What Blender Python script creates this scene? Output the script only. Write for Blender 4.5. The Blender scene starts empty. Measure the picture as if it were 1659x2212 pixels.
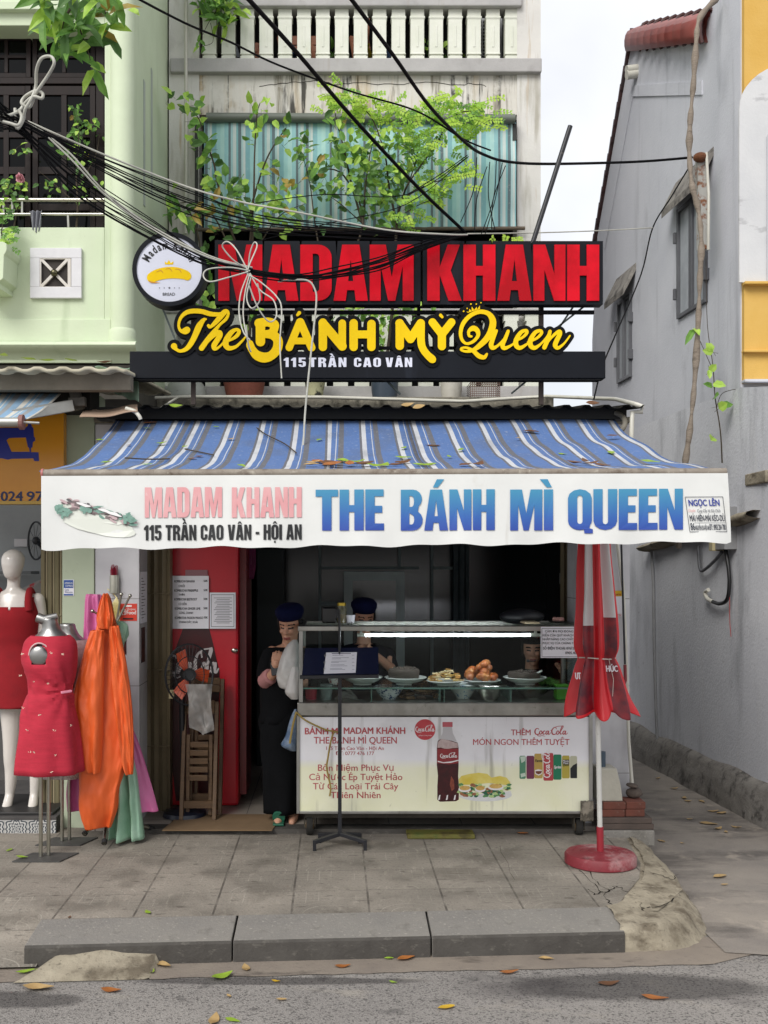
import bpy, bmesh, math, random, unicodedata
import numpy as np
from mathutils import Vector, Matrix, noise
R = math.radians
rnd = random.Random(11)
sc = bpy.context.scene
COL = sc.collection

# ------------------------------------------------------------------ camera, sky, sun, exposure
CAM, FPX, VX, VY = 1.8, 2323.0, 720.0, 1222.0      # eye height; focal length and vanishing point on a 1659 x 2212 grid
cd = bpy.data.cameras.new('camera')
cam = bpy.data.objects.new('camera', cd)
COL.objects.link(cam)
cam.location = (0, 0, CAM)
cam.rotation_euler = (R(90), 0, 0)
cd.sensor_fit = 'VERTICAL'
cd.sensor_height = 36.0
cd.lens = 36.0 * FPX / 2212
cd.shift_x = (829.5 - VX) / 2212
cd.shift_y = (VY - 1106) / 2212
cd.clip_start = 0.05
cd.clip_end = 500
sc.camera = cam

SUN_EL, SUN_ROT = R(40), R(210)
world = bpy.data.worlds.new('World')
sc.world = world
world.use_nodes = True
wn, wl = world.node_tree.nodes, world.node_tree.links
bg = wn['Background']
sky = wn.new('ShaderNodeTexSky')
sky.sky_type = 'NISHITA'
sky.sun_disc = False
sky.sun_elevation = SUN_EL
sky.sun_rotation = SUN_ROT
tc = wn.new('ShaderNodeTexCoord')
cn = wn.new('ShaderNodeTexNoise'); cn.inputs['Scale'].default_value = 2.2; cn.inputs['Detail'].default_value = 5
wl.new(tc.outputs['Generated'], cn.inputs['Vector'])
cr = wn.new('ShaderNodeValToRGB')
cr.color_ramp.elements[0].position = .40; cr.color_ramp.elements[0].color = (4.3, 4.35, 4.5, 1)
cr.color_ramp.elements[1].position = .60; cr.color_ramp.elements[1].color = (5.9, 5.9, 5.95, 1)
wl.new(cn.outputs['Fac'], cr.inputs['Fac'])
mx = wn.new('ShaderNodeMix'); mx.data_type = 'RGBA'; mx.inputs['Factor'].default_value = .9
wl.new(sky.outputs['Color'], mx.inputs[6]); wl.new(cr.outputs['Color'], mx.inputs[7])
wl.new(mx.outputs[2], bg.inputs['Color'])
bg.inputs['Strength'].default_value = 0.11
sd = bpy.data.lights.new('sun', 'SUN'); sd.energy = 1.5; sd.angle = R(32); sd.color = (1, .97, .92)
sun = bpy.data.objects.new('sun', sd); COL.objects.link(sun)
sun.rotation_euler = (R(50), 0, R(-30)); sun.location = (0, -5, 20)
sc.view_settings.view_transform = 'Standard'
sc.view_settings.look = 'None'
sc.view_settings.gamma = 1
sc.view_settings.use_curve_mapping = False
sc.view_settings.exposure = 0.9

# ------------------------------------------------------------------ helpers
def P(x, y, Y): return Vector(((x - VX) * Y / FPX, Y, CAM - (y - VY) * Y / FPX))
def PX(x, Y): return (x - VX) * Y / FPX
def PZ(y, Y): return CAM - (y - VY) * Y / FPX
def hexc(h):
    h = h.lstrip('#'); o = []
    for i in (0, 2, 4):
        c = int(h[i:i+2], 16) / 255
        o.append(c / 12.92 if c <= .04045 else ((c + .055) / 1.055) ** 2.4)
    return (*o, 1)
def col(c): return hexc(c) if isinstance(c, str) else ((*c, 1) if len(c) == 3 else c)

MATS = {}
def pm(name, c1, c2=None, scale=5, rough=.7, metal=0, bump=0, bscale=40, stretch=(1, 1, 1), layers=(), spec=.5, alpha=1, emit=0, detail=6, lo=.3, hi=.7, sub=0):
    """procedural material: two-tone noise, optional layers (colour, scale xyz, lo, hi, amount), bump"""
    if name in MATS: return MATS[name]
    m = bpy.data.materials.new(name); m.use_nodes = True
    n, l = m.node_tree.nodes, m.node_tree.links
    b = n['Principled BSDF']
    t = n.new('ShaderNodeTexCoord')
    def noise_fac(sv, s, lo, hi, det=6):
        mp = n.new('ShaderNodeMapping'); mp.inputs['Scale'].default_value = sv
        l.new(t.outputs['Object'], mp.inputs['Vector'])
        nz = n.new('ShaderNodeTexNoise'); nz.inputs['Scale'].default_value = s; nz.inputs['Detail'].default_value = det; nz.inputs['Roughness'].default_value = .62
        l.new(mp.outputs[0], nz.inputs['Vector'])
        mr = n.new('ShaderNodeMapRange'); mr.inputs['From Min'].default_value = lo; mr.inputs['From Max'].default_value = hi
        l.new(nz.outputs['Fac'], mr.inputs['Value'])
        return mr.outputs[0], nz
    def mix(fac, a, c, amt=1.0):
        x = n.new('ShaderNodeMix'); x.data_type = 'RGBA'
        if amt != 1.0:
            mu = n.new('ShaderNodeMath'); mu.operation = 'MULTIPLY'; mu.inputs[1].default_value = amt
            l.new(fac, mu.inputs[0]); fac = mu.outputs[0]
        l.new(fac, x.inputs['Factor'])
        if hasattr(a, 'links'): l.new(a, x.inputs[6])
        else: x.inputs[6].default_value = a
        x.inputs[7].default_value = c
        return x.outputs[2]
    cur = col(c1)
    if c2 is not None:
        f, _ = noise_fac(stretch, scale, lo, hi, detail); cur = mix(f, cur, col(c2))
    for (lc, sv, llo, lhi, amt) in layers:
        f, _ = noise_fac(sv, 1.0, llo, lhi); cur = mix(f, cur, col(lc), amt)
    if hasattr(cur, 'links'): l.new(cur, b.inputs['Base Color'])
    else: b.inputs['Base Color'].default_value = cur
    b.inputs['Roughness'].default_value = rough
    b.inputs['Metallic'].default_value = metal
    b.inputs['Specular IOR Level'].default_value = spec
    b.inputs['Alpha'].default_value = alpha
    if sub: b.inputs['Subsurface Weight'].default_value = sub; b.inputs['Subsurface Radius'].default_value = (.01, .004, .003)
    if emit:
        b.inputs['Emission Color'].default_value = col(c1); b.inputs['Emission Strength'].default_value = emit
    if bump:
        _, nz = noise_fac(stretch, bscale, .3, .7)
        bp = n.new('ShaderNodeBump'); bp.inputs['Strength'].default_value = min(1, bump); bp.inputs['Distance'].default_value = .01
        l.new(nz.outputs['Fac'], bp.inputs['Height']); l.new(bp.outputs[0], b.inputs['Normal'])
    MATS[name] = m
    return m

ROOT = {}
def tag(o, label=None, cat=None, group=None, kind=None):
    if label: o['label'] = label
    if cat: o['category'] = cat
    if group: o['group'] = group
    if kind: o['kind'] = kind
    return o
def thing(name, label, cat, loc, group=None):
    o = bpy.data.objects.new(name, None); COL.objects.link(o)
    o.empty_display_size = .1; o.location = loc; ROOT[o.name] = Vector(loc)
    return tag(o, label, cat, group)

class MB:
    def __init__(s): s.v, s.f, s.m, s.mi, s.uvf = [], [], [], 0, None
    def add(s, vs, fs):
        n = len(s.v); s.v += [tuple(v) for v in vs]; s.f += [tuple(i + n for i in f) for f in fs]; s.m += [s.mi] * len(fs); return s
    def box(s, x0, x1, y0, y1, z0, z1):
        return s.add([(x0,y0,z0),(x1,y0,z0),(x1,y1,z0),(x0,y1,z0),(x0,y0,z1),(x1,y0,z1),(x1,y1,z1),(x0,y1,z1)],
                     [(3,2,1,0),(4,5,6,7),(0,1,5,4),(1,2,6,5),(2,3,7,6),(3,0,4,7)])
    def bar(s, a, b, w, h=None, up=(0, 0, 1)):
        a, b = Vector(a), Vector(b); h = h or w; d = (b - a).normalized(); u = Vector(up)
        if abs(d.dot(u)) > .99: u = Vector((0, 1, 0))
        r = d.cross(u).normalized() * (w / 2); q = r.cross(d).normalized() * (h / 2)
        vs = [p + i * r + j * q for p in (a, b) for i, j in ((-1,-1),(1,-1),(1,1),(-1,1))]
        return s.add(vs, [(0,1,2,3),(7,6,5,4),(0,4,5,1),(1,5,6,2),(2,6,7,3),(3,7,4,0)])
    def loft(s, rings, c0=True, c1=True, close=True):
        n = len(rings[0]); vs = [p for r in rings for p in r]; fs = []
        for i in range(len(rings) - 1):
            for j in range(n if close else n - 1):
                k = (j + 1) % n; fs.append((i*n+j, i*n+k, (i+1)*n+k, (i+1)*n+j))
        if c0 and close: fs.append(tuple(range(n))[::-1])
        if c1 and close: fs.append(tuple((len(rings)-1)*n + j for j in range(n)))
        return s.add(vs, fs)
    def tube(s, pts, r, n=8, flat=1.0):
        pts = [Vector(p) for p in pts]; rs = r if isinstance(r, (list, tuple)) else [r] * len(pts); rings = []; pu = None
        for i, p in enumerate(pts):
            d = (pts[min(i+1, len(pts)-1)] - pts[max(i-1, 0)])
            d = d.normalized() if d.length > 1e-9 else Vector((0, 0, 1))
            if pu is None: pu = d.orthogonal().normalized()
            pu = (pu - d * pu.dot(d)); pu = pu.normalized() if pu.length > 1e-6 else d.orthogonal().normalized()
            w = d.cross(pu)
            rings.append([p + (pu * math.cos(2*math.pi*k/n) + w * math.sin(2*math.pi*k/n) * flat) * rs[i] for k in range(n)])
        return s.loft(rings)
    def lathe(s, prof, c=(0, 0, 0), n=24, caps=True, squash=1.0):
        c = Vector(c)
        rings = [[c + Vector((r*math.cos(2*math.pi*k/n), r*squash*math.sin(2*math.pi*k/n), z)) for k in range(n)] for r, z in prof]
        return s.loft(rings, caps, caps)
    def ball(s, c, r, n=12, m=8, sc=(1, 1, 1)):
        prof = [(max(1e-4, math.sin(math.pi*i/m)), -math.cos(math.pi*i/m)) for i in range(m+1)]
        rings = [[Vector(c) + Vector((q*math.cos(2*math.pi*k/n)*sc[0], q*math.sin(2*math.pi*k/n)*sc[1], z*sc[2])) * r for k in range(n)] for q, z in prof]
        return s.loft(rings, True, True)
    def prism(s, poly, y0, y1):            # poly in (x,z), extruded along Y
        n = len(poly); vs = [(x, y0, z) for x, z in poly] + [(x, y1, z) for x, z in poly]
        return s.add(vs, [tuple(range(n)), tuple(range(2*n-1, n-1, -1))] + [(i, i+n, (i+1) % n + n, (i+1) % n) for i in range(n)])
    def prismx(s, poly, x0, x1):           # poly in (y,z), extruded along X
        n = len(poly); vs = [(x0, y, z) for y, z in poly] + [(x1, y, z) for y, z in poly]
        return s.add(vs, [tuple(range(n)), tuple(range(2*n-1, n-1, -1))] + [(i, i+n, (i+1) % n + n, (i+1) % n) for i in range(n)])
    def prismz(s, poly, z0, z1):
        n = len(poly); vs = [(x, y, z0) for x, y in poly] + [(x, y, z1) for x, y in poly]
        return s.add(vs, [tuple(range(n))[::-1], tuple(range(n, 2*n))] + [(i, (i+1) % n, (i+1) % n + n, i+n) for i in range(n)])
    def grid(s, fn, nu, nv):
        vs = [fn(i/nu, j/nv) for j in range(nv+1) for i in range(nu+1)]
        return s.add(vs, [(j*(nu+1)+i, j*(nu+1)+i+1, (j+1)*(nu+1)+i+1, (j+1)*(nu+1)+i) for j in range(nv) for i in range(nu)])
    def put(s, m2, fn):                    # flat 2-D mesh (verts, faces) laid on a surface
        return s.add([fn(*v) for v in m2[0]], m2[1])
    def build(s, name, mats, parent=None, smooth=False, label=None, cat=None, group=None, kind=None, bevel=0, fixn=True, thick=0, sub=0):
        vs = s.v
        if parent is not None: org = ROOT[parent.name]
        else:
            a = np.array(vs); org = Vector(((a[:,0].min()+a[:,0].max())/2, (a[:,1].min()+a[:,1].max())/2, a[:,2].min()))
        me = bpy.data.meshes.new(name)
        me.from_pydata([(v[0]-org[0], v[1]-org[1], v[2]-org[2]) for v in vs], [], s.f)
        for m in (mats if isinstance(mats, (list, tuple)) else [mats]): me.materials.append(m)
        if any(s.m): me.polygons.foreach_set('material_index', s.m)
        if s.uvf:
            uv = me.uv_layers.new(name='UVMap')
            for lp in me.loops: uv.data[lp.index].uv = s.uvf(vs[lp.vertex_index], lp.index)
        if fixn:
            bm = bmesh.new(); bm.from_mesh(me); bmesh.ops.recalc_face_normals(bm, faces=bm.faces); bm.to_mesh(me); bm.free()
        if smooth:
            me.polygons.foreach_set('use_smooth', [True]*len(me.polygons)); me.set_sharp_from_angle(angle=R(smooth if smooth is not True else 40))
        me.update()
        o = bpy.data.objects.new(name, me); COL.objects.link(o)
        if parent is not None: o.parent = parent
        else: o.location = org
        ROOT[o.name] = Vector(org)
        if thick:
            k = o.modifiers.new('solid', 'SOLIDIFY'); k.thickness = thick; k.offset = 0
        if bevel:
            k = o.modifiers.new('bevel', 'BEVEL'); k.width = bevel; k.segments = 2; k.limit_method = 'ANGLE'; k.angle_limit = R(50)
        if sub:
            k = o.modifiers.new('sub', 'SUBSURF'); k.levels = sub; k.render_levels = sub
        return tag(o, label, cat, group, kind)

def copy_tree(o, delta, parent=None, **kw):
    c = o.copy(); COL.objects.link(c)
    if parent is None: c.location = Vector(o.location) + Vector(delta)
    else: c.parent = parent
    for ch in list(o.children): copy_tree(ch, (0, 0, 0), c)
    for k, v in kw.items(): c[k] = v
    return c

def smooth_path(pts, per=8):               # Catmull-Rom through points of any dimension
    pts = [tuple(p) for p in pts]; out = []
    for i in range(len(pts) - 1):
        p0, p1, p2, p3 = pts[max(i-1, 0)], pts[i], pts[i+1], pts[min(i+2, len(pts)-1)]
        for k in range(per):
            t = k / per
            out.append(tuple(.5*((2*b) + (-a+c)*t + (2*a-5*b+4*c-d)*t*t + (-a+3*b-3*c+d)*t**3) for a, b, c, d in zip(p0, p1, p2, p3)))
    out.append(pts[-1]); return out

# ------------------------------------------------------------------ lettering
def curve_mesh(loops, extrude=0.0):
    cu = bpy.data.curves.new('tmp', 'CURVE'); cu.dimensions = '2D'; cu.fill_mode = 'BOTH'; cu.extrude = extrude
    for lp in loops:
        sp = cu.splines.new('POLY'); sp.points.add(len(lp)-1)
        for p, q in zip(sp.points, lp): p.co = (q[0], q[1], 0, 1)
        sp.use_cyclic_u = True
    return obj_mesh(cu)
def obj_mesh(cu):
    o = bpy.data.objects.new('tmp', cu); me = bpy.data.meshes.new_from_object(o)
    r = ([tuple(v.co) for v in me.vertices], [tuple(p.vertices) for p in me.polygons])
    bpy.data.objects.remove(o); bpy.data.meshes.remove(me); bpy.data.curves.remove(cu); return r
_tx = {}
def text_mesh(s, bold=0.0, res=3, shear=0.0, spacing=1.0):
    k = (s, bold, shear, spacing)
    if k not in _tx:
        cu = bpy.data.curves.new('tmp', 'FONT'); cu.body = s; cu.size = 1; cu.offset = bold; cu.resolution_u = res; cu.shear = shear; cu.space_character = spacing
        _tx[k] = obj_mesh(cu)
    return _tx[k]
CAPH = max(v[1] for v in text_mesh('H')[0])
def fit(m2, x0, x1, yb, h, cap=None):
    """scale a 2-D mesh so it spans x0..x1, baseline yb, cap height h (grid pixels, y down)"""
    xs = [v[0] for v in m2[0]]; a, b = min(xs), max(xs); cap = cap or CAPH; ky = h / cap
    kx = (x1 - x0) / (b - a) if x1 is not None else ky
    return ([(x0 + (v[0]-a)*kx, yb - v[1]*ky, v[2]) for v in m2[0]], m2[1])
def on_plane(Y): return lambda x, y, z=0: (PX(x, Y), Y - z, PZ(y, Y))
def letters(mb, s, x0, x1, yb, h, Y, bold=0.0, shear=0.0, fn=None):
    m = fit(text_mesh(s, 0, shear=shear), x0, x1, yb, h); f = fn or on_plane(Y); k = h*bold*1.3
    for i, (dx, dy) in enumerate(((0, 0), (k, 0), (-k, 0), (0, k*.6), (0, -k*.6)) if bold else ((0, 0),)):
        def g(x, y, z=0, dx=dx, dy=dy, i=i):
            q = f(x+dx, y+dy, 0); return (q[0], q[1]-.00005*i, q[2])
        mb.put(m, g)
    return mb

def arc(cx, cy, rx, ry, a0, a1, n=6): return [(cx + rx*math.cos(R(a0+(a1-a0)*i/n)), cy + ry*math.sin(R(a0+(a1-a0)*i/n))) for i in range(n+1)]
def glyph(c):
    s = .2
    G = {
     'M': (.74, [[(0,0),(0,1),(.27,1),(.37,.42),(.47,1),(.74,1),(.74,0),(.555,0),(.555,.62),(.43,0),(.31,0),(.185,.62),(.185,0)]]),
     'A': (.58, [[(0,0),(.145,1),(.435,1),(.58,0),(.375,0),(.352,.19),(.228,.19),(.205,0)], [(.247,.35),(.333,.35),(.29,.74)]]),
     'D': (.53, [[(0,0),(0,1),(.3,1)]+arc(.3,.77,.23,.23,90,0)+arc(.3,.23,.23,.23,0,-90), [(.21,.16),(.26,.16)]+arc(.26,.22,.06,.06,-90,0)+arc(.26,.78,.06,.06,0,90)+[(.21,.84)]]),
     'K': (.58, [[(0,0),(0,1),(.21,1),(.21,.6),(.345,1),(.55,1),(.395,.54),(.58,0),(.36,0),(.21,.46),(.21,0)]]),
     'H': (.54, [[(0,0),(0,1),(.21,1),(.21,.62),(.33,.62),(.33,1),(.54,1),(.54,0),(.33,0),(.33,.45),(.21,.45),(.21,0)]]),
     'N': (.54, [[(0,0),(0,1),(.2,1),(.355,.47),(.355,1),(.54,1),(.54,0),(.35,0),(.185,.55),(.185,0)]]),
     'T': (.5, [[(.145,0),(.145,.83),(0,.83),(0,1),(.5,1),(.5,.83),(.355,.83),(.355,0)]]),
     'E': (.42, [[(0,0),(0,1),(.41,1),(.41,.83),(.21,.83),(.21,.6),(.38,.6),(.38,.43),(.21,.43),(.21,.17),(.42,.17),(.42,0)]]),
     'L': (.4, [[(0,0),(0,1),(.21,1),(.21,.17),(.4,.17),(.4,0)]]),
     'B': (.54, [[(0,0),(0,1),(.3,1)]+arc(.3,.77,.22,.23,90,-50)+arc(.3,.25,.24,.25,60,-90), [(.21,.15),(.27,.15)]+arc(.27,.27,.06,.12,-90,90)+[(.21,.43)][::1], [(.21,.58),(.27,.58)]+arc(.27,.71,.055,.13,-90,90)+[(.21,.85)]]),
     'I': (.21, [[(0,0),(0,1),(.21,1),(.21,0)]]),
     'U': (.54, [[(0,1),(0,.2)]+arc(.27,.22,.27,.22,180,360)+[(.54,1),(.33,1),(.33,.2)]+arc(.27,.2,.06,.06,0,-180,4)+[(.21,1)]]),
     'O': (.54, [arc(.27,.78,.27,.22,0,180)+arc(.27,.22,.27,.22,180,360), arc(.27,.79,.06,.06,0,180,4)+arc(.27,.21,.06,.06,180,360,4)]),
     'Q': (.54, [arc(.27,.78,.27,.22,0,180)+arc(.27,.22,.27,.22,180,290)+[(.37,-.08),(.56,-.08),(.56,.02),(.48,.05)]+arc(.27,.24,.27,.22,-30,0,2), arc(.27,.79,.06,.06,0,180,4)+arc(.27,.21,.06,.06,180,360,4)]),
     'C': (.53, [arc(.27,.78,.26,.22,0,180)+arc(.27,.22,.26,.22,180,360)+[(.53,.38),(.33,.38)]+arc(.27,.21,.06,.06,0,-180,4)+arc(.27,.79,.06,.06,180,0,4)+[(.33,.62),(.53,.62)]]),
     'R': (.54, [[(0,0),(0,1),(.3,1)]+arc(.3,.75,.24,.25,90,-55)+[(.47,.47)]+[(.53,.36),(.54,0),(.34,0),(.33,.36),(.29,.42),(.21,.42),(.21,0)], [(.21,.57),(.27,.57)]+arc(.27,.7,.055,.13,-90,90)+[(.21,.84)]]),
     'V': (.56, [[(.14,0),(0,1),(.205,1),(.28,.38),(.355,1),(.56,1),(.42,0)]]),
     '1': (.36, [[(.14,0),(.14,.68),(0,.68),(0,.8),(.17,1),(.34,1),(.34,0)]]),
     '5': (.5, [[(.0,.28),(.0,.2)]+arc(.25,.2,.25,.2,180,360)+[(.5,.46)]+arc(.32,.48,.18,.16,0,100)+[(.22,.62),(.22,.83),(.48,.83),(.48,1),(.02,1),(.02,.46),(.2,.46)]+arc(.25,.46,.05,.05,180,0,4)+[(.3,.2)]+arc(.25,.19,.05,.05,0,-180,4)+[(.2,.28)]]),
     '-': (.28, [[(0,.36),(0,.52),(.28,.52),(.28,.36)]]), ' ': (.22, [])}
    return G[c]
def block_text(s, gap=.035):
    """heavy condensed capitals with Vietnamese marks; unit height"""
    x, loops = 0, []
    for ch in s:
        d = unicodedata.normalize('NFD', ch); w, ls = glyph(d[0])
        for lp in ls: loops.append([(x+p[0], p[1]) for p in lp])
        c = x + w/2; up = 1.05
        for mk in d[1:]:
            if mk == '\u0302':
                loops.append([(c-.17,up),(c-.06,up+.16),(c+.06,up+.16),(c+.17,up),(c+.07,up),(c,up+.09),(c-.07,up)]); up += .18
            elif mk == '\u0301': loops.append([(c-.08,up),(c+.02,up+.2),(c+.2,up+.2),(c+.04,up)])
            elif mk == '\u0300': loops.append([(c+.08,up),(c-.02,up+.2),(c-.2,up+.2),(c-.04,up)])
            elif mk == '\u0323': loops.append([(c-.06,-.2),(c-.06,-.07),(c+.06,-.07),(c+.06,-.2)])
        x += w + gap
    return loops, x - gap
def block_on(mb, s, x0, x1, yb, h, fn, extrude=0.0, gap=.035):
    loops, w = block_text(s, gap); k = (x1-x0)/w
    loops = [[(x0+p[0]*k, -(yb-p[1]*h)) for p in lp] for lp in loops]
    m = curve_mesh(loops, extrude)
    return mb.put(m, lambda x, y, z=0: fn(x, -y, z))

def stroke_loops(strokes, iso=0.0, res=1.0, pad=6):
    """outline (marching squares) of the union of tapered strokes [(x,y,r),...]; iso widens it"""
    segs = []
    for st in strokes:
        if len(st) == 1: st = [st[0], (st[0][0]+1e-3, st[0][1], st[0][2])]
        segs += list(zip(st[:-1], st[1:]))
    A = np.array([[*a, *b] for a, b in segs], float)
    rm = max(A[:,2].max(), A[:,5].max()) + iso + pad*res
    x0, x1 = min(A[:,0].min(), A[:,3].min())-rm, max(A[:,0].max(), A[:,3].max())+rm
    y0, y1 = min(A[:,1].min(), A[:,4].min())-rm, max(A[:,1].max(), A[:,4].max())+rm
    gx = np.arange(x0, x1+res, res); gy = np.arange(y0, y1+res, res)
    D = np.full((len(gy), len(gx)), 1e9)
    for ax, ay, ar, bx, by, br in A:
        r = max(ar, br) + abs(iso) + 4*res
        i0, i1 = np.searchsorted(gx, [min(ax,bx)-r, max(ax,bx)+r]); j0, j1 = np.searchsorted(gy, [min(ay,by)-r, max(ay,by)+r])
        XX, YY = np.meshgrid(gx[i0:i1], gy[j0:j1]); dx, dy = bx-ax, by-ay; L = dx*dx+dy*dy or 1e-9
        t = np.clip(((XX-ax)*dx+(YY-ay)*dy)/L, 0, 1)
        d = np.hypot(XX-ax-t*dx, YY-ay-t*dy) - (ar+(br-ar)*t)
        D[j0:j1, i0:i1] = np.minimum(D[j0:j1, i0:i1], d)
    G = D - iso; I = G < 0; nxt = {}
    def ex(j, i):
        a, b = G[j, i], G[j, i+1]; return (gx[i]+res*min(max(a/(a-b), .02), .98), gy[j])
    def ey(j, i):
        a, b = G[j, i], G[j+1, i]; return (gx[i], gy[j]+res*min(max(a/(a-b), .02), .98))
    code = I[:-1,:-1]*1 + I[:-1,1:]*2 + I[1:,1:]*4 + I[1:,:-1]*8
    T = {1:[(3,0)],2:[(0,1)],3:[(3,1)],4:[(1,2)],5:[(3,0),(1,2)],6:[(0,2)],7:[(3,2)],8:[(2,3)],9:[(2,0)],10:[(0,1),(2,3)],11:[(2,1)],12:[(1,3)],13:[(1,0)],14:[(0,3)]}
    pt = {}
    for j, i in zip(*np.nonzero((code > 0) & (code < 15))):
        ks = [('x', j, i), ('y', j, i+1), ('x', j+1, i), ('y', j, i)]
        for a, b in T[int(code[j, i])]:
            for q in (a, b):
                if ks[q] not in pt: pt[ks[q]] = ex(*ks[q][1:]) if ks[q][0] == 'x' else ey(*ks[q][1:])
            nxt[ks[a]] = ks[b]
    loops = []
    while nxt:
        k, v = next(iter(nxt.items())); lp = []; c = k
        while c in nxt: lp.append(pt[c]); c = nxt.pop(c)
        if len(lp) > 8:
            out = [lp[0]]
            for q in range(1, len(lp)-1):
                a, b, d = out[-1], lp[q], lp[q+1]
                L = math.hypot(d[0]-a[0], d[1]-a[1])
                if abs((d[0]-a[0])*(b[1]-a[1])-(d[1]-a[1])*(b[0]-a[0]))/(L or 1) > .08*res or L > 14*res: out.append(b)
            loops.append(out)
    return loops
def strokes_on(mb, strokes, fn, iso=0.0, res=1.0, extrude=0.0):
    lp = [[(p[0], -p[1]) for p in l] for l in stroke_loops(strokes, iso, res)]
    return mb.put(curve_mesh(lp, extrude), lambda x, y, z=0: fn(x, -y, z))
def S(pts, r=None, per=6):                 # smooth stroke; points (x,y) or (x,y,r)
    return smooth_path([(p[0], p[1], p[2] if len(p) > 2 else r) for p in pts], per)
def L(pts, r): return [(p[0], p[1], r) for p in pts]
# ------------------------------------------------------------------ materials
def nodes_of(name):
    m = bpy.data.materials.new(name); m.use_nodes = True; MATS[name] = m
    return m, m.node_tree.nodes, m.node_tree.links, m.node_tree.nodes['Principled BSDF']
class NX:                                   # tiny node-expression helper
    def __init__(s, n, l): s.n, s.l = n, l
    def m(s, op, a, b=None, c=None):
        k = s.n.new('ShaderNodeMath'); k.operation = op
        for i, q in enumerate((a, b, c)):
            if q is None: continue
            if hasattr(q, 'links'): s.l.new(q, k.inputs[i])
            else: k.inputs[i].default_value = q
        return k.outputs[0]
    def mix(s, f, a, b):
        k = s.n.new('ShaderNodeMix'); k.data_type = 'RGBA'
        for i, q in ((0, f), (6, a), (7, b)):
            if hasattr(q, 'links'): s.l.new(q, k.inputs[i])
            else: k.inputs[i].default_value = q
        return k.outputs[2]
    def noise(s, vec, scale, lo=.3, hi=.7, sv=(1,1,1), det=6):
        mp = s.n.new('ShaderNodeMapping'); mp.inputs['Scale'].default_value = sv; s.l.new(vec, mp.inputs['Vector'])
        k = s.n.new('ShaderNodeTexNoise'); k.inputs['Scale'].default_value = scale; k.inputs['Detail'].default_value = det; s.l.new(mp.outputs[0], k.inputs['Vector'])
        r = s.n.new('ShaderNodeMapRange'); r.inputs['From Min'].default_value = lo; r.inputs['From Max'].default_value = hi; s.l.new(k.outputs['Fac'], r.inputs['Value'])
        return r.outputs[0]
    def ramp(s, f, stops, const=True):
        k = s.n.new('ShaderNodeValToRGB'); k.color_ramp.interpolation = 'CONSTANT' if const else 'LINEAR'
        e = k.color_ramp.elements
        while len(e) < len(stops): e.new(1)
        for i, (p, c) in enumerate(stops): e[i].position = p; e[i].color = col(c)
        s.l.new(f, k.inputs['Fac']); return k.outputs['Color']
    def bump(s, h, strength, b, dist=.01):
        k = s.n.new('ShaderNodeBump'); k.inputs['Strength'].default_value = strength; k.inputs['Distance'].default_value = dist
        s.l.new(h, k.inputs['Height']); s.l.new(k.outputs[0], b.inputs['Normal'])

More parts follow.
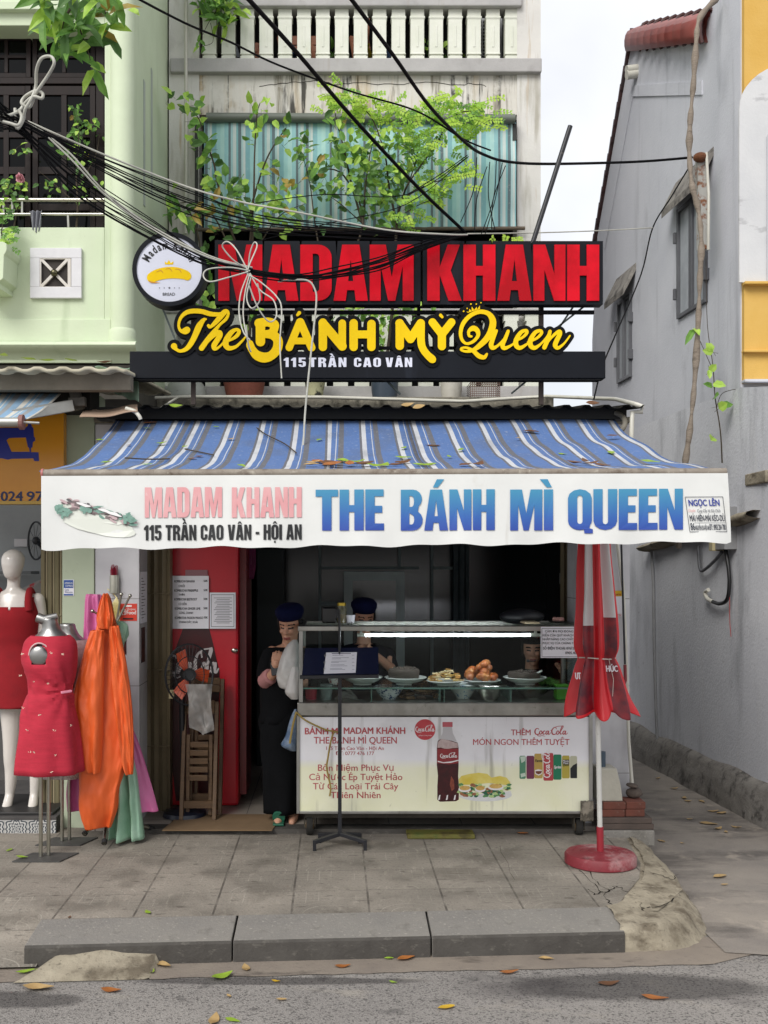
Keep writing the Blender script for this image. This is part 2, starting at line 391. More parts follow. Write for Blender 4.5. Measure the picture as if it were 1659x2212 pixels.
def tile_paving():
    m, n, l, b = nodes_of('tile_paving'); x = NX(n, l)
    t = n.new('ShaderNodeNewGeometry'); sp = n.new('ShaderNodeSeparateXYZ'); l.new(t.outputs['Position'], sp.inputs[0])
    u = x.m('FRACT', x.m('DIVIDE', x.m('ADD', sp.outputs[0], 4.267), .405)); yy = x.m('SUBTRACT', sp.outputs[1], x.m('MULTIPLY', sp.outputs[0], .06)); v = x.m('FRACT', x.m('DIVIDE', x.m('SUBTRACT', yy, 5.565), .392))
    iu = x.m('FLOOR', x.m('DIVIDE', x.m('ADD', sp.outputs[0], 4.267), .405)); iv = x.m('FLOOR', x.m('DIVIDE', x.m('SUBTRACT', yy, 5.565), .392))
    du = x.m('MINIMUM', u, x.m('SUBTRACT', 1, u)); dv = x.m('MINIMUM', v, x.m('SUBTRACT', 1, v))
    gap = x.m('MAXIMUM', x.m('LESS_THAN', du, .014), x.m('MULTIPLY', x.m('LESS_THAN', dv, .009), .65))
    rr = x.m('SQRT', x.m('ADD', x.m('POWER', x.m('SUBTRACT', u, .5), 2), x.m('POWER', x.m('SUBTRACT', v, 0), 2)))
    ring = x.m('LESS_THAN', x.m('ABSOLUTE', x.m('SUBTRACT', x.m('FRACT', x.m('MULTIPLY', rr, 7)), .5)), .055)
    ring = x.m('MULTIPLY', ring, x.m('LESS_THAN', rr, .5))
    bu = x.m('FRACT', x.m('MULTIPLY', u, 6)); bv = x.m('FRACT', x.m('MULTIPLY', v, 9))
    br = x.m('MAXIMUM', x.m('LESS_THAN', bu, .07), x.m('LESS_THAN', bv, .1)); br = x.m('MULTIPLY', br, x.m('GREATER_THAN', rr, .56))
    wear = x.noise(t.outputs['Position'], 5, .45, .62)
    pat = x.m('MULTIPLY', x.m('MAXIMUM', ring, br), wear)
    big = x.noise(t.outputs['Position'], 1.6, .35, .65)
    c = x.mix(big, hexc('#777168'), hexc('#989085'))
    tv = n.new('ShaderNodeTexWhiteNoise'); tv.noise_dimensions = '2D'; cb = n.new('ShaderNodeCombineXYZ'); l.new(iu, cb.inputs[0]); l.new(iv, cb.inputs[1]); l.new(cb.outputs[0], tv.inputs['Vector'])
    c = x.mix(x.m('MULTIPLY', tv.outputs['Value'], .22), c, hexc('#55514c'))
    c = x.mix(x.m('MULTIPLY', x.noise(t.outputs['Position'], 130, .35, .75, det=3), .5), c, hexc('#928d84'))
    c = x.mix(x.m('MULTIPLY', x.noise(t.outputs['Position'], 60, .55, .75, det=4), .55), c, hexc('#4b4844'))
    c = x.mix(x.m('MULTIPLY', pat, .34), c, hexc('#b9b3a7'))
    c = x.mix(x.m('MULTIPLY', x.noise(t.outputs['Position'], 3.1, .52, .64), .4), c, hexc('#4f4a42')); c = x.mix(x.m('MULTIPLY', x.noise(t.outputs['Position'], 22, .6, .68, sv=(1, .35, 1), det=8), .16), c, hexc('#bdb6a8')); c = x.mix(x.m('MULTIPLY', x.noise(t.outputs['Position'], 26, .62, .68, sv=(.4, 1, 1), det=8), .55), c, hexc('#443f39'))
    c = x.mix(x.m('MULTIPLY', x.m('MULTIPLY', gap, x.noise(t.outputs['Position'], 7, .25, .6)), .8), c, hexc('#46413c'))
    l.new(c, b.inputs['Base Color']); b.inputs['Roughness'].default_value = .85; b.inputs['Specular IOR Level'].default_value = .25
    h = x.m('SUBTRACT', x.m('ADD', x.noise(t.outputs['Position'], 80), x.m('MULTIPLY', pat, .8)), x.m('MULTIPLY', gap, 3)); x.bump(h, .35, b, .004)
    return m
def asphalt():
    m, n, l, b = nodes_of('asphalt'); x = NX(n, l); t = n.new('ShaderNodeNewGeometry'); p = t.outputs['Position']
    c = x.mix(x.noise(p, .9, .35, .65), hexc('#7b7774'), hexc('#938e89'))
    c = x.mix(x.m('MULTIPLY', x.noise(p, 170, .42, .62, det=2), .55), c, hexc('#a39f99'))
    c = x.mix(x.m('MULTIPLY', x.noise(p, 95, .52, .66, det=3), .75), c, hexc('#3c3a39'))
    c = x.mix(x.m('MULTIPLY', x.noise(p, 1.3, .56, .68, sv=(1, 1.8, 1)), .55), c, hexc('#474344'))
    c = x.mix(x.m('MULTIPLY', x.noise(p, 7, .62, .7), .45), c, hexc('#3b3939'))
    c = x.mix(x.m('MULTIPLY', x.noise(p, 2.3, .6, .7, sv=(1, 2.2, 1)), .5), c, hexc('#a49d92'))
    s = n.new('ShaderNodeSeparateXYZ'); l.new(p, s.inputs[0]); wob = x.m('MULTIPLY', x.m('SUBTRACT', x.noise(p, 5, 0, 1), .5), 1.1)
    for cx, cy, rx, ry in ((1.42, 4.93, .62, .17), (-.25, 5.0, .7, .05), (-1.5, 4.78, .42, .10), (2.6, 5.05, .5, .1)):     # damp stains
        e = x.m('ADD', x.m('POWER', x.m('DIVIDE', x.m('SUBTRACT', s.outputs[0], cx), rx), 2), x.m('POWER', x.m('DIVIDE', x.m('SUBTRACT', s.outputs[1], cy), ry), 2))
        k = n.new('ShaderNodeMapRange'); k.inputs['From Min'].default_value = 1.1; k.inputs['From Max'].default_value = .6; k.inputs['To Max'].default_value = .62; l.new(x.m('ADD', e, wob), k.inputs['Value']); c = x.mix(k.outputs[0], c, hexc('#2e2b2c'))
    l.new(c, b.inputs['Base Color']); b.inputs['Roughness'].default_value = .9; b.inputs['Specular IOR Level'].default_value = .2
    x.bump(x.noise(p, 150, .3, .7, det=3), .6, b, .006); return m
CONC = pm('concrete', '#7a7773', '#8a867f', 2.5, .9, bump=.5, bscale=70, layers=[('#5b5852', (9, 9, 9), .55, .7, .55), ('#bdb8ac', (55, 55, 55), .58, .72, .5), ('#4f4c48', (110, 110, 110), .6, .72, .6)], spec=.2)
PATH = pm('alley_concrete', '#958d83', '#7a746f', 1.6, .9, bump=.6, bscale=60, layers=[('#4c4846', (1.2, 2.4, 1), .5, .64, .7), ('#b1a698', (3, 3, 3), .58, .7, .6), ('#3d3a38', (120, 120, 120), .58, .72, .6), ('#a9a298', (170, 170, 170), .56, .7, .4)], spec=.2)
GUT = pm('gutter_concrete', '#8d8377', '#786f67', 3, .9, bump=.5, bscale=60, layers=[('#4d4742', (2.2, 6, 1), .57, .68, .8), ('#595450', (40, 40, 40), .6, .72, .6)], spec=.2)
BROKEN = pm('broken_concrete', '#a59c8a', '#7d7566', 4, .95, bump=.9, bscale=28, layers=[('#5a5145', (6, 6, 9), .5, .64, .8), ('#3b362f', (38, 38, 38), .58, .7, .6)], spec=.15)
DARK = pm('dark_crack', '#2c2926', rough=1, spec=.05)

def G(x, y, z=0.0):                          # point on a level surface
    Y = FPX * (CAM - z) / (y - VY); return Vector((PX(x, Y), Y, z))
def SK(x, y): return y + .068*x*min(1, max(0, (7.2-y)/1.5))      # kerb line runs slightly askew to the facades
def skew(mb): mb.v = [(x, SK(x, y), z) for x, y, z in mb.v]; return mb
def strip(mb, pts, w, z):                    # thin crack lying on a level surface
    pts = [G(x, y, z)+Vector((rnd.uniform(-.012, .012), rnd.uniform(-.012, .012), 0)) for x, y in smooth_path(pts, 4)]
    for a, b in zip(pts[:-1], pts[1:]):
        d = (b - a); q = Vector((-d.y, d.x, 0)).normalized() * w * rnd.uniform(.15, .8)
        mb.add([a - q, a + q, b + q*.8, b - q*.8], [(0, 1, 2, 3)])

# ------------------------------------------------------------------ ground
mb = MB(); mb.add([(-60, -40, -.131), (60, -40, -.131), (60, 90, -.131), (-60, 90, -.131)], [(0, 1, 2, 3)])
mb.build('road', asphalt(), kind='structure')
mb = MB(); rng = random.Random(3)
front = [(-6 + i*.08, 5.075 + rng.uniform(-.008, .008)) for i in range(98)] + [(1.84, 5.08), (2.1, 5.2), (2.6, 5.28)]
vs = [(a, b, -.127) for a, b in front] + [(a, 5.45, -.127) for a, b in front]; k = len(front)
mb.add(vs, [(i, i+1, k+i+1, k+i) for i in range(k-1)]); skew(mb).build('gutter', GUT, kind='structure')
mb = MB(); mb.add([(1.95, 5.35, -.123), (2.75, 5.2, -.123), (4.6, 5.2, -.123), (4.6, 8.5, -.123), (3.3, 16, -.123), (1.9, 16, -.123)], [(0,1,2,3,4,5)])
mb.build('path', PATH, kind='structure')

mb = MB()                                    # sidewalk slab, ramp at its open end
edge = [(1.46, 5.565), (1.52, 5.62), (1.62, 5.82), (1.76, 6.1), (1.86, 6.45), (1.95, 7.2), (2.02, 7.42)]
top = [(-1.5, 5.565)] + edge + [(-6, 7.42), (-6, 5.95), (-1.62, 5.95)]
mb.add([(a, SK(a, b), 0) for a, b in top], [tuple(range(len(top)))]); mb.mi = 2; mb.add([(1.4, 5.62, -.004), (1.7, 5.62, -.004), (1.95, 6.0, -.004), (2.02, 7.42, -.004), (1.4, 7.42, -.004)], [(0,1,2,3,4)])
mb.mi = 1
strip(mb, [(1268, 1878), (1290, 1905), (1320, 1925)], .006, .0012)
for c in ([(1255, 1880), (1276, 1904), (1300, 1926), (1318, 1922), (1330, 1914), (1352, 1924), (1372, 1936), (1385, 1956), (1392, 1966)], [(1318, 1922), (1306, 1938), (1322, 1952), (1330, 1966)],
          [(1390, 1882), (1430, 1892), (1452, 1900), (1462, 1890)], [(1300, 1926), (1285, 1932), (1272, 1920)], [(1395, 1962), (1440, 1952), (1470, 1930)]):
    strip(mb, c, .006, .0015)
for c in ([(540, 1816), (700, 1812)], [(1080, 1826), (1110, 1900)]): strip(mb, c, .0015, .0012)
mb.build('pavement', [tile_paving(), DARK, BROKEN], kind='structure')
mb = MB(); mb.grid(lambda u, v: (-6 + u*4.58, 5.95 - v*.72, 0.0 - .118*v**1.2 - .004*math.sin(v*30)), 30, 18); skew(mb).build('pavement', MATS['tile_paving'], kind='structure', smooth=True)

for i, (a, b) in enumerate([(-1.485, -.497), (-.487, .478), (.488, 1.455)]):   # kerb stones
    mb = MB(); mb.prismx([(5.565, .004), (5.272, -.026), (5.262, -.038), (5.256, -.2), (5.565, -.2)], a, b); mb.m = [0, 0, 0, 1, 1, 0, 0]; skew(mb)
    mb.build('kerb', [CONC, pm('kerb_grime_and_shade', '#55524e', '#44413e', 5, .95, bump=.5, bscale=60, layers=[('#77736c', (14, 14, 30), .58, .72, .6)], spec=.15)], kind='structure', bevel=.005)
mb = MB()                                    # broken, rounded corner of the kerb
inn = [(1.445, 5.58), (1.54, 5.64), (1.64, 5.84), (1.78, 6.1), (1.88, 6.45), (1.93, 6.8), (1.96, 7.2)]
mid = [(1.445, 5.29), (1.64, 5.33), (1.78, 5.5), (1.9, 5.75), (1.97, 6.1), (2.01, 6.5), (2.03, 7.2)]
out = [(1.445, 5.26), (1.70, 5.27), (1.88, 5.36), (2.01, 5.62), (2.05, 6.1), (2.08, 6.5), (2.09, 7.2)]
pi, pm_, po = smooth_path(inn, 10), smooth_path(mid, 10), smooth_path(out, 10)
def corner(u, v):
    i = min(int(round(u*(len(pi)-1))), len(pi)-1)
    if v < .45: t = v/.45; x, y, z = pi[i][0]+(pm_[i][0]-pi[i][0])*t, pi[i][1]+(pm_[i][1]-pi[i][1])*t, .006-.018*t
    else: t = (v-.45)/.55; x, y, z = pm_[i][0]+(po[i][0]-pm_[i][0])*t**.7, pm_[i][1]+(po[i][1]-pm_[i][1])*t**.7, -.012-.135*t
    nv = noise.noise_vector(Vector((x, y, z))*9)*.014 + noise.noise_vector(Vector((x, y, z))*27)*.008
    return (x+nv.x, SK(x, y)+nv.y, z+nv.z*(1 if v > .1 else .2))
mb.grid(corner, len(pi)-1, 16); mb.build('kerb', BROKEN, kind='structure', smooth=60)
mb = MB()                                    # mortar wedge in front of the kerb
def wedge(u, v):
    x = -1.36 + u*.5 - .12*(1-v)*(1-u) + .03*v; y = 5.07 + v*.24; z = -.126 + .085*v**.8*(1-.35*abs(u-.5)*2) + noise.noise(Vector((x*14, y*14, 2)))*.012
    if u in (0, 1) or v == 0: z = -.127
    return (x, y, z)
mb.grid(wedge, 22, 12); skew(mb).build('pavement', BROKEN, kind='structure', smooth=70)

# ------------------------------------------------------------------ facade of the shophouse
HX0, HX1, FY, UY = -1.64, 2.04, 7.4, 10.5
PLAST = pm('white_plaster', '#dbd9d4', '#c9c7c3', 2, .85, bump=.2, bscale=50, layers=[('#96907f', (7, 7, .8), .53, .68, .65), ('#a98a58', (9, 9, .7), .6, .7, .6), ('#8b8883', (2, 2, 2), .6, .75, .4)], spec=.25)
FRIEZE = pm('stained_frieze', '#d6d3cc', '#c6c2ba', 2, .85, bump=.25, bscale=50, layers=[('#b3965f', (5, 5, .5), .5, .66, .65), ('#77705f', (9, 9, .8), .52, .62, .8), ('#2b2a27', (15, 15, 1.1), .545, .62, .9), ('#d9d6cf', (3, 3, 3), .52, .6, .7)], spec=.25)
LEDGE = pm('grey_ledge', '#b4b2b1', '#a09e9d', 3, .85, bump=.25, bscale=60, layers=[('#8d8273', (8, 8, .9), .6, .74, .5), ('#8b8886', (5, 5, 5), .58, .72, .4)], spec=.25)
BAL = pm('baluster_white', '#dcddd3', '#cfd2c4', 5, .8, bump=.15, bscale=60, layers=[('#b9a87a', (14, 14, 2), .64, .78, .5), ('#8b887d', (30, 30, 9), .66, .78, .4)], spec=.3)
MOSSC = pm('mossy_concrete', '#8b867a', '#6c685e', 6, .95, bump=.7, bscale=40, layers=[('#2f2e29', (9, 9, 5), .5, .66, .8), ('#b3ab97', (24, 24, 18), .58, .7, .5)], spec=.15)
def tilewall(name, w, h, c1, c2, line, off=(0, 0, 0), rough=.25, lw=.006):
    m, n, l, b = nodes_of(name); x = NX(n, l); t = n.new('ShaderNodeNewGeometry'); sp = n.new('ShaderNodeSeparateXYZ'); l.new(t.outputs['Position'], sp.inputs[0])
    z = x.m('FRACT', x.m('DIVIDE', x.m('ADD', sp.outputs[2], off[2]), h))
    c = x.mix(x.noise(t.outputs['Position'], 3, .3, .7, sv=(1, 1, 1.6)), hexc(c1), hexc(c2))
    c = x.mix(x.m('MULTIPLY', x.noise(t.outputs['Position'], 2.2, .53, .6, sv=(2, 2, .8), det=9), .3), c, hexc('#9b9a9c'))
    g = x.m('LESS_THAN', z, lw/h)
    if w:
        u = x.m('FRACT', x.m('DIVIDE', x.m('ADD', sp.outputs[0], off[0]), w)); g = x.m('MAXIMUM', g, x.m('LESS_THAN', u, lw/w))
    c = x.mix(g, c, hexc(line)); l.new(c, b.inputs['Base Color']); b.inputs['Roughness'].default_value = rough; return m
MARBLE = tilewall('white_wall_tile', None, .6, '#cbcacd', '#b9b8bc', '#8f8d8c', (0, 0, .23))
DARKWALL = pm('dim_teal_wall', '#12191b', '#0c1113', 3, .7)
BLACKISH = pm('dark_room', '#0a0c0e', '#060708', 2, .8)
def flooring():
    m, n, l, b = nodes_of('floor_tile'); x = NX(n, l); t = n.new('ShaderNodeNewGeometry'); sp = n.new('ShaderNodeSeparateXYZ'); l.new(t.outputs['Position'], sp.inputs[0])
    a = x.m('FRACT', x.m('DIVIDE', x.m('ADD', sp.outputs[0], .62), .5)); d = x.m('FRACT', x.m('DIVIDE', sp.outputs[1], .5))
    g = x.m('MAXIMUM', x.m('LESS_THAN', a, .012), x.m('LESS_THAN', d, .012))
    c = x.mix(x.noise(t.outputs['Position'], 4), hexc('#a49c92'), hexc('#8f887f')); c = x.mix(g, c, hexc('#3b3733')); l.new(c, b.inputs['Base Color']); b.inputs['Roughness'].default_value = .35; return m

house = thing('shophouse', 'narrow grey shophouse with stained balcony band and open dark shop below', 'building', (.2, FY, 0))
mb = MB(); mb.box(HX0, PX(301, FY), FY, 7.72, -.05, 2.78); mb.build('pillar', MARBLE, house, bevel=.006)
mb = MB(); mb.box(PX(1247, FY), HX1, FY, 7.72, -.05, 2.78); mb.build('pillar', MARBLE, house, bevel=.006)
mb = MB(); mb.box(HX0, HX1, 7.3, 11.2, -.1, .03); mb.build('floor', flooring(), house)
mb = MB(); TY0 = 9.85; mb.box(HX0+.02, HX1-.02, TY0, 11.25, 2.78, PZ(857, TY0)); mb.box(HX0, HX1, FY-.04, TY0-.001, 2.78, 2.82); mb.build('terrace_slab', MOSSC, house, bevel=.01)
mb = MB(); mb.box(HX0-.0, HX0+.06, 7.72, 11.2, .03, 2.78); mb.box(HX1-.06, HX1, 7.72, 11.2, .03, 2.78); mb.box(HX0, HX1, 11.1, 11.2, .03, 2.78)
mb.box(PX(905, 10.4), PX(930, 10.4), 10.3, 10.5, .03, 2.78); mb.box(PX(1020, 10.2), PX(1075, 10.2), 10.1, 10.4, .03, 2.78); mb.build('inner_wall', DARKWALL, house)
# terrace parapet with short balusters behind the pots
mb = MB(); mb.box(HX0+.02, HX1-.02, 10.33, 10.43, PZ(857, TY0), PZ(834, 10.33)); mb.build('terrace_plinth', LEDGE, house, bevel=.006)
mb = MB(); mb.box(HX0+.02, HX1-.02, 10.31, 10.45, PZ(677, 10.33), PZ(667, 10.33)); mb.build('terrace_rail', LEDGE, house, bevel=.008)
x = HX0 + .07; i = 0
while x < HX1:
    mb = MB(); z0, z1 = PZ(834, 10.33)+.001, PZ(677, 10.33)-.001; h = z1-z0
    mb.loft([[(x+sx*w, 10.38+sy*.045, z0+h*t) for sx, sy in ((-1,-1),(1,-1),(1,1),(-1,1))] for t, w in ((0,.07),(.1,.07),(.1,.055),(.2,.062),(.8,.062),(.9,.055),(.9,.07),(1,.07))]); mb.build('terrace_baluster', BAL, house); x += .205
# upper storeys
UL, UR = -1.605, PX(1168, UY)
OL, OR = PX(430, UY), PX(1117, UY); ZO = PZ(246, UY)
ZB0, ZB1 = PZ(161, UY), PZ(131, UY)
for a_, b_ in ((UL, OL), (OR, UR)): mb = MB(); mb.box(a_, b_, UY, UY+.25, 2.97, 8.2); mb.build('wall', PLAST, house)
mb = MB(); mb.box(OL, OR, UY+.02, UY+.27, ZO, ZB0); mb.mi = 1
pts = [(560, 187), (580, 183), (610, 180), (650, 177), (690, 176), (730, 183), (775, 178), (830, 183), (885, 180), (930, 178), (985, 184), (1020, 181), (1050, 186)]
pts = [(a, b+rng.uniform(-2, 2)) for a, b in smooth_path(pts, 4)]
for a, b in zip(pts[:-1], pts[1:]):
    y = UY+.018; mb.add([(PX(a[0], y), y, PZ(a[1]-.7, y)), (PX(b[0], y), y, PZ(b[1]-.7, y)), (PX(b[0], y), y, PZ(b[1]+.7, y)), (PX(a[0], y), y, PZ(a[1]+.7, y))], [(0,1,2,3)])
mb.build('balcony_band', [FRIEZE, DARK], house)
mb = MB(); mb.box(UL+.02, UR, UY-.06, UY+.25, ZB0, ZB1); mb.build('balcony_ledge', LEDGE, house, bevel=.01)
mb = MB(); mb.box(OL-.02, UR-.19, UY-.05, UY+.2, PZ(18, UY), PZ(-40, UY)); mb.build('balcony_rail', LEDGE, house, bevel=.01)
BLW = .155
for i in range(17):
    cx = PX(452 + i*40.9, UY)
    if cx > PX(1112, UY): break
    z0, z1 = ZB1+.001, PZ(18, UY)-.001; H = z1-z0; mb = MB(); y0 = UY+.07
    prof = [(0, .068), (.10, .068), (.10, .056), (.135, .056), (.135, .072), (.165, .066), (.80, .066), (.83, .074), (.86, .074), (.86, .066), (1, .066)]
    mb.loft([[(cx+sx*w, y0+sy*w*.9, z0+H*t) for sx, sy in ((-1,-1),(1,-1),(1,1),(-1,1))] for t, w in prof])
    mb.box(cx-.012, cx+.012, y0-.064, y0-.0585, z0+H*.27, z0+H*.68)
    mb.build('baluster', BAL, house, bevel=.004)
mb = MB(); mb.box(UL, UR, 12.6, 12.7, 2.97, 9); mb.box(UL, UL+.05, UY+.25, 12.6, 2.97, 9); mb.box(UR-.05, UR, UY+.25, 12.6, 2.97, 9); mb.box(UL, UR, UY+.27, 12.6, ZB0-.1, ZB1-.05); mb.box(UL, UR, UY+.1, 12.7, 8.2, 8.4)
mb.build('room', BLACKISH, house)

# ------------------------------------------------------------------ pale green house next door
GREEN = pm('pale_green_plaster', '#bfcaae', '#cbd6bb', 1.6, .75, bump=.15, bscale=40, layers=[('#8ea07d', (5, 5, .6), .6, .76, .4), ('#c3d3b2', (3, 3, .5), .58, .74, .5), ('#8f9080', (12, 12, 8), .68, .76, .5)], spec=.3)
WOODD = pm('dark_door_wood', '#130c0b', '#1f1210', 4, .5, spec=.2, stretch=(6, 6, .6))
GLASSD = pm('dark_glass', '#070808', rough=.08, spec=.18)
STEEL = pm('stainless', '#c2c0b4', '#a5a397', 8, .28, metal=1)
WHITEP = pm('white_paint', '#d4d3d6', '#c6c5c9', 6, .6, bump=.1)
GY = 8.75; GL, GRX, GOR = -5.0, -1.62, PX(226, GY)
gh = thing('green_house', 'pale green plastered house with a half-round corner column and wooden balcony doors', 'building', (-2.5, GY, 3.4))
mb = MB(); mb.box(GL, PX(-120, GY), GY, GY+.3, 3.45, 8.5); mb.box(GOR, PX(240, GY), GY, GY+.3, 3.45, 8.5); mb.box(PX(-120, GY), GOR, GY, GY+.2, 3.45, PZ(491, GY)); mb.box(PX(-120, GY), GOR, GY, GY+.35, PZ(55, GY), 8.5)
mb.box(PX(-120, GY), GOR, GY-.06, GY+.02, PZ(28, GY), PZ(10, GY)); mb.box(PX(-120, GY), PX(240, GY), GY-.02, GY+.01, 3.62, PZ(690, GY))
mb.build('wall', GREEN, gh, bevel=.006)
mb = MB(); mb.box(PX(240, GY)+.001, GRX, GY+.02, 10.7, 3.45, 8.5); mb.build('side_wall', GREEN, gh)
cx = (PX(238, GY)+PX(290, GY))/2; rr = (PX(290, GY)-PX(238, GY))/2
mb = MB(); mb.lathe([(rr, 3.72), (rr, 8.5)], (cx, GY+.02, 0), 32); mb.lathe([(rr*1.1, 3.60), (rr*1.12, 3.62), (rr*1.12, 3.7), (rr*1.03, 3.72), (rr*.9, 3.74)], (cx, GY+.02, 0), 32); mb.build('column', GREEN, gh, smooth=True)
mb = MB()
prof = [(GY-.0, 3.62), (GY-.05, 3.615), (GY-.10, 3.60), (GY-.12, 3.575), (GY-.10, 3.55), (GY-.05, 3.53), (GY-.02, 3.50), (GY+.02, 3.45), (GY+.2, 3.45), (GY+.2, 3.62)]
mb.prismx(prof, GL, GRX+.03); mb.build('cornice', GREEN, gh, smooth=50)
for xx in (311, 327):
    mb = MB(); y = 1.62*FPX/(VX-xx); mb.box(GRX+.001, GRX+.006, y-.035, y+.035, PZ(445 if xx == 311 else 420, y), PZ(175 if xx == 311 else 150, y)); mb.build('wall_slot', pm('slot_grey', '#aab0ab', '#9aa29a', 4, .7), gh)
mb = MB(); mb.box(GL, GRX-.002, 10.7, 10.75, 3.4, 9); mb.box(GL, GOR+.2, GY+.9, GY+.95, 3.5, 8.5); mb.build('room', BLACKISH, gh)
# doors: frame, leaves with glazing
DY = GY+.22
def zz(y): return PZ(y, DY)
def xx_(x): return PX(x, DY)
mb = MB(); mb.box(xx_(-130), xx_(226), DY-.02, DY+.08, zz(75), zz(52)); mb.box(xx_(208), xx_(226), DY-.02, DY+.08, zz(500), zz(75)); mb.box(xx_(-130), xx_(208), DY-.01, DY+.07, zz(182), zz(168)); mb.build('door_frame', WOODD, gh, bevel=.004)
for a, b in ((-128, -42), (-40, 66), (70, 206)):
    d = None; mb = MB()
    for u, v in ((a, a+12), (b-12, b)): mb.box(xx_(u), xx_(v), DY, DY+.05, zz(500), zz(185))
    for t, q in ((185, 205), (285, 297), (360, 376), (440, 455)): mb.box(xx_(a+12), xx_(b-12), DY+.002, DY+.048, zz(q), zz(t))
    m_ = (a+b)/2; mb.box(xx_(m_-6), xx_(m_+6), DY+.001, DY+.049, zz(440), zz(205)); d = mb.build('door', WOODD, gh, bevel=.003)
    mb = MB(); mb.box(xx_(a+6), xx_(b-6), DY+.02, DY+.03, zz(490), zz(190)); mb.build('pane', GLASSD, d)
    mb = MB()
    for u, v in ((a, a+10), (b-10, b)): mb.box(xx_(u), xx_(v), DY, DY+.05, zz(167), zz(76))
    for t, q in ((76, 86), (118, 125), (157, 167)): mb.box(xx_(a+10), xx_(b-10), DY+.002, DY+.048, zz(q), zz(t))
    mb.box(xx_(m_-4), xx_(m_+4), DY+.001, DY+.049, zz(157), zz(86)); w = mb.build('transom_window', WOODD, gh, bevel=.003)
    mb = MB(); mb.box(xx_(a+6), xx_(b-6), DY+.02, DY+.03, zz(162), zz(80)); mb.build('pane', GLASSD, w)
mb = MB(); y = GY+.06
for yy, r in ((432, .018), (463, .013)): mb.tube([(PX(-130, y), y, PZ(yy, y)), (PX(226, y), y, PZ(yy, y))], r, 10)
for k in (8, 27, 48): mb.tube([(PX(k, y), y, PZ(463, y)), (PX(k, y), y, PZ(432, y))], .011, 8)
mb.tube([(PX(148, y), y, PZ(491, y)), (PX(147, y), y, PZ(463, y))], .011, 8); mb.tube([(PX(-60, y), y, PZ(491, y)), (PX(-60, y), y, PZ(463, y))], .011, 8); mb.build('balcony_rail', STEEL, gh, smooth=True)
# square vent with crossed bars
vg = MB(); y = GY
def vx(v): return PX(v, y)
def vz(v): return PZ(v, y)
for a, b, c, d in ((67, 178, 538, 560), (67, 178, 622, 646), (67, 88, 560, 622), (156, 178, 560, 622)): vg.box(vx(a), vx(b), y-.035, y+.0, vz(d), vz(c))
vent = vg.build('wall_vent', WHITEP, gh, bevel=.004)
mb = MB(); mb.box(vx(88), vx(156), y-.004, y+.0, vz(622), vz(560)); mb.build('opening', pm('vent_dark', '#191513', '#3b3531', 3, .8), vent)
mb = MB()
for a, b, c, d in ((84, 91, 555, 628), (148, 155, 555, 628)): mb.box(vx(a), vx(b), y-.03, y-.006, vz(d), vz(c))
for a, b, c, d in ((91, 148, 556, 562), (91, 148, 621, 627)): mb.box(vx(a), vx(b), y-.03, y-.006, vz(d), vz(c))
for a, b in (((91, 562), (148, 621)), ((148, 562), (91, 621))): mb.bar((vx(a[0]), y-.018-.003*(a[0] > 100), vz(a[1])), (vx(b[0]), y-.018-.003*(a[0] > 100), vz(b[1])), .024, .02, up=(0, 1, 0))
mb.build('grille', pm('worn_white_metal', '#d2cfca', '#bfb7ad', 8, .5, layers=[('#8a6a4a', (20, 20, 20), .66, .74, .7)]), vent, bevel=.002)
mb = MB(); mb.ball(((vx(119.5)), y-.035, vz(592)), .03, 16, 10); mb.build('boss', pm('bronze_boss', '#6e6a55', '#55513f', 8, .3, metal=1), vent, smooth=True)
# planter box on the wall
pb = thing('planter_box', 'pale green plastered planter box on the balcony front holding ferns', 'planter', (PX(2, GY), GY-.1, PZ(640, GY)))
mb = MB(); mb.loft([[(PX(a, 8.6), yy, PZ(zv, 8.6)) for a, yy in ((-40, 8.45), (xr, 8.45), (xr+6, GY), (-40, GY))] for xr, zv in ((10, 632), (8, 620), (19, 612), (21, 562), (24, 558), (27, 550), (26, 538), (18, 534))]); mb.build('box', GREEN, pb, bevel=.004)

# ------------------------------------------------------------------ grey house over the alley with yellow front
GREYW = pm('grey_render', '#b9bbc2', '#c6c7cd', 1.2, .85, bump=.3, bscale=45, layers=[('#7d7e84', (4, 4, .35), .56, .72, .45), ('#b9bac0', (6, 6, .5), .62, .76, .4), ('#6c6d72', (2, 2, 1), .58, .74, .35), ('#5f5f62', (60, 60, 30), .68, .76, .5)], spec=.2)
GREYL = pm('grey_render_stained', '#bdbec4', '#cbccd0', 1.2, .88, bump=.45, bscale=40, layers=[('#77787c', (3, 3, .7), .54, .7, .5), ('#c4c3c3', (7, 7, .9), .58, .72, .6), ('#5c5b5c', (26, 26, 18), .64, .74, .55), ('#8c8273', (4, 4, 5), .66, .74, .4)], spec=.2)
PLIN = pm('plinth_concrete', '#8a8680', '#6f6b67', 4, .95, bump=.8, bscale=30, layers=[('#3c3a38', (8, 8, 8), .52, .66, .7), ('#a09a90', (20, 20, 14), .6, .72, .5)], spec=.15)
def WX(Y): return 3.2 - (Y-8.45)*.0506
grey = thing('alley_house', 'tall grey rendered house along the alley with red ridge tiles and a mustard yellow front', 'building', (3.6, 9, -.1))
def wallpoly(mb, poly, off=0, dep=.3):
    n = len(poly); vs = [(WX(y)-off, y, z) for y, z in poly] + [(WX(y)+dep, y, z) for y, z in poly]
    mb.add(vs, [tuple(range(n))] + [(i, i+n, (i+1) % n+n, (i+1) % n) for i in range(n)])
mb = MB(); wallpoly(mb, [(8.45, 3.2), (12.45, 3.2), (12.45, 4.4), (12.25, 5.55), (11.0, 7.25), (9.05, 6.42), (8.95, 8.6), (8.45, 8.6)]); mb.build('side_wall', GREYW, grey)
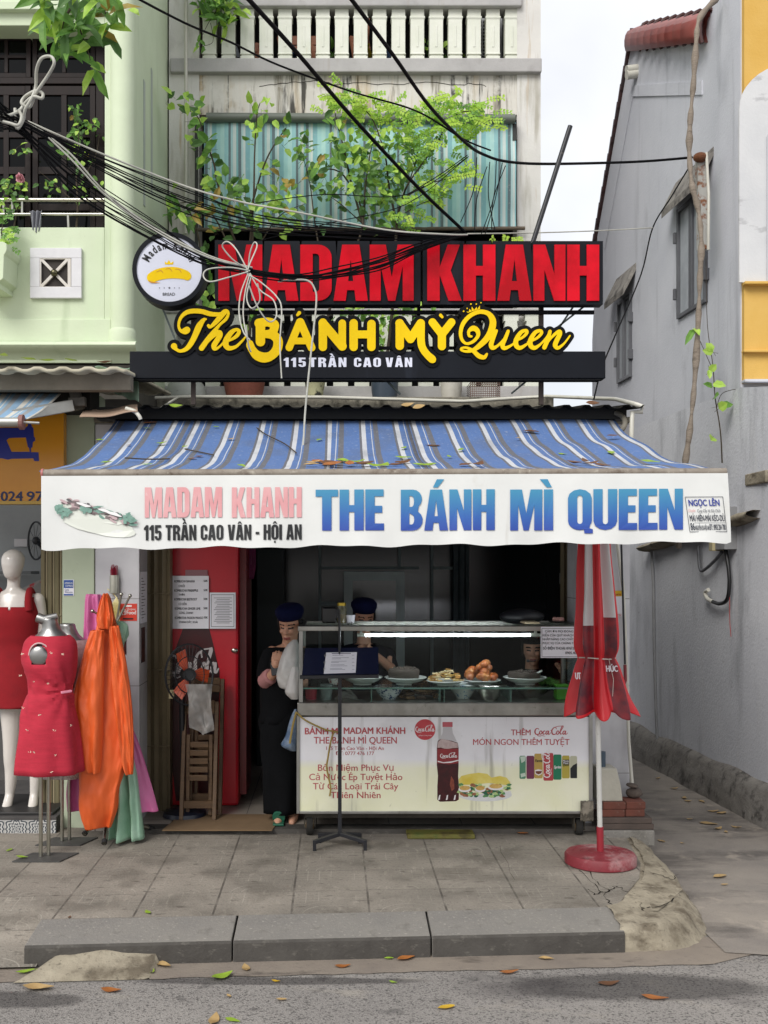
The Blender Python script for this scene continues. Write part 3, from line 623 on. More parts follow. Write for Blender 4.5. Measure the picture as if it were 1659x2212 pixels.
mb = MB(); wallpoly(mb, [(7.3, -.13), (12.45, -.13), (12.45, 3.2), (8.45, 3.2), (7.3, 3.03)], .0); mb.box(WX(7.3)+.31, 6, 7.31, 7.6, -.13, 3.02); mb.build('lower_wall', GREYL, grey)
mb = MB(); wallpoly(mb, [(12.0, 5.40), (11.02, 6.72), (9.2, 5.95), (9.2, 5.83), (11.0, 6.6), (11.95, 5.32)], .012, .02); mb.build('verge_band', GREYW, grey)
mb = MB()
def plin(u, v):
    Y = 12.4 - u*5.1; t = v; off = .02 + .07*(1-t)**.6 + noise.noise(Vector((Y*2.2, t, 1)))*.02 + noise.noise(Vector((Y*9, t*6, 4)))*.012
    top = .33 - .02*u + noise.noise(Vector((Y*1.7, 3, 1)))*.04
    return (WX(Y)-(off if t < .98 else 0), Y, -.13 + top*t)
mb.grid(plin, 90, 10); mb.build('plinth', PLIN, grey, smooth=70)
YEL = pm('mustard_plaster', '#c9a050', '#d1ab60', 2, .8, bump=.25, bscale=50, layers=[('#b48d44', (3, 3, .8), .58, .74, .4)], spec=.25)
mb = MB(); mb.box(WX(8.45)+.01, 6, 8.4, 8.6, 3.23, 8.6); mb.build('front_wall', YEL, grey)
mb = MB(); xa = PX(1594, 8.4); mb.prism([(xa, PZ(612, 8.4)), (xa, PZ(240, 8.4))] + [(xa+.42-.42*math.cos(R(a)), PZ(240, 8.4)+.36*math.sin(R(a))) for a in range(10, 91, 10)] + [(6, PZ(240, 8.4)+.36), (6, PZ(612, 8.4))], 8.37, 8.39); mb.build('arch_panel', pm('offwhite_panel', '#cfcfcf', '#bfc0c2', 2, .8, bump=.2, layers=[('#9c9c9e', (2, 2, 6), .62, .66, .6)]), grey)
mb = MB(); xa = PX(1652, 8.4); mb.prism([(xa, PZ(612, 8.4)), (xa, PZ(300, 8.4)), (xa+.04, PZ(275, 8.4)), (xa+.2, PZ(250, 8.4)), (6, PZ(240, 8.4)), (6, PZ(612, 8.4))], 8.36, 8.369); mb.build('arch_recess', pm('shade_white', '#b9babd', '#adaeb2', 2, .8), grey)
for a, b, c in ((612, 618, .05), (758, 763, .03), (822, 828, .05)): 
    mb = MB(); mb.box(WX(8.45)-.01, 6, 8.4-c-.02, 8.41, PZ(b, 8.4), PZ(a, 8.4)); mb.build('string_course', YEL if a < 800 else GREYW, grey, bevel=.004)
TILE = pm('red_glazed_tile', '#8a3c35', '#a05a52', 6, .35, layers=[('#5b2723', (9, 9, 9), .6, .72, .6)])
ridge = MB()
for i in range(9):                             # rounded verge tiles stepping down the front slope
    t0, t1 = i/9, (i+1.12)/9
    a = Vector((WX(11.0)-.02, 11.05-(t0)*2.0, 7.27-t0*.88)); b = Vector((WX(9.1)-.02, 11.05-t1*2.0, 7.29-t1*.88))
    rings = []
    for p, r in ((a, .105), (a+(b-a)*.9, .13), (b, .14)): rings.append([p + Vector((-r*.35*math.cos(R(q))-.0, 0, 0)) + Vector((r*.9*math.cos(R(q)) if q > 90 else r*.9*math.cos(R(q)), 0, r*1.25*math.sin(R(q)) - .10)) for q in range(-40, 221, 26)])
    ridge.mi = 0; ridge.loft(rings, False, False, close=False); ridge.mi = 1; ridge.tube([q+Vector((0, -.012, -.004)) for q in rings[-1]], .014, 6)
ridge.build('ridge_tiles', [TILE, pm('tile_lip', '#3d1714', rough=.5)], grey, smooth=60, thick=.012)
mb = MB()
for i in range(13):                            # edge of the rear slope, tile by tile
    t0, t1 = i/13, (i+1.15)/13; a = (11.02+t0*1.4, 7.28-t0*1.85); b = (11.02+t1*1.4, 7.25-t1*1.85)
    X0 = WX(a[0])-.03; mb.add([(X0, a[0], a[1]+.03), (X0, b[0], b[1]+.05), (X0, b[0], b[1]-.0), (X0, a[0], a[1]-.03), (X0+.35, a[0], a[1]+.03), (X0+.35, b[0], b[1]+.05), (X0+.35, b[0], b[1]), (X0+.35, a[0], a[1]-.03)], [(0,1,2,3),(4,7,6,5),(0,4,5,1),(1,5,6,2),(2,6,7,3),(3,7,4,0)])
mb.build('verge_tiles', pm('dark_tile', '#3c3a3d', '#5a3836', 5, .6), grey)
WFR = pm('grey_window_frame', '#4d4e52', '#5b5c60', 6, .5); PANE = pm('frosted_pane', '#a9adb2', '#8f9499', 3, .25)
for (ya, yb, z0, z1) in ((9.09, 9.74, 4.03, 5.02), (11.04, 11.47, 3.74, 4.6)):
    def wb(mb, y0, y1, a, b, o0, o1):
        vs = [(WX(yy)-o, yy, q) for o in (o1, o0) for yy, q in ((y0, a), (y1, a), (y1, b), (y0, b))]
        mb.add(vs, [(0,1,2,3),(7,6,5,4),(0,4,5,1),(1,5,6,2),(2,6,7,3),(3,7,4,0)])
    mb = MB(); w = .035; ym = (ya+yb)/2
    for a, b, c, d in ((ya, ya+w, z0, z1), (yb-w, yb, z0, z1), (ym-w, ym+w, z0, z1)): wb(mb, a, b, c, d, -.02, .03)
    for a, b, c, d in ((ya+w, ym-w, z0, z0+w), (ya+w, ym-w, z1-w, z1), (ym+w, yb-w, z0, z0+w), (ym+w, yb-w, z1-w, z1)): wb(mb, a, b, c, d, -.018, .028)
    for yy in (ya-.015, yb+.015): wb(mb, yy-.015, yy+.015, z0+.18, z0+.28, 0, .05); wb(mb, yy-.015, yy+.015, z1-.3, z1-.2, 0, .05)
    win = mb.build('window', WFR, grey, bevel=.003)
    mb = MB(); wb(mb, ya+.01, yb-.01, z0+.01, z1-.01, .0, .004); mb.build('pane', PANE, win)
    mb = MB(); a, b = ya-.12, yb+.1
    vs = [(WX(a)+.01, a, z1+.30), (WX(b)+.01, b, z1+.30), (WX(b)-.13, b, z1+.02), (WX(a)-.13, a, z1+.02), (WX(a)+.01, a, z1+.22), (WX(b)+.01, b, z1+.22), (WX(b)-.13, b, z1-.05), (WX(a)-.13, a, z1-.05)]
    mb.add(vs, [(0,1,2,3),(7,6,5,4),(0,4,5,1),(1,5,6,2),(2,6,7,3),(3,7,4,0)]); mb.build('window_canopy', PLIN, grey, bevel=.006)
# broken concrete ledges on the lower alley wall
mb = MB(); mb.box(WX(8.2)-.02, WX(8.2)+.3, 7.95, 8.35, PZ(1046, 8.15), PZ(1020, 8.15)); mb.build('ledge', BROKEN, grey, bevel=.01)
mb = MB()
def led(u, v):
    Y = 10.5-u*2.4; th = v*math.pi*2; z = PZ(1188, 10.2)+.02+u*.22; r = .06+noise.noise(Vector((Y*4, v*3, 0)))*.03
    return (WX(Y)-.03+r*math.cos(th)*1.6, Y, z+r*math.sin(th)*.6)
mb.grid(led, 50, 10); mb.build('ledge', BROKEN, grey, smooth=70)
# ------------------------------------------------------------------ striped awning with printed valance
def striped(name, stops, rough=.75, dirt='#5b5f66', amt=.35):
    m, n, l, b = nodes_of(name); x = NX(n, l); t = n.new('ShaderNodeUVMap'); sp = n.new('ShaderNodeSeparateXYZ'); l.new(t.outputs[0], sp.inputs[0])
    c = x.ramp(x.m('FRACT', sp.outputs[0]), stops); g = n.new('ShaderNodeNewGeometry')
    c = x.mix(x.m('MULTIPLY', x.noise(g.outputs['Position'], 3, .5, .72, sv=(1.5, 1, 1)), amt), c, hexc(dirt))
    c = x.mix(x.m('MULTIPLY', x.noise(g.outputs['Position'], 40, .6, .75), .2), c, hexc('#d8d5cc'))
    l.new(c, b.inputs['Base Color']); b.inputs['Roughness'].default_value = rough; b.inputs['Specular IOR Level'].default_value = .25
    x.bump(x.noise(g.outputs['Position'], 14, .3, .7, sv=(1, .5, .5)), .25, b, .02); return m
BLU, WHT, GRY = '#546f9f', '#b9bcc1', '#62646b'
AWN = striped('awning_stripes', [(0, WHT), (.125, BLU), (.27, WHT), (.295, BLU), (.345, GRY), (.49, BLU), (.93, GRY)])
AY0, AY1, AZ0, AZ1 = 7.3, 5.1, PZ(905, 7.3), PZ(1018, 5.1)
aw = thing('awning', 'retractable blue and white striped awning with a printed white valance over the food shop', 'awning', (.2, 5.1, AZ1))
mb = MB(); SEAMS = [(-1.47, -.94, -1.291), (-.94, .505, -.921), (.505, 1.90, .525)]
for a, b, o in SEAMS:
    def fab(u, v, a=a, b=b):
        x = a+(b-a)*u; x2 = x + (x/1.7)*.0*v; xe = x + (-.0 if x < 0 else -.03)*v + (.075 if x < 0 else 0)*v*min(1, -x/1.4)
        y = AY0+(AY1-AY0)*v; z = AZ0+(AZ1-AZ0)*v - .085*math.sin(math.pi*v) - .014*math.sin(v*14+x*3)*max(0, x-.2)*(1-v) + .010*math.sin(x*9+v*5)*v*(1-v)*2
        z += .012*noise.noise(Vector((x*2.5, y*3, 0)))*math.sin(math.pi*v)
        return (xe, y, z)
    mb.grid(fab, 24, 26)
NV = [25*27]*3
def uvf(v, li, S=SEAMS): 
    return None
mb2 = mb; vidx_u = []
for k, (a, b, o) in enumerate(SEAMS):
    for j in range(27):
        for i in range(25): vidx_u.append(((a+(b-a)*i/24)-o)/.2214 + 20)
def build_uv(mb, us, name, mat, parent, **kw):
    o = mb.build(name, mat, parent, fixn=False, **kw); me = o.data; uv = me.uv_layers.new(name='UVMap')
    for lp in me.loops: uv.data[lp.index].uv = (us[lp.vertex_index], 0)
    return o
build_uv(mb, vidx_u, 'canopy', AWN, aw, smooth=True, thick=.003)
RUST = pm('weathered_bar', '#8c8479', '#6d6257', 12, .6, bump=.2, layers=[('#4a3a2c', (18, 18, 18), .55, .7, .7), ('#b9b3a6', (30, 30, 30), .6, .74, .5)])
mb = MB(); xl, xr = PX(93, AY1), PX(1568, AY1); mb.tube([(xl, AY1, AZ1-.012), (xr, AY1, AZ1-.006)], .021, 14); mb.build('front_bar', RUST, aw, smooth=True)
mb = MB(); mb.tube([(xl-.006, AY1, AZ1-.012), (xl+.004, AY1, AZ1-.012)], .024, 14); mb.build('end_cap', pm('pink_cap', '#a5625f', rough=.5), aw, smooth=True)
for xs in (xl+.35, xr-.3):
    mb = MB(); e = Vector((xs*.95+.02, 6.3, AZ1-.03)); mb.bar((xs*.8, 7.3, 2.6), e, .05, .03); mb.bar(e, (xs, AY1+.02, AZ1-.02), .045, .028); mb.build('folding_arm', pm('arm_metal', '#9b9a96', '#85837e', 6, .4, metal=.8), aw)
VAL = pm('valance_vinyl', '#d9dad8', '#cfd0ce', 2.5, .55, bump=.08, bscale=12, layers=[('#b3ad9f', (3, 3, 2), .62, .76, .5), ('#9a9284', (9, 9, 1.2), .68, .78, .4)], spec=.4)
def vtop(x): return 1029 - (x-92)/1476*6
def vbot(x): return 1187 - (x-92)/1485*16
def val(u, v):
    x = 92+u*1476 + v*9*u; yt, yb = vtop(x), vbot(x); k = u*1476
    yb += 2.2*math.sin(k*.026+1.2)+1.4*math.sin(k*.061) if 0 < u < 1 else 0
    y = yt+(yb-yt)*v; Y = AY1-.024 + (.008*math.sin(k*.026)+.005*math.sin(k*.06+1))*v**3
    return (PX(x, AY1), Y, PZ(y, AY1))
mb = MB(); mb.grid(val, 150, 8); vo = mb.build('valance', VAL, aw, smooth=True)
TY = AY1-.046
def vfn(x, y, z=0):                            # printing follows the tilt of the valance; coordinates at the plane of the bar
    k = x-92; v = max(0, min(1, (y-1029)/155)); return (PX(x, AY1), AY1-.0285+(.008*math.sin(k*.026)+.005*math.sin(k*.06+1))*v**3, PZ(y - k*.0055, AY1))
def vpr(name, mat, fnc, parent=vo): mb = MB(); fnc(mb); return mb.build(name, mat, parent, fixn=False)
vpr('lettering', pm('faded_pink_print', '#cf8f93', '#d6a3a5', 9, .6, layers=[('#dcc3c3', (40, 40, 14), .6, .7, .6)]), lambda m: (block_on(m, 'MADAM', 315, 481, 1120, 65, vfn), block_on(m, 'KHANH', 502, 652, 1121, 65, vfn)))
vpr('lettering', pm('black_print', '#17191b', rough=.6), lambda m: block_on(m, '115 TRẦN CAO VÂN - HỘI AN', 313, 652, 1169, 33, vfn, gap=.05))
m_, n_, l_, b_ = nodes_of('blue_print'); x_ = NX(n_, l_); g_ = n_.new('ShaderNodeNewGeometry'); s_ = n_.new('ShaderNodeSeparateXYZ'); l_.new(g_.outputs['Position'], s_.inputs[0])
f_ = n_.new('ShaderNodeMapRange'); f_.inputs['From Min'].default_value = PZ(1148, AY1); f_.inputs['From Max'].default_value = PZ(1062, AY1); l_.new(s_.outputs[2], f_.inputs['Value'])
l_.new(x_.ramp(f_.outputs[0], [(0, '#27439a'), (.35, '#2b5ba5'), (1, '#3b86ab')], False), b_.inputs['Base Color']); b_.inputs['Roughness'].default_value = .5
vpr('lettering', m_, lambda m: (block_on(m, 'THE', 682, 829, 1150, 88, vfn), block_on(m, 'BÁNH', 865, 1067, 1151, 88, vfn), block_on(m, 'MÌ', 1100, 1192, 1152, 88, vfn), block_on(m, 'QUEEN', 1224, 1471, 1152, 88, vfn)))
def maker(m):
    f = lambda x, y, z=0: vfn(x+ (y-1115)*.13, y)
    for a, b in (((1480, 1082), (1561, 1082)), ((1561, 1082), (1561, 1157)), ((1561, 1157), (1480, 1157)), ((1480, 1157), (1480, 1082))):
        d = Vector((b[0]-a[0], b[1]-a[1])).normalized(); q = Vector((-d.y, d.x))*.55
        m.add([f(a[0]-q.x, a[1]-q.y), f(a[0]+q.x, a[1]+q.y), f(b[0]+q.x, b[1]+q.y), f(b[0]-q.x, b[1]-q.y)], [(0,1,2,3)])
    for s, x0, x1, yb, h, bo, sh in (('Cung Cấp Và Sửa Chữa', 1502, 1552, 1115, 6.5, .0, .3), ('MÁI HIÊN-MÁI KÉO-DÙ', 1484, 1559, 1134, 13, .012, 0), ('86', 1483, 1492, 1153, 15, .01, 0), ('NGUYỄN DU-HỘI AN', 1493, 1523, 1153, 9.5, .01, 0), ('ĐT: 0903.204 700', 1524, 1559, 1153, 12, .01, 0)):
        letters(m, s, x0, x1, yb, h, 0, bo, sh, f)
    m.add([f(1492, 1137.5), f(1559, 1137.5), f(1559, 1138.1), f(1492, 1138.1)], [(0,1,2,3)])
    m.mi = 1; letters(m, 'NGỌC LÊN', 1486, 1552, 1101, 13, 0, .03, 0, f)
    m.mi = 2; letters(m, 'Chuyên:', 1483, 1499, 1114, 6.5, 0, 0, .3, f)
vpr('maker_notice', [pm('navy_print', '#262c3c', rough=.6), pm('royal_print', '#2b3a8c', rough=.6), pm('pink_print', '#d99a98', rough=.6)], maker)
def baguette(m):                               # faded picture of a filled roll
    rg = random.Random(5)
    def blob(cx, cy, rx, ry, ang, n=14, j=.25):
        ps = []
        for k in range(n):
            a = 2*math.pi*k/n; r = 1+rg.uniform(-j, j); px, py = rx*r*math.cos(a), ry*r*math.sin(a)
            ps.append((cx+px*math.cos(ang)-py*math.sin(ang), cy+px*math.sin(ang)+py*math.cos(ang)))
        return ps
    dep = [0]
    def put(ps): 
        dep[0] += .00012; m.add([(lambda q: (q[0], q[1]-dep[0], q[2]))(vfn(*p)) for p in ps], [tuple(range(len(ps)))])
    m.mi = 0; put(blob(215, 1135, 82, 20, .22, 24, .04)); put(blob(205, 1112, 78, 14, .24, 24, .05))
    for k in range(70):
        t = rg.random(); cx = 140+t*148; cy = 1085+t*44+rg.uniform(-10, 10); m.mi = rg.choice([1, 1, 2, 3, 3, 4])
        put(blob(cx, cy, rg.uniform(4, 14), rg.uniform(2, 4.5), .25+rg.uniform(-.4, .4), 9, .4))
    for cx, cy in ((136, 1104), (142, 1114), (150, 1108), (132, 1098), (190, 1105), (180, 1102), (284, 1118), (276, 1122), (288, 1124)):
        for k in range(5): m.mi = 1; put(blob(cx+rg.uniform(-7, 7), cy+rg.uniform(-6, 6), rg.uniform(3, 7), rg.uniform(2, 5), rg.uniform(0, 3), 9, .5))
    for cx, cy in ((230, 1105), (250, 1112), (185, 1092)): m.mi = 5; put(blob(cx, cy, 16, 3.2, .3, 10, .2))
vpr('baguette_print', [pm('print_cream', '#d3d6cd', rough=.6), pm('print_green', '#7fa295', '#5f8478', 60, .6), pm('print_brown', '#77696a', rough=.6), pm('print_rose', '#b79fa2', rough=.6), pm('print_dark', '#585557', rough=.6), pm('print_white', '#e2e0e0', rough=.6)], baguette)

# corrugated sheet above the awning, pipes along it
BLKSH = pm('dark_corrugated', '#141312', '#1e1d1a', 5, .9, spec=.1, bump=.3, layers=[('#7d786b', (5, 12, 5), .6, .7, .5)])
def corr(mb, x0, x1, pitch, amp, rows):       # rows of (y,z)
    n = int((x1-x0)/pitch*8); vs = []
    prof = [0, .35, 1, 1, 1, .35, 0, 0]
    for y, z in rows: vs += [(x0+(x1-x0)*i/n, y, z+amp*prof[i % 8]) for i in range(n+1)]
    mb.add(vs, [(j*(n+1)+i, j*(n+1)+i+1, (j+1)*(n+1)+i+1, (j+1)*(n+1)+i) for j in range(len(rows)-1) for i in range(n)])
mb = MB(); Yc = 7.05; corr(mb, PX(300, Yc), PX(1392, Yc), .131, .022, [(Yc, PZ(882, Yc)), (8.4, PZ(882, Yc)+.15), (9.83, PZ(882, Yc)+.31)])
mb.build('roof_sheet', BLKSH, thick=.004, label='dark corrugated roofing sheet running along above the striped awning', cat='roof sheet', smooth=25)
mb = MB(); mb.box(PX(215, 7.3), PX(1345, 7.3), 7.2, 7.34, PZ(906, 7.3)-.01, PZ(884, 7.3)); mb.build('awning_cassette', pm('black_cassette', '#0f1011', rough=.7), aw)
PVC = pm('white_pvc', '#c9c7bd', '#b9b6aa', 6, .4, layers=[('#8d897b', (12, 12, 12), .62, .74, .4)])
def pipe(name, pts, r, mat, label, cat='pipe', n=8, per=1, group=None, Y=None):
    mb = MB(); ps = [P(*p) if Y is None else P(p[0], p[1], Y) for p in pts]
    if per > 1: ps = [Vector(q) for q in smooth_path(ps, per)]
    mb.tube(ps, r, n); return mb.build(name, mat, label=label, cat=cat, smooth=60, group=group)
pipe('water_pipe', [(272, 862, 9.78), (415, 857, 9.78), (700, 858, 9.78), (1000, 867, 9.78), (1100, 861, 9.78), (1180, 856, 9.7), (1330, 862, 8.2), (1375, 874, 7.1), (1388, 878, 7.1), (1386, 890, 7.1), (1366, 890, 7.1), (1364, 930, 7.1), (1362, 1000, 7.1)], .016, PVC, 'long white plastic water pipe lying along the top of the corrugated sheet')
pipe('water_pipe', [(345, 883, 8.0), (385, 858, 9.7)], .010, PVC, 'short white plastic pipe sloping behind the base of the black sign')
pipe('drain_pipe', [(402, -20, 10.38), (401, 505, 10.38)], .016, PVC, 'thin white drain pipe running down the upper grey wall beside the green house')
pipe('flexible_hose', [(1330, 892, 7.2), (1345, 900, 7.15), (1350, 915, 7.1), (1342, 930, 7.1), (1335, 925, 7.15)], .018, pm('hose_grey', '#5c584f', '#777165', 9, .7), 'grey flexible hose bent at the end of the awning top', 'hose', per=4)

# ------------------------------------------------------------------ signs
SY = 7.1
SBLK = pm('sign_black', '#101218', '#14171e', 3, .5, spec=.15, layers=[('#3a404c', (5, 5, .5), .62, .78, .35)])
REDL = pm('red_acrylic', '#d01023', '#a50c18', 2.2, .3, lo=.42, hi=.62, spec=.12)
YELL = pm('yellow_acrylic', '#efc90c', '#e3bb08', 4, .4, spec=.15)
WHTL = pm('white_acrylic', '#d5d6e2', rough=.35)
fr = thing('sign_frame', 'dark steel posts and rails that carry the black shop signs', 'frame', (.2, SY+.1, 2.9))
STL = pm('brown_steel', '#3a302d', '#4c3f39', 8, .6); GSTL = pm('grey_steel', '#56605f', '#6c7674', 7, .5, metal=.3)
for xx in (417, 1170):
    mb = MB(); mb.bar((PX(xx, SY+.1), SY+.12, 2.88), (PX(xx, SY+.1), SY+.12, PZ(540, SY)), .03, .03); mb.build('post', STL, fr)
for xx in (640, 905):
    mb = MB(); mb.bar((PX(xx, SY+.1), SY+.12, PZ(800, SY)), (PX(xx, SY+.1), SY+.12, PZ(600, SY)), .022, .022); mb.build('post', SBLK, fr)
mb = MB(); mb.bar((PX(420, SY), SY+.09, PZ(668, SY)), (PX(1290, SY), SY+.09, PZ(668, SY)), .024, .024); mb.bar((PX(430, SY), SY+.09, PZ(746, SY)), (PX(1200, SY), SY+.09, PZ(746, SY)), .02, .02); mb.build('rail', SBLK, fr)
for a, b in (((345, 650), (405, 800)), ((1240, 660), (1200, 720)), ((1290, 640), (1200, 710)), ((1105, 850), (1165, 800)), ((835, 822), (865, 852))):
    mb = MB(); mb.bar(P(a[0], a[1], SY+.13), P(b[0], b[1], SY+.13), .022, .012); mb.build('brace', GSTL, fr)
fsg = on_plane(SY-.05)
def sgn(Y): return lambda x, y, z=0: (PX(x, SY), Y - z, PZ(y, SY))
mk = thing('name_sign', 'black panel sign with two words in big glossy red capitals', 'sign', (PX(880, SY), SY, PZ(663, SY)))
mb = MB()
def panel(x0, x1, notches):
    top = []
    for a, yb in notches: top += [(a-2.2, 526), (a, yb), (a+2.2, 526)]
    pts = [(x0, 524)] + top + [(x1, 526), (x1, 662), (x0, 662)]
    return [[(p[0], -p[1]) for p in pts]]
def zput(mb, loops, Yf, ext): return mb.put(curve_mesh(loops, ext), lambda x, y, z=0: (PX(x, SY), Yf-z, PZ(-y, SY)))
zput(mb, panel(466, 907, [(570, 566), (650, 560), (727, 560), (800, 575)]), SY-.01, .045); zput(mb, panel(912, 1298, [(1003, 548), (1060, 552), (1145, 556)]), SY-.01, .045)
mb.build('panel', SBLK, mk, bevel=.003)
for s, x0, x1 in (('MADAM', 474, 892), ('KHANH', 921, 1289)):
    mb = MB(); block_on(mb, s, x0, x1, 655, 120, sgn(SY-.062), .006, gap=.03); mb.build('lettering', REDL, mk)
bs = thing('script_sign', 'black sign of yellow script and block letters above a long black base board', 'sign', (PX(790, SY), SY, PZ(820, SY)))
mb = MB(); mb.box(PX(283, SY), PX(1304, SY), SY-.05, SY+.06, PZ(820, SY), PZ(762, SY)); mb.build('base_board', SBLK, bs, bevel=.004)
mb = MB(); mb.box(PX(297, SY), PX(1296, SY), SY-.03, SY+.05, PZ(823, SY), PZ(820.3, SY)); mb.build('base_lip', pm('lip_black', '#101114', rough=.6), bs)
q = lambda x, y: (358.3+x*.28, 650.3+y*.28)     # enlarged view -> grid
def Q(pts, r=None): return S([(*q(p[0], p[1]), (p[2] if len(p) > 2 else r)*.28) for p in pts], per=6)
q2 = lambda x, y: (822.9+x*.28, 650.3+y*.28)
def Q2(pts, r=None): return S([(*q2(p[0], p[1]), (p[2] if len(p) > 2 else r)*.28) for p in pts], per=6)
THE = [Q([(150, 250, 20), (175, 240, 24), (160, 258, 16), (125, 245, 12), (110, 205, 10), (125, 150, 12), (165, 110, 16), (220, 96, 18), (290, 100, 18), (350, 118, 18), (410, 122, 15), (450, 110, 10), (480, 92, 7)]),
       Q([(75, 365, 24), (88, 385, 14), (120, 402, 12), (165, 388, 16), (200, 350, 20), (235, 285, 22), (265, 215, 24), (300, 165, 14), (320, 158, 6)]),
       Q([(338, 208, 12), (350, 220, 10), (385, 190, 16), (425, 145, 20), (460, 105, 20), (482, 98, 12), (490, 120, 10), (470, 160, 12), (430, 195, 10), (395, 235, 14), (350, 290, 18), (310, 345, 20), (285, 380, 20)]),
       Q([(300, 370, 8), (350, 310, 12), (400, 265, 18), (425, 262, 18), (425, 285, 20), (400, 325, 20), (380, 360, 20), (385, 385, 14), (415, 375, 9), (455, 335, 8)]),
       Q([(455, 335, 8), (510, 315, 10), (555, 285, 14), (572, 252, 14), (550, 238, 12), (510, 262, 18), (475, 315, 22), (470, 355, 22), (495, 380, 18), (545, 370, 12), (590, 330, 9), (620, 295, 6)])]
BW = 33
BAN = [Q(L([(735, 190), (735, 330)], 36)), Q([(725, 190, 36), (790, 180, 34), (840, 200, 36), (838, 235, 32)]) , Q([(845, 210, 30), (835, 250, 30), (800, 268, 28), (745, 272, 30)]),
       Q([(770, 275, 26), (830, 280, 34), (868, 320, 36), (862, 385, 36), (820, 435, 34), (765, 452, 38), (710, 435, 36), (675, 395, 30), (658, 362, 30), (655, 345, 26)]),
       Q([(1032, 110, 14), (1018, 126, 10)]),
       Q(L([(1035, 180), (955, 375)], 28)), Q(L([(1040, 180), (1125, 375)], 30)), Q(L([(990, 325), (1095, 325)], 25)),
       Q(L([(1212, 185), (1212, 370)], 32)), Q(L([(1360, 190), (1360, 370)], 29)), Q(L([(1212, 190), (1360, 365)], 34)),
       Q(L([(1447, 190), (1447, 370)], 32)), Q(L([(1583, 195), (1583, 370)], 32)), Q(L([(1450, 275), (1583, 275)], 30))]
MYY = [Q2(L([(140, 190), (140, 362)], 32)), Q2(L([(138, 190), (222, 310)], 32)), Q2(L([(222, 310), (300, 190)], 32)), Q2([(303, 190, 29), (303, 330, 29), (320, 390, 28), (355, 435, 28), (385, 462, 30), (394, 470, 22)]),
       Q2([(452, 128, 12), (464, 142, 10)]), Q2(L([(390, 182), (462, 275)], 30)), Q2(L([(535, 182), (462, 275)], 30)), Q2(L([(462, 275), (462, 365)], 31))]
QUE = [Q2([(688, 290, 8), (670, 285, 10), (668, 250, 12), (700, 228, 20), (732, 245, 18), (738, 285, 14), (700, 330, 12), (650, 345, 10), (615, 315, 12), (605, 260, 14), (625, 190, 16), (680, 130, 16), (750, 102, 16), (815, 115, 18), (850, 165, 24), (845, 230, 26), (810, 300, 24), (750, 360, 20), (700, 395, 14), (650, 405, 10), (612, 395, 9), (612, 380, 8), (650, 376, 9), (700, 400, 14), (745, 440, 18), (785, 450, 15), (805, 425, 9)]),
       Q2([(878, 248, 12), (855, 300, 16), (838, 350, 18), (850, 378, 16), (890, 360, 10), (945, 300, 9), (968, 250, 12), (945, 310, 15), (925, 355, 17), (940, 380, 15), (990, 360, 9), (1040, 320, 8)]),
       Q2([(1020, 325, 8), (1075, 300, 10), (1110, 265, 12), (1105, 245, 12), (1065, 260, 15), (1030, 315, 18), (1030, 360, 18), (1060, 378, 15), (1110, 350, 9), (1140, 325, 8)]),
       Q2([(1120, 335, 8), (1185, 305, 10), (1222, 268, 12), (1215, 247, 12), (1175, 260, 15), (1140, 315, 18), (1140, 360, 18), (1170, 378, 15), (1215, 350, 9), (1260, 300, 8), (1285, 260, 8)]),
       Q2([(1288, 252, 13), (1275, 300, 15), (1245, 375, 16), (1280, 320, 9), (1330, 268, 12), (1360, 252, 14), (1362, 275, 17), (1335, 330, 18), (1328, 362, 17), (1350, 378, 13), (1395, 345, 8), (1440, 285, 6)])]
CRW = [[(*q2(a, b), r*.28)] for a, b, r in ((628, 98, 6), (655, 76, 5), (684, 43, 6), (725, 43, 5), (760, 33, 5))]
CRP = [q2(*p) for p in [(660, 110), (650, 100), (668, 104), (672, 80), (690, 98), (690, 62), (708, 88), (728, 64), (730, 86), (752, 54), (752, 82), (700, 96)]]
mb = MB(); strokes_on(mb, THE + BAN + MYY + QUE + CRW + [[(*p, .5) for p in CRP]], sgn(SY-.03), iso=8.2, res=1.0, extrude=.03); mb.build('backing', pm('letter_backing', '#0b0c0f', rough=.6, spec=.12), bs)
for st, x in ((THE, 0), (BAN, 0), (MYY, 1), (QUE, 1)):
    mb = MB(); strokes_on(mb, st, sgn(SY-.066), res=.6, extrude=.005)
    if st is QUE:
        strokes_on(mb, CRW, sgn(SY-.066), res=.3, extrude=.005); zput(mb, [[(p[0], -p[1]) for p in CRP]], SY-.066, .005)
    mb.build('lettering', YELL, bs)
mb = MB(); block_on(mb, '115', 743.5-.28*0-130, 661, 796, 20, sgn(SY-.053), .002, gap=.14); block_on(mb, 'TRẦN', 668, 748, 796, 20, sgn(SY-.053), .002, gap=.14); block_on(mb, 'CAO', 764, 822, 796, 20, sgn(SY-.053), .002, gap=.14); block_on(mb, 'VÂN', 832, 889, 796, 20, sgn(SY-.053), .002, gap=.14)
mb.build('lettering', WHTL, bs)
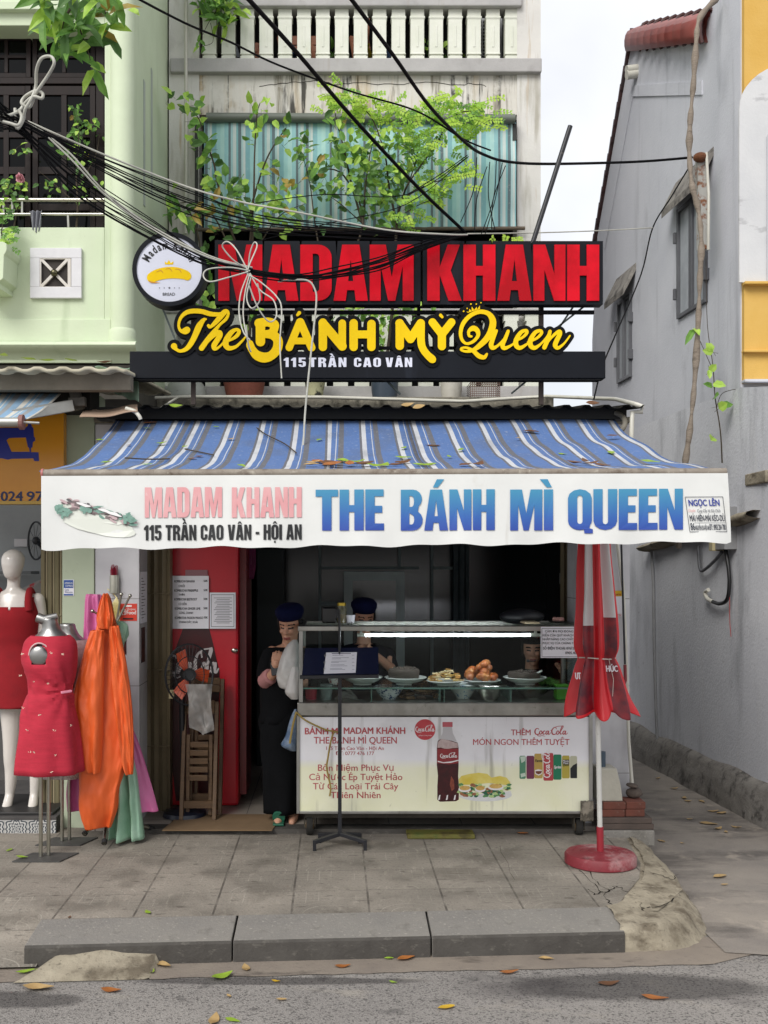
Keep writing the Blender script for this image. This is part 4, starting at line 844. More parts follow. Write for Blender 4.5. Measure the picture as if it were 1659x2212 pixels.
# round badge sign
rs = thing('round_sign', 'round white illuminated-box sign with a yellow loaf and a black rim', 'sign', (PX(369, SY), SY, PZ(668, SY)))
c = (PX(370, SY), PZ(589, SY)); r = 79*SY/FPX
def disc(mb, r0, r1, y0, y1, n=64):
    mb.loft([[(c[0]+rq*math.cos(2*math.pi*k/n), yy, c[1]+rq*math.sin(2*math.pi*k/n)) for k in range(n)] for rq, yy in ((r0, y0), (r1, y0), (r1, y1), (r0, y1))], False, False)
mb = MB(); disc(mb, r*.885, r, SY-.09, SY+.05); mb.build('rim', SBLK, rs, smooth=40)
mb = MB(); disc(mb, .001, r*.888, SY-.082, SY+.04); mb.build('face', pm('badge_white', '#d7d9e6', '#cfd1de', 3, .35), rs)
bf = sgn(SY-.084); BK = pm('badge_black', '#121316', rough=.5)
mb = MB(); 
def arcword(mb, s, cx, cy, R0, a0, a1, h, bold=.02):
    ws = [max(v[0] for v in text_mesh(ch, bold)[0])-min(v[0] for v in text_mesh(ch, bold)[0]) if ch != ' ' else .35 for ch in s]
    tot = sum(ws)+.14*(len(s)-1); pos = 0
    for ch, w in zip(s, ws):
        t = (pos+w/2)/tot; a = R(a0+(a1-a0)*t); pos += w+.14
        if ch == ' ': continue
        m = text_mesh(ch, bold); lo = min(v[0] for v in m[0]); k = h/CAPH; kx = abs(R(a1-a0))*R0/tot
        def f(x, y, z=0):
            u = (x-lo-w/2)*kx; v = R0+y*k; return bf(cx+v*math.sin(a)+u*math.cos(a), cy-v*math.cos(a)+u*math.sin(a))
        mb.put(m, f)
arcword(mb, 'Madam Khánh', 370, 592, 47, -68, 68, 17, .03)
letters(mb, 'BREAD', 356, 382, 645.5, 6.2, 0, .01, fn=bf)
for k, rr_ in ((-21, 1.6), (-11, 1.6), (0, 2.8), (11, 1.6), (21, 1.6)):
    pts = [(370+k+rr_*(1 if j % 2 == 0 else .45)*math.sin(math.pi*j/5), 629-rr_*(1 if j % 2 == 0 else .45)*math.cos(math.pi*j/5)) for j in range(10)]; mb.add([bf(*p) for p in pts], [tuple(range(10))])
mb.build('lettering', BK, rs, fixn=False)
LOAF = [S([(333, 607, 11), (345, 601, 12), (365, 597, 12.5), (385, 597, 12), (403, 601, 10), (408, 604, 9)])]
mb = MB(); strokes_on(mb, LOAF, sgn(SY-.085), res=.5)
mb.add([bf(*p) for p in [(361, 579), (360, 572), (365, 576), (369, 569), (373, 576), (379, 572), (378, 579)]], [tuple(range(7))]); mb.build('loaf_emblem', YELL, rs, fixn=False)
mb = MB()
for st in ([(343, 595, .5), (352, 592, 1), (357, 598, .3)], [(362, 589, .4), (371, 588, 1), (376, 595, .3)], [(382, 589, .4), (391, 590, 1), (396, 597, .3)], [(326, 613, .4), (332, 617, 1.6), (350, 618, .3)]): strokes_on(mb, [S(st)], sgn(SY-.0865), res=.25)
mb.build('loaf_shading', pm('loaf_orange', '#c98a1a', rough=.5), rs, fixn=False)

# ------------------------------------------------------------------ roller blind under the balcony
bl = thing('roller_blind', 'teal and white striped roller blind hanging below the stained balcony band', 'blind', (PX(773, 10.42), 10.42, PZ(495, 10.42)))
mb = MB(); BY = 10.40; mb.tube([(PX(446, BY), BY, PZ(254, BY)), (PX(1112, BY), BY, PZ(257, BY))], .045, 16); mb.build('roller_tube', pm('tube_grey', '#5a6058', '#6a7067', 5, .5), bl, smooth=True)
BLIND = striped('blind_stripes', [(0, '#c3cfcd'), (.09, '#83b3b8'), (.15, '#67777d'), (.24, '#b0cccf'), (.30, '#c9d4d2'), (.36, '#84b2ba'), (.50, '#a0cbcc'), (.62, '#acd2d0'), (.74, '#95c1c6'), (.86, '#68777c'), (.93, '#9ec2c6')], dirt='#6b97a0', amt=.3)
mb = MB()
def bfab(u, v):
    x = 440+u*676; y = 262+v*232; return (PX(x, BY), BY+.03+.012*math.sin(u*60)*(.3+v)+.02*noise.noise(Vector((u*14, v*4, 0))), PZ(y, BY))
mb.grid(bfab, 120, 12); us = [(440+i/120*676+8)/73.0 for j in range(13) for i in range(121)]
build_uv(mb, us, 'fabric', BLIND, bl, smooth=True)
mb = MB(); mb.tube([(PX(418, BY), BY+.03, PZ(494, BY)), (PX(1135, BY), BY+.03, PZ(491, BY))], .018, 10); mb.build('bottom_bar', pm('bar_brown', '#50463c', '#6b5d4d', 8, .6), bl, smooth=True)
mb = MB(); mb.bar((PX(423, BY), BY+.05, PZ(262, BY)), (PX(423, BY), BY+.05, PZ(545, BY)), .03, .03); mb.build('guide_rail', pm('rail_dark', '#2a2a28', rough=.6), bl); mb = MB(); mb.bar((PX(1113, BY), BY+.05, PZ(256, BY)), (PX(1113, BY), BY+.05, PZ(300, BY)), .04, .04); mb.build('guide_rail', pm('rail_dark', '#2a2a28', rough=.6), bl)
# ------------------------------------------------------------------ tailor shop on the left
ts = thing('tailor_shop', 'ground floor tailor shop with pale inner wall and a mint green pillar', 'shop', (-2.4, 7.4, 0))
MINT = pm('mint_pillar', '#b9c3ab', '#aab59c', 2, .7, layers=[('#857f6f', (6, 6, 2), .62, .74, .5), ('#8d8a7a', (18, 18, 18), .66, .74, .5)])
mb = MB(); mb.box(PX(135, FY), HX0-.003, FY-.01, 7.75, -.05, 3.0); mb.build('pillar', MINT, ts, bevel=.005)
mb = MB(); mb.box(-5, PX(90, 7.6), 9.3, 9.4, -.05, 3.3); mb.box(PX(90, 7.6)-.05, PX(90, 7.6), 7.8, 9.3, .1, 2.9); mb.build('inner_wall', pm('pale_wall', '#a3a7a9', '#8f9395', 2, .8), ts)
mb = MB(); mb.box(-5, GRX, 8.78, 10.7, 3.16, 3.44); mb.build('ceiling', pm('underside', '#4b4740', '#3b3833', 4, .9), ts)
mb = MB(); mb.box(-5, PX(122, 7.25), 7.25, 9.3, -.05, .105); mb.build('platform', pm('dark_mat', '#3d3b3b', '#4b4846', 8, .9), ts, bevel=.004)
def ornate():
    m, n, l, b = nodes_of('ornate_tile'); x = NX(n, l); g = n.new('ShaderNodeNewGeometry'); s = n.new('ShaderNodeSeparateXYZ'); l.new(g.outputs['Position'], s.inputs[0])
    u = x.m('FRACT', x.m('DIVIDE', x.m('ADD', s.outputs[0], 5), .155)); v = x.m('FRACT', x.m('DIVIDE', x.m('ADD', s.outputs[2], .05), .155))
    a = x.m('ABSOLUTE', x.m('SUBTRACT', u, .5)); c = x.m('ABSOLUTE', x.m('SUBTRACT', v, .5))
    rr = x.m('SQRT', x.m('ADD', x.m('MULTIPLY', a, a), x.m('MULTIPLY', c, c))); an = x.m('ARCTAN2', c, a)
    w = x.m('SINE', x.m('ADD', x.m('MULTIPLY', rr, 44), x.m('MULTIPLY', x.m('SINE', x.m('MULTIPLY', an, 8)), 2.4)))
    k = x.mix(x.m('GREATER_THAN', w, .1), hexc('#b9b9b6'), hexc('#3b4048'))
    k = x.mix(x.m('GREATER_THAN', x.m('MAXIMUM', a, c), .487), k, hexc('#8f8c88')); l.new(k, b.inputs['Base Color']); b.inputs['Roughness'].default_value = .35; return m
mb = MB(); mb.box(-5, PX(122, 7.25), 7.235, 7.249, -.05, .085); mb.build('tile_riser', ornate(), ts)
GATE = pm('beige_gate', '#8b8168', '#9b9178', 3, .5, layers=[('#5d553f', (9, 9, 2), .6, .74, .5)])
fg = thing('folding_gate', 'folded beige metal gate stacked beside the mint pillar', 'gate', (PX(110, 7.6), 7.6, 0))
for i in range(6):
    a = 90+i*7.6; mb = MB(); mb.prismz([(PX(a, 7.6), 7.58+.03*(i % 2)), (PX(a+6.4, 7.6), 7.6-.02*(i % 2)), (PX(a+6.4, 7.6), 7.75), (PX(a, 7.6), 7.75)], 0, 2.9)
    for zz_ in (.6, 1.45, 1.98): mb.ball((PX(a+3.2, 7.6), 7.585, zz_), .007, 6, 4)
    mb.build('slat', GATE, fg)
sg = thing('shop_sign', 'orange signboard with a blue sewing machine and part of a phone number', 'sign', (-2.4, 7.28, PZ(1090, 7.3)))
OY = 7.3; of = on_plane(OY-.032); OSGN = pm('orange_board', '#c98416', '#d8951f', 1.2, .22, lo=.35, hi=.65)
mb = MB(); mb.box(-4, PX(140, OY), OY-.03, OY+.05, PZ(1083, OY), PZ(890, OY)); mb.build('board', OSGN, sg)
mb = MB(); mb.box(-4, PX(141, OY), OY-.045, OY+.05, PZ(1090, OY), PZ(1083.2, OY)); mb.build('trim', pm('brass_trim', '#a98b4a', rough=.4, metal=.6), sg)
NAV = pm('navy_vinyl', '#1d2b8a', rough=.4)
mb = MB()
body = [(-80, 924), (55, 924), (60, 920), (60, 915), (67, 914), (68, 920), (72, 925), (73, 943), (76, 946), (76, 952), (71, 955), (70, 966), (67, 968), (67, 977), (83, 977), (84.5, 996), (74, 996), (72, 990), (25, 991), (17, 993), (4, 990), (-80, 991)]
hole = [(14, 951), (20, 946), (56, 945), (60, 965), (63, 968), (64, 976), (25, 976)]
mb.put(curve_mesh([[(p[0], -p[1]) for p in body], [(p[0], -p[1]) for p in hole]]), lambda x, y, z=0: of(x, -y)); mb.build('machine_emblem', NAV, sg, fixn=False)
mb = MB(); letters(mb, '024', 2, 49, 1082, 20, OY, .035, fn=of); letters(mb, '971', 58, 106, 1082, 20, OY, .035, fn=of); mb.build('phone_number', pm('navy_ink', '#1b2350', rough=.4), sg, fixn=False)
# tailor awning, roof sheet and odds and ends up there
AWN2 = striped('faded_awning_stripes', [(0, '#c6c3ba'), (.2, '#86a3ba'), (.32, '#c6c3ba'), (.36, '#86a3ba'), (.5, '#8d8f90'), (.7, '#7f9db8')])
ta = thing('awning', 'faded pale blue striped awning of the tailor shop with an aluminium arm', 'awning', (-2.5, 6.5, PZ(905, 6.4)))
mb = MB()
def f2(u, v): 
    xa, xb = (-300+u*440, -300+u*360); x = xa+(xb-xa)*v; y = 842+(905-842)*v; Y = 7.2-.8*v; return (PX(x, Y), Y, PZ(y, Y)-.02*math.sin(math.pi*v))
mb.grid(f2, 40, 8); us = [(i/40*440)/62 for j in range(9) for i in range(41)]; build_uv(mb, us, 'canopy', AWN2, ta, smooth=True, thick=.003)
mb = MB(); mb.tube([P(-300, 912, 6.38), P(46, 912, 6.38)], .028, 12); mb.tube([P(46, 912, 6.38), P(85, 914, 6.4)], .008, 8); mb.build('front_bar', pm('alu', '#b3b3ae', '#9c9b95', 6, .4, metal=.7), ta, smooth=True)
mb = MB(); mb.lathe([(.001, -.012), (.045, -.012), (.045, .012), (.001, .012)], (0, 0, 0), 18); mb.v = [(PX(47, 6.38)+z, 6.38+x, PZ(912, 6.38)+y) for x, y, z in mb.v]; mb.build('end_cap', pm('end_cap_red', '#7d5550', rough=.6), ta)
mb = MB(); mb.bar(P(30, 898, 6.7), P(155, 876, 7.0), .05, .075); mb.build('arm', MATS['alu'], ta, bevel=.005)
mb = MB(); mb.bar(P(155, 820, 7.1), P(172, 885, 7.1), .05, .07); mb.box(PX(145, 7.1), PX(185, 7.1), 7.08, 7.16, PZ(826, 7.1), PZ(800, 7.1)); mb.bar(P(150, 870, 7.05), P(185, 868, 7.05), .06, .06); mb.build('bracket', pm('bracket_dark', '#544f47', '#3a3631', 9, .6, layers=[('#6d4c34', (20, 20, 20), .6, .7, .6)]), ta, bevel=.004)
mb = MB(); corr(mb, -4, PX(283, 6.9), .16, .016, [(6.75, PZ(801, 6.75)), (8.6, PZ(801, 6.75)+.15)])
mb.build('roof_sheet', pm('dusty_sheet', '#bdb7a3', '#a49d89', 4, .95, layers=[('#5d5748', (6, 6, 6), .55, .68, .6)]), thick=.022, label='dusty pale corrugated roofing sheet over the tailor shop strewn with leaves', cat='roof sheet', smooth=25)
mb = MB(); mb.box(-4, PX(282, 6.9), 6.9, 7.0, PZ(842, 6.9), PZ(806, 6.9)); mb.build('roof_beam', pm('beam_dark', '#857d70', '#6a6357', 5, .9), label='grimy horizontal beam under the tailor shop roofing sheet', cat='beam')
mb = MB(); mb.box(-4, HX0+.03, 7.12, 7.4, PZ(893, 7.3), PZ(838, 7.3)+.06); mb.build('roof_cavity_shade', pm('cavity_shade', '#14120f', rough=1), ts)  # solid near-black block, its colour stands for the shade under the tailor roof
mb = MB()
def tarp(u, v):
    xl, xr = 205+28*v, 300; x = xl+(xr-xl)*u; yt = 792+4*u; yb = 868+0*u; y = yt+(yb-yt)*v*(.75+.25*u**.5) ; y = yt+(yb-yt)*(v*(.55+.45*u**.6)); Y = 7.35+.25*math.sin(v*2.6+u)*.6; return (PX(x, Y), Y, PZ(y, Y)+.006*math.sin(u*16))
mb.grid(tarp, 24, 20); mb.build('tarpaulin', pm('mint_tarp', '#9cb8a2', '#88a48f', 3, .45, bump=.1, bscale=10), label='curled mint green plastic sheet tucked between the two roofs', cat='tarpaulin', smooth=True, thick=.004)
mb = MB()
def flap(u, v): x = 172+u*125+v*10*(1-u); y = 900-14*v-8*u+3*math.sin(u*5); Y = 6.85+.35*v; return (PX(x, Y), Y, PZ(y, Y)+.004*math.sin(u*9))
mb.grid(flap, 18, 6); mb.build('cardboard_flap', pm('cardboard_pink', '#b39a86', '#a48a75', 5, .9), label='bent piece of pale cardboard lying at the awning corner', cat='cardboard', thick=.006)
pipe('conduit', [(272, 882, 6.9), (290, 888, 6.88), (300, 898, 6.86), (304, 906, 6.86)], .013, PVC, 'short curved white conduit poking out beside the bent cardboard', 'conduit', per=4)
pipe('wire', [(30, 810, 7.05), (70, 818, 7.0), (120, 838, 7.0)], .006, pm('red_wire', '#a03a3a', rough=.5), 'thin red wire under the tailor shop roof', 'wire', per=5)
# wall fan and socket inside the tailor shop
wf = thing('wall_fan', 'dark wall fan on the pale tailor shop wall', 'fan', P(85, 1170, 9.2))
c = P(78, 1168, 9.1); mb = MB(); mb.tube([c+Vector((.16*math.cos(a)*.5, -.05*math.cos(a), .16*math.sin(a))) for a in [2*math.pi*k/28 for k in range(29)]], .008, 6)
for k in range(10): a = math.pi*2*k/10; mb.tube([c+Vector((0, -.03, 0)), c+Vector((.08*math.cos(a), -.05*math.cos(a), .16*math.sin(a)))], .002, 4)
mb.build('cage', pm('fan_dark', '#2b2e33', rough=.5), wf, smooth=True)
mb = MB(); mb.ball(c, .035); mb.tube([c, c+Vector((.0, .2, -.05))], .02, 8); mb.build('motor', MATS['fan_dark'], wf, smooth=True)
mb = MB(); mb.box(PX(32, 9.3), PX(60, 9.3), 9.28, 9.3, PZ(1181, 9.3), PZ(1164, 9.3)); mb.build('wall_socket', WHITEP, label='small white double socket on the pale tailor shop wall', cat='socket', bevel=.003)
mb = MB(); mb.box(-4, PX(85, 9.25), 9.0, 9.25, PZ(1240, 9.1), PZ(1234, 9.1)); mb.build('wall_shelf', pm('shelf_grey', '#6f7274', rough=.6), label='thin grey shelf along the tailor shop back wall', cat='shelf')
mb = MB()
def heap(u, v): a = u*2*math.pi; r = (1-v)*.33*(1+.2*math.sin(a*3)); return (-2.35+r*math.cos(a)*1.2, 8.7+r*math.sin(a)*.6, PZ(1330, 8.7)+.30*v**.7+.03*math.sin(a*5)*(1-v))
mb.grid(heap, 30, 8); mb.build('cloth_pile', pm('cloth_mix', '#8f8a86', '#a6343a', 3, .9, lo=.52, hi=.56), label='heap of grey and red folded cloth behind the white mannequin', cat='cloth', smooth=True)
mb = MB(); mb.box(-2.9, -2.0, 8.5, 8.9, .1, PZ(1330, 8.7)); mb.build('cloth_table', pm('table_grey', '#5c5a58', '#4a4847', 4, .8), label='dark counter inside the tailor shop carrying the cloth heap', cat='table')

# ------------------------------------------------------------------ bodies: one continuous remeshed surface
def remesh(mb, name, mats, parent, voxel=.008, smooth=6, paint=None):
    vs = np.array(mb.v); org = ROOT[parent.name]
    me = bpy.data.meshes.new('tmp'); me.from_pydata([(v[0]-org[0], v[1]-org[1], v[2]-org[2]) for v in mb.v], [], mb.f)
    bm = bmesh.new(); bm.from_mesh(me); bmesh.ops.recalc_face_normals(bm, faces=bm.faces); bm.to_mesh(me); bm.free()
    o = bpy.data.objects.new('tmp', me); COL.objects.link(o)
    k = o.modifiers.new('r', 'REMESH'); k.mode = 'VOXEL'; k.voxel_size = voxel
    if smooth: k = o.modifiers.new('s', 'SMOOTH'); k.iterations = smooth; k.factor = .5
    dg = bpy.context.evaluated_depsgraph_get(); nm = bpy.data.meshes.new_from_object(o.evaluated_get(dg)); bpy.data.objects.remove(o); bpy.data.meshes.remove(me)
    nm.name = name; nm.materials.clear()
    for m in (mats if isinstance(mats, (list, tuple)) else [mats]): nm.materials.append(m)
    for p in nm.polygons:
        p.use_smooth = True
        if paint: p.material_index = paint(Vector(p.center)+org)
    ob = bpy.data.objects.new(name, nm); COL.objects.link(ob); ob.parent = parent; ROOT[ob.name] = Vector(org); return ob
def limb(mb, pts, n=14):                       # pts: (x,y,z,r)
    ps = smooth_path(pts, 5); mb.tube([p[:3] for p in ps], [max(.004, p[3]) for p in ps], n); mb.ball(pts[0][:3], pts[0][3]*.98); mb.ball(pts[-1][:3], pts[-1][3]*.98)
def ell(c, rx, ry, z, n=28, sup=2.0, ph=0, fold=0, nf=9, tw=0):
    o = []
    for k in range(n):
        a = 2*math.pi*k/n; ca, sa = math.cos(a), math.sin(a); f = 1+fold*math.sin(nf*a+ph)
        o.append(Vector((c[0]+rx*f*math.copysign(abs(ca)**(2/sup), ca), c[1]+ry*f*math.copysign(abs(sa)**(2/sup), sa), z)))
    return o
def loftz(mb, secs, n=40, sup=2.2, caps=(False, False)):   # secs: (z, cx, cy, rx, ry, fold, nf, ph)
    mb.loft([ell((s[1], s[2]), s[3], s[4], s[0], n, sup, s[7] if len(s) > 7 else 0, s[5] if len(s) > 5 else 0, s[6] if len(s) > 6 else 9) for s in secs], *caps)
def dense(secs, per=4): return smooth_path(secs, per)

# white mannequin in a red dress
WHM = pm('glossy_white', '#cfc9c2', rough=.18, spec=.6)
MX, MY = PX(27, 7.5), 7.55; sc_ = 7.5/FPX
def mz(y): return PZ(y, 7.5)
mq = thing('mannequin', 'full-length glossy white mannequin wearing a short red sleeveless dress', 'mannequin', (MX, MY, .105))
mb = MB(); hx = PX(25, 7.5)
mb.loft([ell((hx, MY-.02+o), rx, ry, mz(y), 20) for y, rx, ry, o in ((1252, .02, .03, -.03), (1246, .05, .06, -.02), (1236, .063, .085, -.01), (1220, .077, .1, 0), (1205, .08, .102, .01), (1194, .062, .08, .01), (1188, .03, .04, .01), (1186, .008, .01, .01))], True, True)
limb(mb, [(hx, MY+.01, mz(1240), .05), (hx, MY, mz(1262), .046), (hx-.002, MY, mz(1282), .055)])
cx = PX(33, 7.5)-.02
mb.loft([ell((cx, MY), rx, ry, mz(y), 24) for y, rx, ry in ((1272, .05, .05), (1284, .14, .07), (1300, .17, .085), (1330, .165, .11), (1370, .15, .11), (1400, .125, .09), (1440, .15, .105), (1480, .17, .12), (1530, .165, .115))], True, True)
limb(mb, [(cx+.165, MY, mz(1296), .05), (cx+.185, MY+.01, mz(1340), .042), (cx+.19, MY+.0, mz(1400), .036), (cx+.175, MY-.06, mz(1470), .028)]); limb(mb, [(cx-.165, MY, mz(1296), .05), (cx-.185, MY, mz(1340), .042), (cx-.19, MY, mz(1400), .036)])
for x0, x1, fx in ((20, 18, 14), (68, 72, 70)):
    limb(mb, [(PX(x0, 7.5), MY, mz(1525), .085), (PX((x0+x1)/2, 7.5), MY, mz(1590), .06), (PX(x1, 7.5), MY, mz(1640), .05), (PX(x1, 7.5)+.003, MY+.01, mz(1670), .047), (PX(x1-3, 7.5), MY+.01, mz(1725), .032)])
    limb(mb, [(PX(x1-3, 7.5), MY, mz(1725), .033), (PX(fx, 7.5), MY-.05, mz(1745), .034), (PX(fx-2, 7.5), MY-.13, mz(1757), .022)])
remesh(mb, 'body', WHM, mq, .009, 8)
REDC = pm('red_dress', '#8f0716', '#7c0512', 6, .9, bump=.1)
mb = MB(); loftz(mb, dense([(mz(1290), cx, MY, .155, .095), (mz(1330), cx, MY-.01, .178, .128), (mz(1370), cx, MY, .168, .12), (mz(1400), cx, MY, .15, .105), (mz(1440), cx, MY, .168, .12), (mz(1480), cx, MY, .188, .137, .01, 7), (mz(1528), cx, MY, .20, .145, .02, 7)], 7), 90)
mb.f = [f for f in mb.f if not all(mb.v[i][1] < MY and abs(mb.v[i][0]-cx) < .105 and mb.v[i][2] > mz(1322)+.035*abs(math.sin(math.pi*(mb.v[i][0]-cx)/.12)) for i in f)]
mb.m = [0]*len(mb.f)
for s in (-1, 1): mb.tube(smooth_path([(cx+s*.13, MY-.10, mz(1318)), (cx+s*.122, MY-.085, mz(1292)), (cx+s*.112, MY-.0, mz(1276)), (cx+s*.12, MY+.08, mz(1300))], 5), .024, 10, 1.0)
mb.build('dress', REDC, mq, smooth=True, thick=.004)
mb = MB(); mb.box(PX(-60, 7.4), PX(122, 7.4), 7.3, 7.9, .106, .125); mb.build('stand_base', pm('black_base', '#232222', rough=.5), mq, bevel=.004)

# silver torsos on stands
SILV = pm('silver_torso', '#9b9a98', '#8b8a88', 5, .32, metal=.85)
def torso(name, label, px, Yb, ytop, yhem, dressmat, dressname, kind, polex, ybase):
    s = Yb/FPX; X0 = PX(px, Yb); z = lambda y: PZ(y, Yb)
    t = thing(name, label, 'mannequin', (X0, Yb, 0)); H = (z(ytop)-z(yhem)); q = lambda f: z(ytop)-H*f
    mb = MB(); nx = .03
    mb.loft([ell((X0+ox, Yb), rx, ry, q(f), 24) for f, rx, ry, ox in ((-.02, .052, .05, -.01), (.02, .05, .05, .0), (.06, .058, .055, .01), (.10, .10, .07, .01), (.14, .14, .085, .005), (.20, .145, .10, 0), (.30, .14, .125, 0), (.44, .11, .10, 0), (.55, .14, .12, 0), (.64, .155, .13, 0))], True, True)
    remesh(mb, 'body', SILV, t, .01, 5)
    if kind == 'coral':
        mb = MB(); mb.tube([(X0-.075, Yb-.01, q(-.02)), (X0-.03, Yb-.01, q(-.0)), (X0+.045, Yb, q(-.03))], [.03, .035, .02], 10); mb.build('neck_rim', SILV, t, smooth=True)
        mb = MB(); mb.ball((X0-.035, Yb-.125, q(.225)), .056, 20, 14, (1, .35, 1.1)); mb.build('arm_cap', SILV, t, smooth=True)
    D = dense([(q(.10), X0+.005, Yb, .12, .085, 0, 5, 0), (q(.15), X0, Yb, .158, .11, 0, 5, 0), (q(.28), X0-.006, Yb, .163, .14, .012, 6, 1), (q(.43), X0+.008, Yb, .128, .112, .035, 9, 1.4), (q(.52), X0-.002, Yb, .145, .125, .03, 8, 1.2), (q(.72), X0-.005, Yb, .178, .155, .035, 7, .6), (q(1.0), X0-.008, Yb, .203, .168, .06, 7, .2)], 5)
    mb = MB(); loftz(mb, D, 80); gx, gz = X0+.12, q(.46)
    for i, v in enumerate(mb.v):               # cloth pulled in soft diagonal folds towards the waist clip
        a, r = math.atan2(v[2]-gz, v[0]-gx), math.hypot(v[2]-gz, v[0]-gx); w = .011*math.sin(a*11)*math.exp(-r*4.5)*min(1, r*12)+.006*noise.noise(Vector((v[0]*14, v[1]*14, v[2]*5))); d = Vector((v[0]-X0, v[1]-Yb, 0)).normalized(); mb.v[i] = (v[0]+d.x*w, v[1]+d.y*w, v[2])
    if kind == 'coral':                        # open the arm hole facing the street
        mb.f = [f for f in mb.f if not all((mb.v[i][1] < Yb) and ((mb.v[i][0]-(X0-.035))/.062)**2 + ((mb.v[i][2]-q(.225))/.075)**2 < 1 for i in f)]
        for (ax, ay, az) in ((.04, -.03, q(.085)), (-.09, -.03, q(.1))): pass
    mb.build(dressname, dressmat, t, smooth=True, thick=.004)
    if kind == 'coral':
        mb = MB(); a = [(X0-.035+.064*math.cos(k*.3307), Yb-.121+.012*abs(math.cos(k*.33)), q(.225)+.078*math.sin(k*.3307)) for k in range(20)]; mb.tube(a, .005, 6); mb.build('arm_hole_trim', pm('pale_trim', '#c9a9a9', rough=.8), t, smooth=True)
        mb = MB(); mb.bar((X0+.10, Yb-.125, q(.462)), (X0+.155, Yb-.09, q(.455)), .02, .014); mb.build('clip', pm('pink_clip', '#d98aa0', rough=.4), t, bevel=.003)
        mb = MB(); rg = random.Random(2)
        for f, dx in ((.21, .11), (.21, -.135), (.35, -.15), (.39, -.06), (.4, .03), (.56, -.13), (.6, -.02), (.7, -.1), (.7, .07), (.68, .16), (.84, -.08), (.84, -.05), (.86, .08), (.97, .05), (.95, -.12), (.2, .05)):
            sx = dx/.19; yy = Yb-.15*math.sqrt(max(.05, 1-sx*sx))-.02
            for k in range(4): 
                a = rg.uniform(0, 6.28); c_ = Vector((X0+dx+rg.uniform(-.008, .008), yy, q(f)+rg.uniform(-.005, .005))); d_ = Vector((math.cos(a), 0, math.sin(a)*.6))*.0065; e_ = Vector((-d_.z, 0, d_.x))*.4; mb.add([c_-d_, c_+e_, c_+d_, c_-e_], [(0,1,2,3)])
        mb.build('flower_embroidery', pm('cream_thread', '#e0c9b5', rough=.8), t, fixn=False)
    if kind == 'lace':
        mb = MB(); loftz(mb, [(q(.93), X0-.02, Yb, .19, .165, .03, 9), (q(1.06), X0-.02, Yb, .2, .175, .04, 9)], 60)
        mb.build('lace_hem', pm('lace', '#9b8f8f', '#c2b8b5', 70, .9, lo=.45, hi=.55, bump=.3), t, smooth=True, thick=.003)
    for k, dx in enumerate((-.022, .018)):
        mb = MB(); mb.tube([(X0+dx+polex, Yb+.03*k, q(.6)), (X0+dx+polex, Yb+.03*k, .01)], .0115, 12); mb.build('stand_pole', STEEL, t, smooth=True)
    mb = MB(); a = X0+polex; mb.prismz([(a-.17, Yb-.1), (a+.12, Yb-.1), (a+.19, Yb+.1), (a-.1, Yb+.1)], .002, .008); mb.build('stand_base', pm('base_grey', '#4d4c4a', '#3b3a39', 6, .6), t)
CORAL = pm('coral_linen', '#b52339', '#a31d31', 9, .85, stretch=(1, 1, 6), bump=.25, bscale=80)
torso('torso_form', 'silver headless torso form in a coral sleeveless dress with tiny embroidered flowers', 108, 6.62, 1340, 1667, CORAL, 'dress', 'coral', -.035, 1850)
torso('torso_form', 'silver headless torso form behind the coral dress, in a pale lace skirt', 148, 7.0, 1352, 1655, pm('lace_dress', '#a7898a', '#8d6f72', 40, .85, bump=.3), 'dress', 'lace', -.02, 1825)

# rack with raincoats
rk = thing('coat_stand', 'chrome coat stand with ball-tipped hooks under the raincoats', 'coat stand', (PX(228, 6.95), 6.95, 0))
rx_ = PX(240, 6.95); mb = MB(); mb.tube([(rx_, 6.98, .3), (rx_+.005, 6.98, PZ(1345, 6.95))], .014, 12)
mb.build('pole', STEEL, rk, smooth=True)
for a, b in (((252, 1342), (262, 1284)), ((252, 1345), (281, 1287)), ((246, 1335), (240, 1308)), ((244, 1345), (200, 1320))):
    mb = MB(); mb.tube([P(*a, 6.93), P(*b, 6.9)], .007, 8); mb.ball(P(*b, 6.9), .012, 10, 8); mb.build('hook', STEEL, rk, smooth=True)
for a in (((205, 1772, 6.95), (182, 1802, 6.85)), ((232, 1760, 6.95), (225, 1822, 6.78)), ((245, 1770, 7.0), (330, 1790, 7.25))):
    mb = MB(); mb.tube([P(*a[0]), P(*a[1])], .014, 10); g_ = mb.build('leg', STEEL, rk, smooth=True)
    mb = MB(); e = P(*a[1]); mb.tube([e+(P(*a[0])-e)*.12, e], .018, 10); mb.build('rubber_foot', pm('rubber', '#181818', rough=.8), g_, smooth=True)
